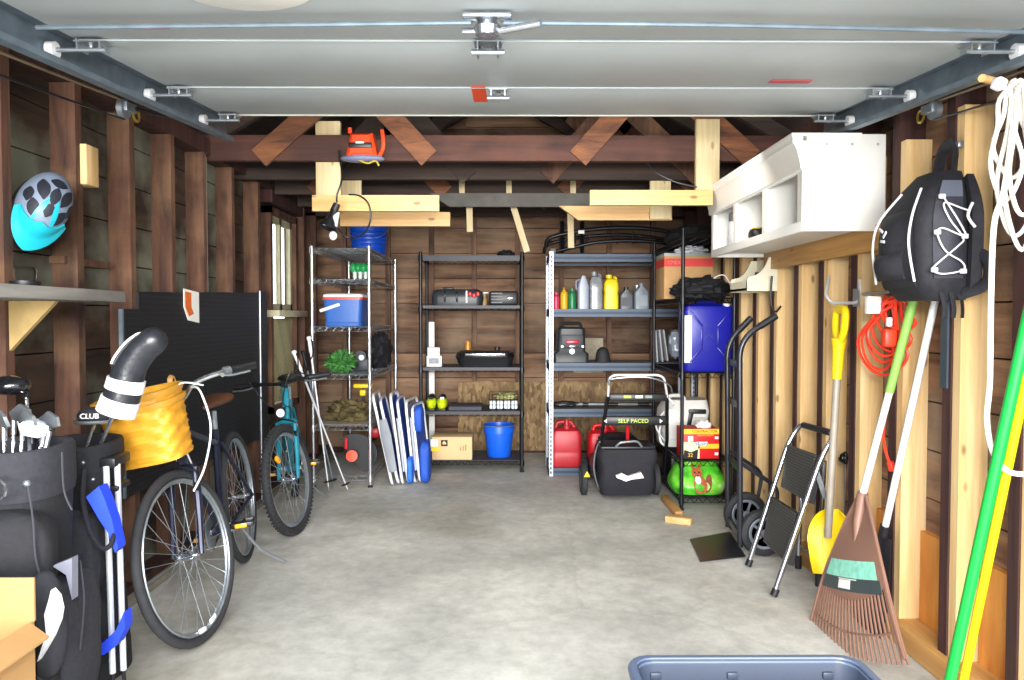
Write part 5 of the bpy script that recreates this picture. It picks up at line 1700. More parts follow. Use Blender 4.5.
# ------------------------------------------------------------------ lawn mower with the grass bag towards us
mx_ = P(628, 495, 5.25).x
lm = thing('lawn_mower', 'black walk-behind lawn mower with a rear grass bag, in front of the steel shelving', 'lawn mower', (mx_, 5.45, 0))
BAGM = mat('grass_bag_cloth', '#1d1c24', .8, var=.2, scale=40, bump=.2)
xa, xb = P(600, 490, 5.12).x, P(656, 490, 5.12).x
zt, zb = P(628, 449, 5.12).z, .035
b = B()
rings = []
for i in range(13):
    t = i / 12
    z = zb + (zt - zb) * t
    s = .93 + .10 * t ** .8 + .015 * math.sin(t * 9) - (.06 if t > .95 else 0)
    hw = (xb - xa) / 2 * s
    r0 = rr((xa + xb) / 2 - hw, (xa + xb) / 2 + hw, 5.10 - .03 * math.sin(t * 2.4) + .05 * (1 - t), 5.42, z, .05)
    rings.append([p + V((.004 * math.sin(p.x * 60 + z * 30), .006 * math.sin(p.x * 40 + z * 22), 0)) for p in r0])
b.loft(rings)
bag = b.obj('grass_bag', BAGM, lm)
w_ = (xb - xa)
wpts = [(616, 476), (622, 473.5), (628, 476.5), (641, 472.5), (644, 478), (632, 479.5), (626, 481.5), (617, 478)]
yq = 5.06
B().prism([P(a, c_, yq) for a, c_ in wpts], (0, .03, 0)).obj('white_emblem', WHITE, bag)
B().box(((xa + xb) / 2, 5.25, zt + .008), (w_ * .98, .28, .022), None, .010).obj('bag_lid', BLACKP, bag)
B().tube(fillet([((xa + xb) / 2 - .09, 5.10, zt + .02), ((xa + xb) / 2 - .06, 5.09, zt + .05), ((xa + xb) / 2 + .06, 5.09, zt + .06), ((xa + xb) / 2 + .09, 5.10, zt + .02)], .02), .008, 8).obj('bag_handle', STEEL, bag)
B().loft([rr(mx_ - .22, mx_ + .20, 5.42, 5.92, .08, .08), rr(mx_ - .23, mx_ + .20, 5.42, 5.92, .16, .08), rr(mx_ - .2, mx_ + .2, 5.45, 5.9, .21, .08)]).obj('deck', mat('deck_black', '#1c1d22', .4), lm)
B().loft([rr(mx_ - .14, mx_ + .14, 5.5, 5.85, .21, .06), rr(mx_ - .15, mx_ + .15, 5.5, 5.86, .34, .06), rr(mx_ - .1, mx_ + .1, 5.55, 5.8, .38, .05)]).obj('motor_cover', BLACKP, lm)
B().tube([(mx_ + .03, 5.47, .36), (mx_ + .03, 5.46, .48), (mx_ + .035, 5.44, .51)], .014).obj('red_lever', RED, lm)
for x, y, r in ((P(584, 485, 5.3).x, 5.33, .115), (P(656, 485, 5.3).x, 5.33, .115), (mx_ - .25, 5.82, .09), (mx_ + .22, 5.82, .09)):
    wv_ = B().lathe([(.03, -.022), (r * .8, -.024), (r, -.016), (r, .016), (r * .8, .024), (.03, .022)], (x, y, r), (1, 0, 0), 28).obj('wheel', RUBBER, lm)
    B().lathe([(.0, -.027), (r * .55, -.025), (r * .6, -.015), (r * .6, .015), (r * .55, .025), (.0, .027)], (x, y, r), (1, 0, 0), 20).obj('wheel_hub', mat('hub_grey', '#4a4d55', .5), wv_)
# handle
hl_ = [P(594, 470, 5.40), P(601, 440, 5.28), P(608, 396, 5.08)]
hr_ = [P(664, 474, 5.40), P(667, 440, 5.28), P(667, 397, 5.08)]
HM_ = mat('handle_black', '#191a1f', .4, .3)
for pts in (hl_, hr_):
    q0 = V((pts[0].x, 5.44, .16))
    B().tube([q0] + pts, .013, 10).obj('handle_tube', HM_, lm)
B().tube([hl_[2], hr_[2]], .013, 10).obj('handle_bar', HM_, lm)
c1_ = (hl_[2] + hr_[2]) / 2
up_ = (hl_[2] - hl_[1]).normalized()
B().box(c1_ + V((0, -.01, -.004)), (hr_[2].x - hl_[2].x - .01, .05, .05), None, .012).obj('control_panel', BLACKP, lm)
for dx, m_, ww in ((-.075, mat('label_green', '#a7c23a', .5), .05), (.005, WHITE, .05), (.07, mat('label_grey', '#7d8a86', .5), .045)):
    B().box(c1_ + V((dx, -.036, .002)), (ww, .003, .018)).obj('sticker', m_, lm)
m0, m1_ = P(604, 420, 5.2), P(667, 421, 5.2)
mp_ = B().box((m0 + m1_) / 2, (m1_.x - m0.x, .05, .065), None, .014).obj('lower_panel', BLACKP, lm)
cc = (m0 + m1_) / 2
text('SELF PACED', mat('lime_print', '#c9e04a', .5), lm, cc + V((-.02, -.028, 0)), (1, 0, 0), (0, 0, 1), .040, depth=.002)
for s in (-1, 1):
    B().prism([cc + V((s * .185 - .02, -.026, .014)), cc + V((s * .185 - .02, -.026, -.014)), cc + V((s * .185 - .02 + s * .02, -.026, 0))], (0, -.003, 0)).obj('arrow_print', WHITE, lm)
wu = [hl_[2] + V((.0, -.01, .0)), P(609, 375, 4.98), P(664, 375, 4.98), hr_[2] + V((0, -.01, 0))]
B().tube(fillet(wu, .06, 5), .008, 8).obj('bail_bar', TUBEW, lm)
B().tube(smooth_path([P(609, 385, 5.0), P(612, 379, 4.97), P(645, 377, 4.95), P(668, 384, 4.97), P(672, 392, 5.02)], 5), .005, 8).obj('drive_bail', STEEL, lm)
B().tube(smooth_path([hr_[2], P(674, 405, 5.1), P(664, 412, 5.2), P(656, 424, 5.25), P(659, 433, 5.3), P(664, 440, 5.35)], 5), .006, 8).obj('cable', WHITEP, lm)
B().tube(smooth_path([hl_[1], P(596, 450, 5.25), P(594, 470, 5.2), P(600, 490, 5.25), P(608, 494, 5.3)], 5), .006, 8).obj('cable', STEEL, lm)
B().prism([P(584, 477, 5.19), P(590, 477, 5.19), P(587, 471, 5.19)], (0, .003, 0)).obj('warning_label', YELLOW, lm)

# ================================================================== things along the pine-studded side
# ------------------------------------------------------------------ black wire rack
KX0, KX1, KY0, KY1 = 1.15, 1.49, 4.90, 5.86
KZ = [1.80, 1.405, .91, .325, .08]
wire_rack('tall black wire rack along the pine studs holding the blue water jug', KX0, KX1, KY0, KY1, KZ, 1.86, BLACKM, None, {}, .0125)
MESHB = mat('black_mesh', '#141418', .85, var=.4, scale=80)
tag(B().blob((1.34, 5.5, 1.86), (.17, .34, .09), 14, .3, 3, flat=1.805).obj('folded_tarp', MESHB), 'black folded tarp lying on the very top of the black wire rack', 'tarp')

z0 = KZ[1] + .004
qa, qb = P(660, 290, 5.30), P(713, 290, 5.30)
cb_ = thing('banded_carton', 'tan carton with a red band around its top on the black wire rack', 'box', ((qa.x + qb.x) / 2, 5.45, z0))
zt = P(690, 256, 5.30).z
B().bx(qa.x + .03, qb.x, 5.30, 5.62, z0, zt, .003).obj('carton', CARD, cb_)
B().bx(qa.x + .029, qb.x + .001, 5.298, 5.622, zt - .075, zt - .018).obj('red_band', mat('band_red', '#dc3f3a', .6, var=.05), cb_)
text('CMEX', mat('band_print', '#e8897c', .6), cb_, (qa.x + .10, 5.2975, zt - .047), (1, 0, 0), (0, 0, 1), .035)
B().bx(qa.x + .03, qb.x, 5.302, 5.62, zt - .002, zt + .022, .003).obj('grey_rim', mat('rim_grey', '#a3a7a8', .5), cb_)
tag(B().blob((qa.x + .24, 5.40, zt + .045), (.11, .08, .032), 21, .4, 4, flat=zt + .022).obj('plastic_film', mat('film_white', '#dfe3ea', .25, var=.06)), 'crumpled white plastic film on top of the red banded carton', 'plastic film')
b = B().blob((1.315, 5.08, z0 + .055), (.19, .16, .085), 31, .4, 3.2, flat=z0, n=36, m=22)
bg_ = b.obj('black_bag', mat('black_cloth', '#16161c', .8))
tag(bg_, 'floppy black bag lying on the wire shelf just above the blue water jug', 'bag')
bag_th = tag(B().tube(smooth_path([(1.36, 5.0, z0 + .12), (1.44, 4.97, z0 + .15), (1.49, 4.95, z0 + .05), (1.50, 4.93, z0 - .03)], 5), .004, 6).obj('pull_string', WHITEP), 'thin white cord trailing over the black bag on the wire rack', 'cord')

z0 = KZ[2] + .004
xa, xb = P(684, 340, 4.97).x, P(736, 340, 4.97).x
zt = P(710, 302, 4.97).z
jc = thing('water_jug', 'dark blue square water jug with an embossed cross on the black wire rack', 'water jug', ((xa + xb) / 2, 5.06, z0))
JB = mat('jug_blue', '#161a96', .3, var=.05)
sc = lambda e, z: rr(xa + e, xb - e, 4.97 + e * .5, 5.15 - e * .5, z, .035)
B().loft([sc(.008, z0), sc(0, z0 + .015), sc(0, zt - .06), sc(.01, zt - .03), sc(.05, zt - .012)]).obj('body', JB, jc)
b = B()
xm, zm = (xa + xb) / 2, (z0 + zt) / 2
for sx in (-1, 1):
    for sz in (-1, 1):
        B().beam((xm + sx * .05, 4.968, zm + sz * .07), (xm + sx * .135, 4.968, zm + sz * .17), .014, .012, (0, 1, 0), .004).obj('rib', JB, jc)
for sx in (-1, 1):
    B().beam((xm + sx * .055, 4.968, zm - .06), (xm + sx * .055, 4.968, zm + .06), .014, .012, (0, 1, 0), .004).obj('rib', JB, jc)
text('20L', JB, jc, (xm, 4.969, zm), (1, 0, 0), (0, 0, 1), .05, depth=.004)
B().tube(fillet([(xm - .07, 5.06, zt - .015), (xm - .05, 5.06, zt + .0), (xm + .05, 5.06, zt + .0), (xm + .07, 5.06, zt - .015)], .02), .012, 8).obj('handle', JB, jc)
B().bx(xa + .002, xa + .05, 4.964, 4.9695, z0 + .06, zt - .09).obj('white_rect', mat('jug_white', '#e6e8f2', .4), jc)  # plain white upright strip on the left of the jug's front
B().lathe([(.026, 0), (.026, .02), (.0, .022)], (xm + .115, 5.0, zt - .03), n=16).obj('cap', WHITEP, jc)
tag(B().bx(1.40, 1.48, 5.2, 5.24, KZ[2] + .004, KZ[2] + .44).obj('white_board', WHITE), 'white board standing behind the blue water jug', 'board')

# white machine
z0 = KZ[3] + .004
xa, xb = P(664, 420, 5.42).x, P(711, 420, 5.42).x
zt = P(690, 398, 5.42).z
wm_ = thing('air_conditioner', 'white portable machine with a carry handle and dark side slot on the black rack', 'appliance', ((xa + xb) / 2, 5.55, z0))
OFFW = mat('off_white_plastic', '#e4e3dc', .4, var=.02)
B().loft([rr(xa, xb - .05, 5.42, 5.72, z0, .04), rr(xa - .01, xb - .03, 5.41, 5.73, z0 + .12, .05), rr(xa + .0, xb, 5.42, 5.72, zt - .10, .05), rr(xa + .05, xb - .01, 5.45, 5.70, zt - .02, .05)]).obj('housing', OFFW, wm_)
B().tube(fillet([(xa + .03, 5.5, zt - .08), (xa + .05, 5.5, zt + .01), (xa + .16, 5.5, zt + .01), (xa + .18, 5.5, zt - .06)], .03), .014, 8).obj('carry_handle', OFFW, wm_)
B().box((xb - .10, 5.425, zt - .10), (.13, .03, .035), None, .008).obj('dark_slot', BLACKP, wm_)
B().box((xb - .155, 5.425, zt - .16), (.035, .03, .12), rotm(0, 12, 0), .008).obj('dark_slot', BLACKP, wm_)
for k in range(6):
    B().bx(xb - .13, xb - .03, 5.405, 5.416, zt - .15 - k * .018, zt - .141 - k * .018).obj('vent_slat', mat('slat_grey', '#c9c8c2', .5), wm_)
B().box((xa + .08, 5.408, z0 + .17), (.12, .012, .22), None, .006).obj('front_panel', WHITE, wm_)
B().tube(smooth_path([(xa + .0, 5.42, z0 + .2), (xa - .04, 5.38, z0 + .14), (xa - .03, 5.36, z0 + .04), (xa + .04, 5.37, z0 + .02)], 6), .008, 8).obj('hose', WHITEP, wm_)

# contractor bag carton
xa, xb = P(683, 445, 4.97).x, P(719, 445, 4.97).x
zt = P(700, 429, 4.97).z
h = zt - z0
hb = thing('trash_bag_box', 'red and yellow carton of contractor bags on the black rack', 'box', ((xa + xb) / 2, 5.06, z0))
RB, YB_ = mat('carton_red', '#d8151a', .5, var=.03), mat('carton_yellow', '#f2c414', .5, var=.03)
B().bx(xa, xb, 4.97, 5.16, z0, zt, .002).obj('carton', RB, hb)
yf = 4.9695
w = xb - xa
fx, fz = lambda u: xa + w * u, lambda v: z0 + h * v
B().bx(fx(.02), fx(1), yf - .001, yf, fz(.83), fz(1)).obj('yellow_top', YB_, hb)
B().bx(fx(0), fx(.46), yf - .001, yf, fz(0), fz(.56)).obj('pale_panel', mat('carton_cream', '#f0e6b4', .5), hb)
B().bx(fx(.42), fx(1), yf - .001, yf, fz(.34), fz(.50)).obj('yellow_band', YB_, hb)
B().prism([(fx(0), yf - .001, fz(0)), (fx(.40), yf - .001, fz(0)), (fx(.42), yf - .001, fz(.32)), (fx(.22), yf - .001, fz(.22)), (fx(.04), yf - .001, fz(.30))], (0, -.001, 0)).obj('black_bag_picture', BLK, hb)
B().bx(fx(.14), fx(.28), yf - .001, yf, fz(.58), fz(.76)).obj('white_stamp', WHITE, hb)
for u in (.88,):
    for v in (.66, .12):
        B().bx(fx(u), fx(u + .1), yf - .001, yf, fz(v), fz(v + .09)).obj('white_patch', WHITE, hb)
text('CONTRACTOR', BLK, hb, (fx(.60), yf - .0015, fz(.915)), (1, 0, 0), (0, 0, 1), .0245)
text('HEAVY DUTY', mat('print_yellow', '#f5d84a', .5), hb, (fx(.62), yf - .0015, fz(.785)), (1, 0, 0), (0, 0, 1), .018)
B().bx(fx(.36), fx(.68), yf - .0018, yf - .0002, fz(.43), fz(.57)).obj('logo_patch', mat('logo_pale', '#dfe4f2', .5), hb)
text('Husky', mat('logo_blue', '#23357e', .5), hb, (fx(.52), yf - .0025, fz(.50)), (1, 0, .05), (0, 0, 1), .034)
text('32', YB_, hb, (fx(.20), yf - .0035, fz(.12)), (1, 0, 0), (0, 0, 1), .036)
tag(B().blob((fx(.65), 5.05, zt + .012), (.05, .04, .035), 8, .3, 3, flat=zt).obj('white_bag_end', WHITE), 'white crumpled bag end sticking up from the contractor bag carton', 'plastic bag')

# green bag of seed on the lowest shelf
z0 = KZ[4] + .004
xa, xb = P(677, 480, 4.97).x, P(729, 480, 4.97).x
zt = P(702, 464, 4.97).z
gb_ = thing('seed_sack', 'bright green bag with a squirrel picture on the lowest shelf of the black rack', 'bag', ((xa + xb) / 2, 5.1, z0))
GM = bpy.data.materials.new('green_sack_print'); GM.use_nodes = True
nt = GM.node_tree; N, L = nt.nodes.new, nt.links.new
bs = nt.nodes['Principled BSDF']
tc = N('ShaderNodeTexCoord'); nz = N('ShaderNodeTexNoise'); nz.inputs['Scale'].default_value = 9; nz.inputs['Detail'].default_value = 3
L(tc.outputs['Object'], nz.inputs['Vector'])
rp = N('ShaderNodeValToRGB')
for k, (p_, c_) in enumerate(((.3, '#1f7a1c'), (.45, '#4fc02a'), (.6, '#8be24a'), (.72, '#d9f0c0'))):
    if k > 1: rp.color_ramp.elements.new(p_)
    rp.color_ramp.elements[k].position = p_; rp.color_ramp.elements[k].color = lin(c_)
L(nz.outputs['Fac'], rp.inputs['Fac']); L(rp.outputs['Color'], bs.inputs['Base Color']); bs.inputs['Roughness'].default_value = .3
xm = (xa + xb) / 2
b = B()
rings = []
hs = zt - z0
for i in range(12):
    t = i / 11
    hw = (xb - xa) / 2 * (1.04 - .10 * (1 - min(1, t * 5)) - .55 * max(0, t - .35) ** 1.2)
    hd = .17 * (1 - .10 * (1 - min(1, t * 5)) - .75 * max(0, t - .25))
    rings.append([p + V((.006 * noise.noise(p * 14), .006 * noise.noise(p * 17), 0)) for p in rr(xm - .01 - hw, xm - .01 + hw, 5.12 - hd, 5.12 + hd, z0 + hs * t, min(hd, hw) * .6)])
b.loft(rings).obj('sack', GM, gb_)


def on_sack(x, z):
    t = (z - z0) / hs
    return 5.12 - .17 * (1 - .10 * (1 - min(1, t * 5)) - .75 * max(0, t - .25)) - .006


def oval(cx, cz, a, c_, tilt, lift, name, m_):
    b = B()
    pts = []
    for k in range(20):
        t = 2 * math.pi * k / 20
        u, v = a * math.cos(t), c_ * math.sin(t)
        x, z = cx + u * math.cos(tilt) - v * math.sin(tilt), cz + u * math.sin(tilt) + v * math.cos(tilt)
        pts.append((x, on_sack(x, z) - lift, z))
    b.prism(pts, (0, .004, 0)).obj(name, m_, gb_)


SQ = mat('squirrel_brown', '#b0562a', .6, var=.3, scale=60)
xq = xm - .03
oval(xq + .01, z0 + hs * .32, .045, .058, 0, .002, 'animal_print', SQ)
oval(xq + .065, z0 + hs * .36, .022, .060, -.25, .001, 'tail_print', mat('tail_brown', '#8a4522', .6, var=.3, scale=60))
oval(xq - .005, z0 + hs * .68, .036, .032, 0, .004, 'head_print', SQ)
for s in (-1, 1):
    oval(xq - .005 + s * .022, z0 + hs * .86, .009, .022, -s * .25, .003, 'ear_print', SQ)
    oval(xq - .005 + s * .014, z0 + hs * .70, .005, .006, 0, .006, 'eye_print', BLK)
oval(xq - .003, z0 + hs * .48, .020, .026, 0, .006, 'white_chest_print', WHITE)
oval(xq - .003, z0 + hs * .60, .006, .005, 0, .007, 'nose_print', BLK)
tag(B().box((1.31, 5.56, KZ[4] + .105), (.24, .3, .195), None, .02).obj('black_bin', BLACKP), 'black plastic bin on the lowest rack shelf behind the green bag', 'bin')

wk = F(679, 523)
tag(B().box((wk.x, wk.y, .021), (.16, .07, .04), rotm(0, 0, -28), .004).obj('wood_offcut', PINE_X), 'small pine offcut lying on the floor in front of the black rack', 'wood offcut')

tag(B().bx(1.065, 1.115, 4.70, 5.16, 0.001, .042, .003).obj('floor_batten', PINE_Y), 'narrow wooden batten lying on the floor along the black rack', 'batten')

# ------------------------------------------------------------------ hand truck
fa_, na_ = F(728, 535), F(740, 556)
ht = thing('hand_truck', 'black two-wheeled hand truck standing against the pine studs', 'hand truck', ((fa_.x + na_.x) / 2 + .05, (fa_.y + na_.y) / 2, 0))
HTM = mat('truck_black', '#2a2c33', .3, .35)
rails = []
for k, (f0, mid, top) in enumerate(((fa_, P(727, 348, fa_.y), P(751, 318, fa_.y)), (na_, P(739.5, 345, na_.y), P(776, 316, na_.y)))):
    pts = fillet([V((f0.x, f0.y, .05)), V((mid.x, f0.y, mid.z + .03)), V((top.x, f0.y, top.z))], .12, 6)
    r_ = B().tube(pts, .016, 12).obj('rail', HTM, ht)
    d_ = (pts[-1] - pts[-2]).normalized()
    B().tube([pts[-1] - d_ * .10, pts[-1], pts[-1] + d_ * .004], [.019, .019, .015], 12).obj('hand_grip', BLACKP, r_)
for z in (.10, .46, .80, 1.02):
    xx = fa_.x + (na_.x - fa_.x) * .5
    B().beam((fa_.x, fa_.y, z), (na_.x, na_.y, z), .012, .035).obj('cross_bar', HTM, ht)
p0 = F(690, 541); p1 = F(700, 563); p2 = F(746, 561); p3 = F(733, 539)
B().prism([(p0.x, p0.y, .006), (p1.x, p1.y, .006), (na_.x + .02, na_.y - .03, .006), (fa_.x + .02, fa_.y + .03, .006)], (0, 0, .006)).obj('toe_plate', HTM, ht)
ax0, ax1 = V((na_.x + .125, na_.y - .035, .128)), V((fa_.x + .10, fa_.y + .035, .128))
B().cyl(ax0, ax1, .01).obj('axle', STEEL, ht)
for q, s in ((ax0 + V((0, .035, 0)), 0), (ax1 - V((0, .035, 0)), 1)):
    wv_ = B().lathe([(.084, -.022), (.10, -.032), (.122, -.022), (.128, 0), (.122, .022), (.10, .032), (.084, .022), (.084, -.022)], q, (0, 1, 0), 32).obj('wheel', RUBBER, ht)
    b = B().lathe([(.0, -.030), (.022, -.030), (.022, -.020), (.06, -.018), (.082, -.026), (.088, -.022), (.088, .022), (.06, .018), (.0, .03)], q, (0, 1, 0), 24)
    for k in range(5):
        a = k * 1.2566
        b.box(q + V((.05 * math.cos(a), -.022, .05 * math.sin(a))), (.05, .008, .014), rotm(0, -math.degrees(a), 0))
    b.obj('wheel_hub', mat('hub_pale', '#7d828c', .45, .2), wv_)
for f0, e in ((na_, ax0), (fa_, ax1)):
    B().tube(fillet([V((f0.x, f0.y, .50)), V((f0.x + .20, f0.y + (.0), .37)), V((e.x + .06, f0.y, .14))], .05), .011, 8).obj('brace', HTM, ht)
    B().beam((f0.x, f0.y, .128), (e.x, f0.y, .128), .01, .04).obj('axle_bracket', HTM, ht)

# ------------------------------------------------------------------ folding step stool
ff, fn = F(748, 567), F(773.5, 597)
tf, tn = P(794, 424, ff.y + .02), P(829, 434, fn.y + .02)
ss = thing('step_stool', 'folded two-step stool with chrome legs and black ribbed treads leaning on the studs', 'step stool', ((ff.x + fn.x) / 2, (ff.y + fn.y) / 2, 0))
fl = lambda t: V(ff) + (tf - V(ff)) * t
nl = lambda t: V(fn) + (tn - V(fn)) * t
out = V((.055, 0, .0))
loop = [fl(0) + V((0, 0, .01)), fl(.86), tf + V((.03, 0, .0)), tn + V((.03, 0, .0)), nl(.86), nl(0) + V((0, 0, .01))]
B().tube(fillet(loop, .06, 5), .0125, 12).obj('front_frame', CHROME, ss)
for q, d_ in ((fl(0), fl(1) - fl(0)), (nl(0), nl(1) - nl(0))):
    B().tube([q + V((0, 0, .006)), q + d_.normalized() * .04], .017, 10).obj('rubber_foot', BLACKP, ss)
hg = B().tube([tf + V((.03, .0, 0)) + (tn - tf) * .12, tn + V((.03, 0, 0)) - (tn - tf) * .12], .016, 10).obj('hand_grip', BLACKP, ss)
TREAD = mat('ribbed_rubber', '#55544f', .6, var=.1)


def tread(t0, t1, off):
    a, b_, c, d = fl(t0), nl(t0), nl(t1), fl(t1)
    yv = (b_ - a).normalized()
    a, d = a + yv * .025, d + yv * .025
    b_, c = b_ - yv * .025, c - yv * .025
    up_ = (d - a).normalized()
    nn = yv.cross(up_).normalized()
    if nn.x > 0: nn = -nn
    sh = nn * .012 + V((0, 0, 0))
    lift = up_ * 0
    bt = B()
    bt.prism([a + sh - nn * off, b_ + sh - nn * off, c + sh, d + sh], -nn * .03)
    t = bt.obj('tread', BLACKP, ss)
    rb_ = B()
    for k in range(16):
        u = (k + .5) / 16
        p, q = a + (d - a) * u, b_ + (c - b_) * u
        o = sh - nn * off * (1 - u)
        rb_.beam(p + yv * .01 + o, q - yv * .01 + o, .007, .006, nn)
    rb_.obj('ribs', TREAD, t)
    return t


tread(.20, .50, .035)
tread(.58, .86, .035)
rf, rn = F(800, 560), F(811, 586)
rf = V((1.475, ff.y - .03, 0)); rn = V((1.475, fn.y + .13, 0))
for q, t_ in ((rf, fl(.78)), (rn, nl(.78))):
    B().tube([q + V((0, 0, .01)), V((1.485, q.y, .35)), t_ + V((.035, 0, .04))], .010, 10).obj('rear_leg', CHROME, ss)
    B().tube([q + V((0, 0, .004)), q + V((0, 0, .07))], .017, 10).obj('rubber_foot', BLACKP, ss)
B().cyl(V((1.48, rf.y, .12)), V((1.48, rn.y, .12)), .007).obj('rear_bar', CHROME, ss)
for q in (fl(.74), nl(.74)):
    B().beam(q + V((.01, 0, .02)), q + V((.05, 0, -.10)), .006, .022).obj('hinge_link', STEEL, ss)

# ------------------------------------------------------------------ snow shovel with yellow grip and blade
SBX, SBY = 1.475, 3.36
sb = P(829, 520, 3.33); stp = P(839, 342, 3.30)
sv = thing('shovel', 'yellow scoop shovel with a yellow grip and grey shaft leaning on the studs', 'shovel', (1.45, 3.36, .088))
tp_ = P(843, 300, 3.29)
axs = (tp_ - sb).normalized()
B().tube([sb - axs * .08, stp], .0165, 12).obj('shaft', mat('shaft_grey', '#a39a8e', .5, .2, var=.15), sv)
side = axs.cross(V((1, 0, 0))).normalized()
cam_side = V((.8, -.6, 0)).normalized()
cx = axs.cross(V((.98, -.05, 0))).normalized()      # across the grip as the picture shows it
g0 = stp - axs * .005
b = B().tube([g0 - axs * .16, g0 - axs * .03, g0 + axs * .02], [.021, .026, .034], 12)
b.obj('grip_socket', YELLOW, sv)
B().tube(fillet([g0 + axs * .0, g0 + axs * .05 + cx * .05, g0 + axs * .15 + cx * .055, g0 + axs * .15 - cx * .055, g0 + axs * .05 - cx * .05], .03, 5, closed=True), .016, 10, closed=True, flat=(1, 1.3)).obj('d_grip', YELLOW, sv)
bw, bh_ = .11, .30
bs_ = V((1.43, 3.42, .34))
nrm_ = V((-.75, -.62, .12)).normalized()
acr = nrm_.cross(V((0, 0, 1))).normalized()
upb = acr.cross(nrm_).normalized()
if upb.z < 0: upb = -upb


def blade(u, v):
    a = (u - .5) * 2
    wv = bw * (.45 + .55 * min(1, v * 1.9 + .05) ** .8) * (1.0 if v < .6 else math.sqrt(max(0.05, 1 - ((v - .6) / .42) ** 2))) * (0.93 + .07 * (1 - v))
    return V((SBX, SBY, .088)) + upb * (.012 + v * bh_) + acr * a * wv + nrm_ * (-.05 * (1 - a * a) + .06 - .035 * v)
B().sheet(blade, 14, 14, .004).obj('blade', YELLOW, sv)
for a in (-.5, .5):
    B().tube([blade(.5 + a * .45, v / 8) + nrm_ * .004 for v in range(1, 7)], .004, 6).obj('blade_rib', YELLOW, sv)

# ------------------------------------------------------------------ leaf rake
apx = P(862, 497, 2.93)
bl, br = F(810, 618), F(904, 706)
HWR = (br - bl).length / 2
rk = thing('leaf_rake', 'brown plastic leaf rake with a green and white handle leaning on the studs', 'rake', ((bl.x + br.x) / 2, (bl.y + br.y) / 2, 0))
RKM = mat('rake_brown', '#8a6656', .5, var=.04)
top = P(916, 290, 2.78)
ah = (top - apx).normalized()
nx = 31
midb = (bl + br) / 2
down = (midb - apx)
Ld = down.length
dn = down.normalized()
acr = (br - bl); acr = (acr - dn * acr.dot(dn)).normalized()
nr = acr.cross(dn).normalized()
if nr.x > 0: nr = -nr


def fan(a, v):
    """a -1..1 across, v 0..1 from the socket to the tips"""
    half = .030 + (HWR * .60 - .030) * min(1, v / .5) ** .9 if v < .5 else HWR * (.60 + .40 * ((v - .5) / .5))
    bow = -.02 * (1 - a * a) * (1 - v) + .035 * math.sin(v * math.pi) * (1 - .6 * a * a)
    drop = (1 - .0 * a * a)
    return apx + dn * (v * Ld * (1 - .055 * a * a * v)) + acr * (a * half) + nr * bow


vtop = .60
def solid(u, v):
    a = (u - .5) * 2
    return fan(a, v * (.66 - .10 * a * a))
B().sheet(lambda u, v: solid(u, v), 18, 14, .006).obj('head', RKM, rk)
for s in (-1, 1):
    B().tube([fan(s * .98, v / 10 * .97) for v in range(11)], .008, 6).obj('edge_rib', RKM, rk)
tn_ = 25
for k in range(tn_):
    a = -1 + 2 * k / (tn_ - 1)
    v0 = .635 - .10 * a * a
    pts = [fan(a, v0 + (1 - v0) * t / 7) for t in range(8)]
    pts.append(pts[-1] + nr * .028 + V((0, 0, .002)))
    b = B()
    rings = []
    for i, p in enumerate(pts):
        hw, th_ = .0036, .003
        rings.append([p + acr * hw + nr * th_, p - acr * hw + nr * th_, p - acr * hw - nr * th_, p + acr * hw - nr * th_])
    b.loft(rings).obj('tine', RKM, rk)
B().tube([fan(-1 + 2 * k / 26, .86 - .04 * (-1 + 2 * k / 26) ** 2) for k in range(27)], .0045, 6).obj('cross_tie', RKM, rk)
B().tube([apx + ah * .02, apx + ah * .0 + dn * .0, apx + dn * .10 + nr * .010, apx + dn * .22 + nr * .012], [.020, .022, .018, .006], 10).obj('socket', RKM, rk)
jn = apx + (top - apx) * .52
B().tube([apx, jn], .0135, 12).obj('white_pole', WHITEP, rk)
B().tube([jn, top], .0165, 12).obj('green_sleeve', mat('sleeve_green', '#86b552', .5, var=.03), rk)
# its label
def lab(a0, a1, v0, v1, off, m_, name, curve=.07):
    return B().sheet(lambda u, v: fan(a0 + (a1 - a0) * u, (v0 + (v1 - v0) * v) - curve * ((u - .5) * 2) ** 2 * 1.0) + nr * off, 12, 6, .0015).obj(name, m_, rk)
lab(-.84, .82, .42, .53, .005, mat('label_mint', '#8fd8c0', .4, var=.16, scale=40), 'mint_label', -.0)
lab(-.88, .88, .532, .615, .005, mat('label_charcoal', '#3c4648', .4), 'dark_label', .0)
lab(-.30, .06, .545, .60, .0065, WHITE, 'white_code_block', .0)
lab(-.32, .25, .536, .542, .0068, WHITE, 'white_line', .0)

# ------------------------------------------------------------------ second tool: black plastic shovel head, white pole
sb2 = P(884, 532, 2.98); st2 = P(934, 306, 2.72)
bt2 = V((1.478, 3.04, .0))
d2 = (st2 - sb2).normalized()
ds = thing('scoop_shovel', 'black bladed plastic shovel with a plain white pole behind the brown rake', 'shovel', bt2)
B().tube([sb2 - d2 * .10, st2 + d2 * .1], .0135, 12).obj('white_pole', WHITEP, ds)
b = B().tube([sb2 + d2 * .03, sb2 - d2 * .06, bt2 + V((0, 0, .25)), bt2 + V((0, 0, .08))], [.020, .024, .022, .008], 10)
b.obj('socket', BLACKP, ds)
def bl2(u, v):
    a = (u - .5) * 2
    hw = .05 + .075 * min(1, (1 - v) * 1.6)
    p = bt2 + (sb2 - d2 * .02 - bt2) * v
    return p + V((.0, 1.0, 0)) * a * hw + V((-.35, -.1, 0)) * (-.06 * a * a + .03)
B().sheet(bl2, 12, 12, .005).obj('blade', BLACKP, ds)

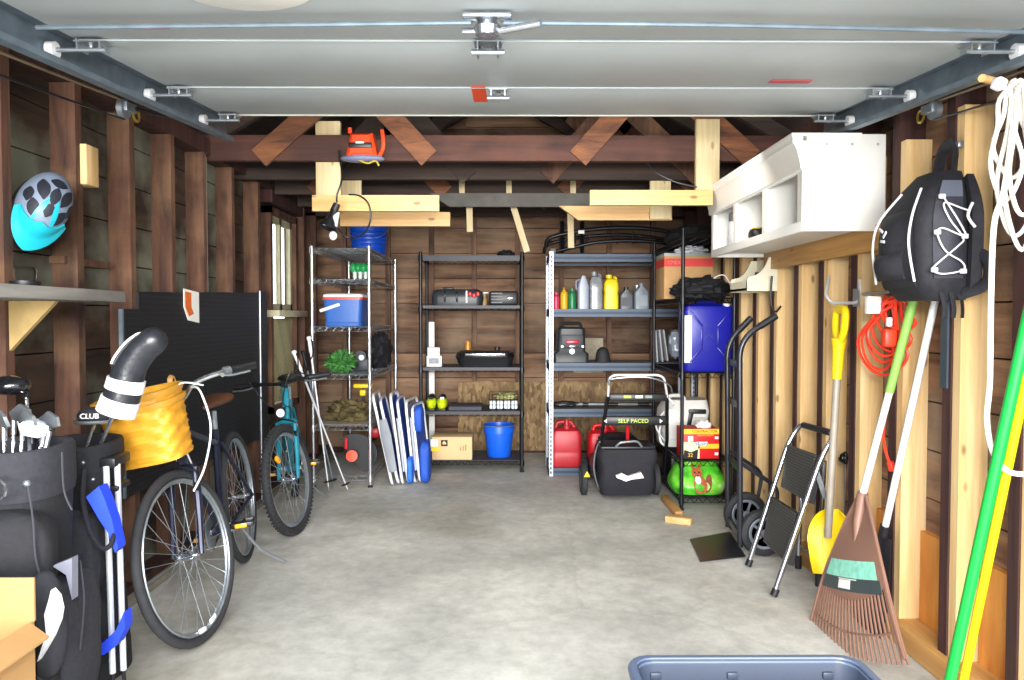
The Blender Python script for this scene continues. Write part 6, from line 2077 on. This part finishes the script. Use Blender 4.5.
# ------------------------------------------------------------------ green and yellow poles
for nm, m_, a, c, r_, lb in (('green_pole', mat('pole_green', '#159a3c', .35, var=.03), (952, 672, 2.18), (1021, 352, 2.02), .016, 'thick bright green pole leaning at the edge of the picture'), ('yellow_pole', mat('pole_yellow', '#e2cf10', .35, var=.03), (972, 640, 2.26), (1022, 400, 2.10), .013, 'yellow pole leaning just behind the green pole')):
    p, q = P(*a), P(*c)
    d = (q - p).normalized()
    p = p - d * (p.z / d.z) + V((0, 0, .003))
    q = p + d * 1.55
    t = thing(nm, lb, 'pole', p, 'coloured poles at the edge')
    B().tube([p, q], r_, 14).obj('pole', m_, t)
    B().tube([q, q + d * .03], [r_ * 1.15, r_ * .9], 14).obj('end_cap', BLACKP, t)
    B().tube([p, p + d * .03], r_ * 1.15, 14).obj('foot_cap', BLACKP, t)

# ------------------------------------------------------------------ backpack on the wall
bp_c = P(930, 240, 2.60)
BPM = mat('pack_black', '#1b1b22', .75, var=.25, scale=50, bump=.15)
BPD = mat('pack_charcoal', '#34343e', .7, var=.15, scale=50)
x0, x1 = 1.368, 1.54
z0, z1 = P(930, 300, 2.5).z, P(930, 170, 2.5).z
ya, yb = 2.44, 2.73
bk = thing('backpack', 'black backpack with white zips and a crossed white cord, hung on the pine studs', 'backpack', ((x0 + x1) / 2, (ya + yb) / 2, z0))
H = z1 - z0


def outline(v):
    s = 1 - .42 * max(0, (v - .60) / .40) ** 1.8 - .16 * max(0, (.14 - v) / .14) ** 1.5
    f = x0 + (x1 - x0) * (.40 * max(0, (v - .62) / .38) ** 1.6 + .18 * max(0, (.14 - v) / .14) ** 1.5) - .018 * math.sin(v * math.pi)
    ym, hw = (ya + yb) / 2, (yb - ya) / 2 * s
    return f, ym - hw, ym + hw


b = B()
rings = []
for i in range(19):
    t = i / 18
    f, a_, c_ = outline(t)
    rings.append([p + V((.003 * noise.noise(p * 22), .004 * noise.noise(p * 19 + V((3, 0, 0))), 0)) for p in rr(f, x1, a_, c_, z0 + H * t, .05)])
b.loft(rings).obj('main_bag', BPM, bk)


def face(u, v, off=.004):
    """the side towards the doorway: u 0 at the front edge, 1 at the wall"""
    f, a_, c_ = outline(v)
    return V((f + (x1 - f) * u, a_ - off, z0 + H * v))


def front(u, v, off=.004):
    """the outer face: u 0 at the far edge, 1 at the near edge"""
    f, a_, c_ = outline(v)
    return V((f - off, c_ + (a_ - c_) * u, z0 + H * v))


B().sheet(lambda u, v: face(.20 + .52 * u, .16 + .64 * v, .004 + .022 * math.sin(u * math.pi) * math.sin(v * math.pi)), 8, 12, .008).obj('side_panel', BPD, bk)
B().sheet(lambda u, v: face(.22 + .48 * u, .78 + .13 * v, .010), 6, 4, .006).obj('grey_top_panel', mat('pack_grey', '#5c6170', .7), bk)
B().sheet(lambda u, v: front(.10 + .74 * u, .10 + .60 * v, .004 + .045 * math.sin(u * math.pi) * math.sin(v * math.pi) ** .5), 10, 12, .01).obj('front_pocket', BPM, bk)
B().sheet(lambda u, v: front(.18 + .6 * u, .16 + .22 * v, .03 + .045 * math.sin(u * math.pi) * math.sin(v * math.pi) ** .5), 8, 8, .01).obj('small_pocket', BPM, bk)
CORD = mat('white_piping', '#d5d7da', .5, var=.02)
for u0, u1, o in ((.14, .34, .03), (.90, .86, .012)):
    B().tube(smooth_path([front(u0, .14, o), front(u0 + (u1 - u0) * .2, .42, o + .01), front(u0 + (u1 - u0) * .5, .64, o), front(u1, .86, .010)], 6), .0042, 6).obj('zip_piping', CORD, bk)
cp_ = [(.22, .78), (.62, .54), (.66, .47), (.30, .53), (.20, .49), (.34, .36), (.62, .28), (.64, .22), (.30, .19), (.12, .21), (.14, .25), (.56, .40), (.64, .46), (.40, .60), (.28, .72), (.60, .68), (.74, .66)]
B().tube(smooth_path([face(u, v, .030) for u, v in cp_], 5), .0030, 6).obj('bungee_cord', CORD, bk)
for u, v in ((.22, .77), (.20, .50), (.13, .22), (.64, .21), (.67, .47)):
    B().box(face(u, v, .030), (.020, .012, .016), None, .003).obj('cord_loop', CORD, bk)
B().tube(smooth_path([face(.80, .72, .03), face(.70, .62, .035), face(.84, .54, .03)], 4), .005, 6).obj('cord_lock', CORD, bk)
for u, v, r_ in ((.46, .56, 30), (.55, .52, -40), (.50, .47, 10), (.36, .24, 60), (.60, .26, -20)):
    B().box(front(u, v, .052), (.004, .030, .010), rotm(r_, 0, 0), .002).obj('stitched_mark', CORD, bk)
B().sheet(lambda u, v: face(.80 + .20 * u, .06 + .90 * v, .018 + .012 * math.sin(v * 3)), 4, 14, .02).obj('back_panel', BPM, bk)
B().tube(smooth_path([V((x1 - .02, ya + .02, z0 + .36 * H)), V((x1 + .0, ya - .045, z0 + .30 * H)), V((x1 + .0, ya - .045, z0 + .12 * H)), V((x1 - .05, ya + .02, z0 + .04 * H))], 5), .018, 8, flat=(.4, 1.2)).obj('shoulder_strap', BPM, bk)
for k in range(3):
    B().tube(smooth_path([face(.3 + .2 * k, .06, .0), face(.32 + .2 * k, .01, .01) - V((0, 0, .03)), face(.28 + .22 * k, .0, .01) - V((0, 0, .06))], 4), .007, 6, flat=(.4, 1.3)).obj('webbing_tail', BPM, bk)
hp0 = P(940, 140, 2.60)
pk = V((1.535, 2.62, hp0.z))
B().tube(fillet([V((1.50, 2.52, z1 - .04)), V((1.53, 2.55, pk.z - .02)), V((1.545, 2.66, pk.z - .02)), V((1.52, 2.66, z1 - .04))], .04), .020, 8, flat=(.35, 1.3)).obj('haul_loop', BPM, bk)
B().box(V((1.53, 2.54, pk.z - .03)), (.02, .03, .022), None, .004).obj('loop_buckle', STEEL, bk)

bar = P(952, 335, 2.62)
tag(B().bx(1.538, 1.545, 2.60, 2.64, P(952, 388, 2.62).z, P(952, 300, 2.62).z).obj('metal_strip', mat('slate_metal', '#4d5b69', .45, .5)), 'flat slate grey metal strip on the dark stud under the backpack', 'metal strip')

# ------------------------------------------------------------------ extension cord, hooks, spring
ec0 = P(884, 335, 3.20)
ECM = mat('cord_orange', '#e8391c', .45, var=.05)
ecd = thing('extension_cord', 'orange extension cord coiled on a hook under the backpack', 'extension cord', (1.53, 3.2, ec0.z - .3))
random.seed(4)
pts = []
loops = [(858, 296, 912, 375), (866, 300, 905, 362), (872, 298, 915, 352), (862, 305, 898, 370), (878, 296, 912, 340), (868, 300, 908, 356), (882, 298, 918, 330)]
for k, (a, t_, c, b_) in enumerate(loops):
    yy = 3.03 - .012 * k
    cx_, cy_ = (a + c) / 2, (t_ + b_) / 2
    tw_ = random.uniform(-.25, .25)
    for i in range(12):
        an = -math.pi / 2 + 2 * math.pi * i / 12
        u = (c - a) / 2 * math.cos(an) * (1 if math.sin(an) > 0 else .45)
        v = (b_ - t_) / 2 * math.sin(an)
        pxx = cx_ + u * math.cos(tw_) + random.uniform(-1, 1)
        pts.append(P(pxx, cy_ + v + u * math.sin(tw_) * .5, .5 * 2.92 + .5 * 1.52 * 745 / (pxx - 508) - .008 * k - .006 * math.sin(an * 3)))
pts += [P(893, 370, 2.90), P(884, 425, 2.95), P(885, 448, 2.97), P(890, 464, 2.96)]
B().tube(smooth_path(pts, 3), .0058, 6).obj('cable', ECM, ecd)
B().tube([P(890, 462, 2.96), P(893, 470, 2.96)], [.014, .017], 10).obj('plug', ECM, ecd)
B().box(P(889, 338, 2.86), (.05, .04, .07), None, .012).obj('socket_block', ECM, ecd)
B().box(P(873, 305, 2.96), (.055, .03, .07), None, .004).obj('white_tag', WHITE, ecd)
B().box(P(889, 322, 2.84), (.018, .02, .035), None, .004).obj('white_clip', WHITE, ecd)
hk = P(884, 298, 3.2)
tag(B().tube(smooth_path([(1.551, 3.252, hk.z + .02), (1.535, 3.14, hk.z + .02), (1.53, 2.98, hk.z + .02), (1.53, 2.96, hk.z + .05)]), .006, 8).obj('hook', STEEL), 'steel hook carrying the orange extension cord', 'hook')

us = P(853, 302, 3.26); ut = P(860, 276, 3.26)
uh = thing('tool_hook', 'white U-shaped utility hook beside the yellow shovel grip', 'hook', (1.5, 3.3, us.z))
b = B()
B().tube(fillet([P(829, 277, 3.55), P(826, 296, 3.45), P(832, 303, 3.42), P(855, 303, 3.3), P(860, 300, 3.28), P(860, 279, 3.27)], .03, 4), .007, 8).obj('wire', mat('hook_white', '#d9dbe2', .35, .3), uh)
B().bx(1.543, 1.551, 3.27, 3.33, us.z - .02, us.z + .06).obj('back_plate', STEEL, uh)
e0 = P(846, 458, 3.42)
eh = thing('spring_hanger', 'dark coiled eye of a wire hanging on a stud by the shovel shaft', 'wire hanger', (1.53, 3.42, e0.z - .2))
B().tube([e0 + V((0, .026 * math.cos(a * .42) * (1 - a * .012), .028 * math.sin(a * .42) * (1 - a * .012))) + V((-.002 * a * .3, 0, 0)) for a in range(46)], .0045, 6).obj('coil', BLACKM, eh)
B().tube([e0 + V((0, -.025, 0)), e0 + V((.005, -.026, -.30))], .003, 6).obj('wire', STEEL, eh)
B().tube([e0 + V((0, .02, .0)), e0 + V((.005, .015, -.30))], .003, 6).obj('wire', STEEL, eh)
ns = P(773, 298, 4.25)
tag(B().tube(smooth_path([P(772, 276, 4.22), P(771, 300, 4.22), P(775, 312, 4.22), P(781, 306, 4.22)], 5), .006, 8).obj('bent_hook', BLACKM), 'long black bent hook hanging under the wooden ledger', 'hook')

# ------------------------------------------------------------------ white cord coil on a peg
pg0 = P(983, 78, 2.52)
wc = thing('white_cord_coil', 'thick white cord coil hanging on a wooden peg, one loop reaching far down', 'cord', (1.5, 2.4, 1.3))
WC = mat('cord_white', '#e6e2d8', .5, var=.04)
random.seed(9)
lp = [(988, 84, 1026, 178), (992, 80, 1030, 236), (984, 88, 1018, 200), (1000, 80, 1032, 250), (1002, 84, 1036, 215)]
pts = []
for k, (a, t_, c, b_) in enumerate(lp):
    yy = 2.11 - .009 * k
    for i in range(10):
        an = -math.pi / 2 + 2 * math.pi * i / 10
        u = (c - a) / 2 * math.cos(an) * (1 if math.sin(an) > -.2 else .5)
        pts.append(P((a + c) / 2 + 5 + u + random.uniform(-1.5, 1.5), (t_ + b_) / 2 + (b_ - t_) / 2 * math.sin(an), yy - .010 * math.cos(an * 2)))
B().tube(smooth_path(pts, 4), .0062, 8).obj('coil', WC, wc)
B().tube(smooth_path([P(1014, 120, 2.06), P(1004, 190, 2.06), P(994, 225, 2.10), P(991, 300, 2.14), P(990, 380, 2.14), P(987, 420, 2.12), P(994, 455, 2.10), P(1010, 472, 2.08), P(1032, 474, 2.05)], 6), .0078, 8).obj('long_loop', WC, wc)
B().box(P(999, 84, 2.04), (.03, .03, .03), rotm(0, 20, 10), .006).obj('plug', WHITEP, wc)
tag(B().cyl((1.552, 2.24, P(983, 78, 2.1).z + .01), P(982, 78, 2.09), .011).obj('wooden_peg', PINE_X), 'wooden peg in the wall carrying the white cord coil', 'peg')

# ------------------------------------------------------------------ ledger, white cabinet, little scroll shelf
zl0, zl1 = 1.555, 1.66
le = tag(B().bx(1.508, 1.548, 2.86, 4.40, zl0, zl1, .002).obj('ledger_board', PINE_Y), 'long pine ledger board nailed across the studs under the white cabinet', 'board')
near = 3.06
zc0, zc1 = P(808, 231, near).z, P(793, 133, near).z
xc0 = P(806, 228, near).x
far = 4.42
cbx = thing('wall_cabinet', 'white open-fronted wall cabinet with crown moulding above the pine studs', 'cabinet', ((xc0 + 1.5) / 2, (near + far) / 2, zc0))
CW = mat('cabinet_white', '#e9e8e3', .4, var=.015)
xw = 1.545
th = .018
B().bx(xc0, xw, near, near + th, zc0, zc1 - .004, .001).obj('end_panel', CW, cbx)
B().bx(xc0, xw, far - th, far, zc0, zc1 - .004, .001).obj('end_panel', CW, cbx)
B().bx(xc0 + .005, xw, near + th, far - th, zc0 + .02, zc0 + .04).obj('bottom', CW, cbx)
B().bx(xc0, xw, near + th, far - th, zc1 - .03, zc1 - .012).obj('top', CW, cbx)
B().bx(xw - .008, xw, near + th, far - th, zc0 + .04, zc1 - .03).obj('back', CW, cbx)
for f in (1 / 3, 2 / 3):
    yy = near + (far - near) * f
    B().bx(xc0 + .005, xw - .008, yy - .009, yy + .009, zc0 + .04, zc1 - .03).obj('divider', CW, cbx)
b = B()
op0, op1 = zc0 + .042, zc0 + .245
b.bx(xc0 - .018, xc0, near, far, zc0, op0, .002)
b.obj('bottom_rail', CW, cbx)
B().bx(xc0 - .018, xc0, near, far, op1, zc1 - .03, .002).obj('top_rail', CW, cbx)
for yy in (near, near + (far - near) / 3 - .02, near + (far - near) * 2 / 3 - .02, far - .05):
    B().bx(xc0 - .018, xc0, yy, yy + .05 if yy == near else yy + .045, op0, op1).obj('stile', CW, cbx)
# crown moulding: stepped and coved profile run along the front
xo = xc0 - .018
prof = [(xo, zc1 - .15), (xo - .008, zc1 - .145), (xo - .010, zc1 - .125), (xo - .014, zc1 - .11), (xo - .024, zc1 - .07), (xo - .036, zc1 - .045), (xo - .042, zc1 - .04), (xo - .042, zc1 - .018), (xo - .046, zc1 - .012), (xo - .046, zc1), (xw - .1, zc1), (xw - .1, zc1 - .012), (xo, zc1 - .012)]
B().prism([(x, near - .004, z) for x, z in prof], (0, far - near + .03, 0)).obj('crown_moulding', CW, cbx)
for k in range(3):
    B().cyl((xc0 + .08 + k * .105, near - .0015, zc1 - .045), (xc0 + .08 + k * .105, near + .002, zc1 - .045), .006, n=10).obj('screw_head', mat('screw_grey', '#b9b9b4', .4, .5), cbx)
for zz in (op0 + .04, op1 - .05):
    B().box((xc0 + .004, near + .055, zz), (.016, .012, .035), None, .003).obj('hinge', STEEL, cbx)
# spray can, flashlight and tape in the cabinet
zs_ = zc0 + .041
sc_ = thing('spray_can', 'white spray can with a grey cap standing in the far bay of the cabinet', 'spray can', (xc0 + .06, 4.22, zs_))
q = P(729, 230, 4.16); q.x = max(q.x, xc0 + .038)
B().lathe([(.0, 0), (.031, 0), (.033, .006), (.033, .125), (.028, .138), (.0, .14)], (q.x, 4.16, zs_), n=20).obj('can', mat('can_white', '#d8dcdf', .3, .3, var=.1, scale=30), sc_)
B().lathe([(.029, 0), (.029, .04), (.026, .048), (.0, .05)], (q.x, 4.16, zs_ + .137), n=20).obj('cap', mat('cap_grey', '#5b5e62', .4), sc_)
B().bx(q.x - .012, q.x + .012, 4.16 - .0345, 4.16 - .030, zs_ + .04, zs_ + .10).obj('label_print', mat('label_dark', '#3a3c40', .5), sc_)
q = P(750, 236, 3.82); q.x = max(q.x, xc0 + .055)
ft = thing('tape_measure', 'black and yellow tape measure lying in the middle bay of the cabinet', 'tape measure', (q.x, 3.82, zs_))
B().blob((q.x, 3.82, zs_ + .030), (.040, .05, .034), 2, .08, 1.5, flat=zs_ + .001, power=.7).obj('case', BLACKP, ft)
B().blob((q.x - .004, 3.82, zs_ + .055), (.030, .04, .010), 3, .05, 1.5).obj('yellow_band', YELLOW, ft)
q = P(738, 235, 4.0)
tag(B().box((q.x + .01, 4.02, zs_ + .05), (.02, .06, .10), None, .004).obj('yellow_box', mat('lime_box', '#d8e03a', .5)), 'small yellow-green box between the spray can and the tape measure', 'box')
tag(B().blob((xc0 + .08, 3.60, zs_ + .02), (.05, .05, .035), 6, .2, 2, flat=zs_ + .001).obj('black_rag', mat('black_cloth', '#16161c', .8)), 'small black rag in the cabinet bay nearest the end panel', 'rag')

s0 = P(772, 256, 4.30); zt_, zb_2 = P(772, 257, 4.28).z, P(748, 291, 4.28).z
sx0 = P(747, 290, 4.28).x
lsf = thing('scroll_shelf', 'small cream shelf with scrolled ends hanging under the white cabinet', 'shelf', (1.48, 4.45, zb_2))
CRM = mat('cream_paint', '#e3ddc4', .45, var=.03)
for yy in (4.28, 4.60):
    h_ = zt_ - zb_2
    pr = [(1.548, zt_), (1.50, zt_), (1.49, zt_ - h_ * .12), (1.475, zt_ - h_ * .28), (1.455, zt_ - h_ * .42), (1.43, zt_ - h_ * .52), (sx0 + .01, zt_ - h_ * .58), (sx0, zt_ - h_ * .66), (sx0, zb_2), (1.548, zb_2)]
    B().prism([(x, yy, z) for x, z in pr], (0, .016, 0)).obj('scroll_end', CRM, lsf)
B().bx(sx0, 1.548, 4.296, 4.60, zb_2 + .004, zb_2 + .018).obj('shelf_board', CRM, lsf)
B().bx(sx0 - .0, sx0 + .012, 4.28, 4.616, zb_2, zb_2 + h_ * .30).obj('front_lip', CRM, lsf)
B().bx(1.536, 1.548, 4.296, 4.60, zb_2 + .018, zt_).obj('back_board', CRM, lsf)
tag(B().lathe([(.0, 0), (.022, 0), (.022, .07), (.012, .085), (.012, .1), (.0, .1)], (1.49, 4.46, zb_2 + .0185), n=14).obj('blue_tube', mat('navy_plastic', '#262c63', .4)), 'small navy blue tube standing on the little cream shelf', 'tube')

# ------------------------------------------------------------------ tote in the foreground
ta, tb = P(627, 657, 2.02), P(826, 662, 2.0)
zt = (ta.z + tb.z) / 2
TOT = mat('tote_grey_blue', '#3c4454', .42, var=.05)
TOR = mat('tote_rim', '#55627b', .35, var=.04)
to = thing('storage_tote', 'grey-blue open plastic tote on the floor at the bottom of the picture', 'tote', ((ta.x + tb.x) / 2, 1.80, 0))
x0, x1, y0, y1 = ta.x, tb.x + .10, 1.62, 2.04
o4 = lambda e, z, r=.06: rr(x0 + e, x1 - e, y0 + e, y1 - e, z, max(.01, r - e * .5))
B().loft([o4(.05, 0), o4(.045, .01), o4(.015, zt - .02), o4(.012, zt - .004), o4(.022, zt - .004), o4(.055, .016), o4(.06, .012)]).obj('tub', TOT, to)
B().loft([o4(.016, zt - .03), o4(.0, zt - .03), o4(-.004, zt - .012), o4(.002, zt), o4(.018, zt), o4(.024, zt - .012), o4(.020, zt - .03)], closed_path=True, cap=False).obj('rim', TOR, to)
for f in (.12, .45, .86):
    B().box((x0 + (x1 - x0) * f, y1 - .030, zt - .045), (.03, .012, .02), None, .004).obj('inner_tab', TOT, to)

# ------------------------------------------------------------------ lumber hung from the tie beams
def board(name, label, px0, py0, px1, py1, y, th, m_, grp='pine boards of the loft rack', cut=0):
    a, c = P(px0, py1, y), P(px1, py0, y)
    b = B()
    if cut:
        b.prism([(a.x, y, c.z), (c.x, y, c.z), (c.x, y, a.z), (a.x + cut, y, a.z)], (0, th, 0))
    else:
        b.bx(a.x, c.x, y, y + th, a.z, c.z, .002)
    return tag(b.obj(name, m_), label, 'board', grp)


board('pine_board', 'upper horizontal pine board of the pair on the window side', 312, 195, 439, 211, 4.307, .038, PINE_X)
board('pine_board', 'lower horizontal pine board of the pair on the window side', 340, 212, 450, 226, 4.889, .038, PINE_X)
board('pine_board', 'upper horizontal pine board beside the white cabinet', 590, 190, 713, 205, 4.217, .038, PINE_X)
board('pine_board', 'lower pine board with a slanted cut end under the board beside the white cabinet', 559, 206, 672, 220, 4.957, .038, PINE_X, cut=.13)
board('hanger_board', 'pale upright hanger board behind the brown tie beam on the window side', 316, 121, 340, 205, 4.346, .038, PALE, 'upright hanger boards')
board('hanger_board', 'pale upright hanger board in front of the tie beam beside the white cabinet', 696, 119, 720, 190, 4.255, .038, PALE, 'upright hanger boards')
board('hanger_board', 'short pale hanger stub above the window-side pine boards', 340, 168, 361, 214, 4.928, .03, PALE, 'upright hanger boards')
board('hanger_board', 'short pale hanger stub crossing behind the boards beside the white cabinet', 650, 168, 671, 219, 4.926, .03, PALE, 'upright hanger boards')
for a, c, lb in (((469, 191), (470, 232), 'short pale stick hanging straight from the dark beam'), ((509, 192), (527, 252), 'longest pale stick hanging slanted above the black shelving'), ((570, 196), (571, 248), 'thin pale stick hanging behind the roof basket frame')):
    p, q = P(*a, 5.56), P(*c, 5.56)
    p.z = min(p.z + .02, 2.17) if p.z < 2.0 else p.z
    tag(B().beam(p, q, .045, .022, (0, 1, 0)).obj('hanging_stick', PALE), lb, 'stick', 'hanging sticks')
for px, lb in ((462, 'pale wood cleat on the dark beam above the straight hanging stick'), (509, 'pale wood cleat on the dark beam above the slanted hanging stick'), (573, 'pale wood cleat on the dark beam above the roof basket frame')):
    a = P(px, 194, 5.44)
    tag(B().bx(a.x - .02, a.x + .02, 5.43, 5.468, a.z, a.z + .10).obj('wood_cleat', PALE), lb, 'cleat', 'wood cleats')
a = P(430, 181, 5.44); c = P(660, 196, 5.44)
tag(B().prism([(a.x, 5.40, 2.172), (c.x, 5.40, 2.172), (c.x, 5.40, 2.075), (a.x + .14, 5.40, 2.075)], (0, .025, 0)).obj('grey_board', mat('grey_board', '#5f5d59', .8, var=.2)), 'weathered grey board with a slanted end under the dark beam', 'board')

# ------------------------------------------------------------------ orange work light on the beam, clamp lamp, cords
wl0 = P(361, 146, 4.20)
wk = thing('work_light', 'orange work light with a grey base and bail fixed on the brown tie beam', 'work light', (wl0.x, 4.22, wl0.z - .08))
x, z = wl0.x, wl0.z
B().loft([[V((x - .085, 4.275, z - .06)), V((x + .09, 4.275, z - .06)), V((x + .065, 4.275, z + .08)), V((x - .065, 4.275, z + .08))], [V((x - .085, 4.20, z - .06)), V((x + .09, 4.20, z - .06)), V((x + .06, 4.21, z + .075)), V((x - .06, 4.21, z + .075))], [V((x - .06, 4.18, z - .04)), V((x + .065, 4.18, z - .04)), V((x + .045, 4.19, z + .06)), V((x - .045, 4.19, z + .06))]]).obj('housing', ORANGE, wk)
B().box((x - .0, 4.178, z - .0), (.13, .02, .03), None, .006).obj('black_slot', BLACKP, wk)
B().box((x + .0, 4.168, z + .012), (.045, .012, .01)).obj('white_mark', WHITE, wk)
B().blob((x + .005, 4.22, z - .066), (.125, .055, .022), 4, .05, 2).obj('grey_base', mat('base_grey', '#6d7590', .5), wk)
B().tube(smooth_path([(x + .10, 4.22, z - .05), (x + .125, 4.20, z - .0), (x + .118, 4.20, z + .09)], 4), .011, 8).obj('bail_arm', ORANGE, wk)
B().tube(smooth_path([(x + .08, 4.24, z + .05), (x + .10, 4.24, z + .08), (x + .118, 4.21, z + .10)], 4), .009, 8).obj('bail_spring', BLACKP, wk)
B().cyl((x - .07, 4.24, z + .08), (x - .07, 4.24, z + .11), .012).obj('peg', ORANGE, wk)
B().tube(smooth_path([(x - .01, 4.19, z - .08), (x + .04, 4.18, z - .10), (x + .08, 4.19, z - .085), (x + .10, 4.2, z - .11)], 5), .005, 6).obj('yellow_wire', mat('wire_yellow', '#b59a2c', .5), wk)
cl0 = P(333, 222, 4.15)
cl = thing('clamp_lamp', 'black and silver clamp lamp hanging by its cord above the cooler', 'lamp', (cl0.x, 4.15, cl0.z - .08))
dl = V((-.35, -.2, -.9)).normalized()
B().lathe([(.022, 0), (.026, .05), (.055, .10), (.056, .105), (.05, .10), (.02, .05)], cl0 + V((.01, 0, .06)), dl, 18).obj('reflector', BLACKM, cl)
B().lathe([(.0, 0), (.02, 0), (.022, .05), (.0, .05)], cl0 + V((.02, .01, .10)), dl, 14).obj('socket', BLACKP, cl)
B().prism([cl0 + V((-.05, -.03, -.02)), cl0 + V((.03, -.03, -.03)), cl0 + V((.045, -.03, .05)), cl0 + V((.03, -.03, .05))], (0, .004, 0)).obj('silver_flap', CHROME, cl)
B().ball(cl0 + V((.0, 0, -.075)), (.022, .022, .026)).obj('bulb', WHITEP, cl)
B().tube(smooth_path([cl0 + V((.02, .01, .11)), P(337, 195, 4.14), P(342, 178, 4.17), P(340, 160, 4.25), P(339, 150, 4.262)], 5), .005, 6).obj('cord', BLACKP, cl)
tag(B().tube(smooth_path([P(349, 194.5, 4.20), P(360, 196, 4.16), P(369, 205, 4.13), P(370, 222, 4.13), P(362, 235, 4.18), P(348, 238, 4.22), P(338, 228, 4.17)], 6), .005, 6).obj('power_lead', BLACKP), 'black cord looping over the pine board beside the clamp lamp', 'cord')
tag(B().tube(smooth_path([P(647, 163, 4.26), P(655, 172, 4.22), P(675, 182, 4.2), P(697, 187, 4.2)], 5), .005, 6).obj('power_lead', BLACKP), 'black cord sagging under the brown beam beside the pale upright board', 'cord')
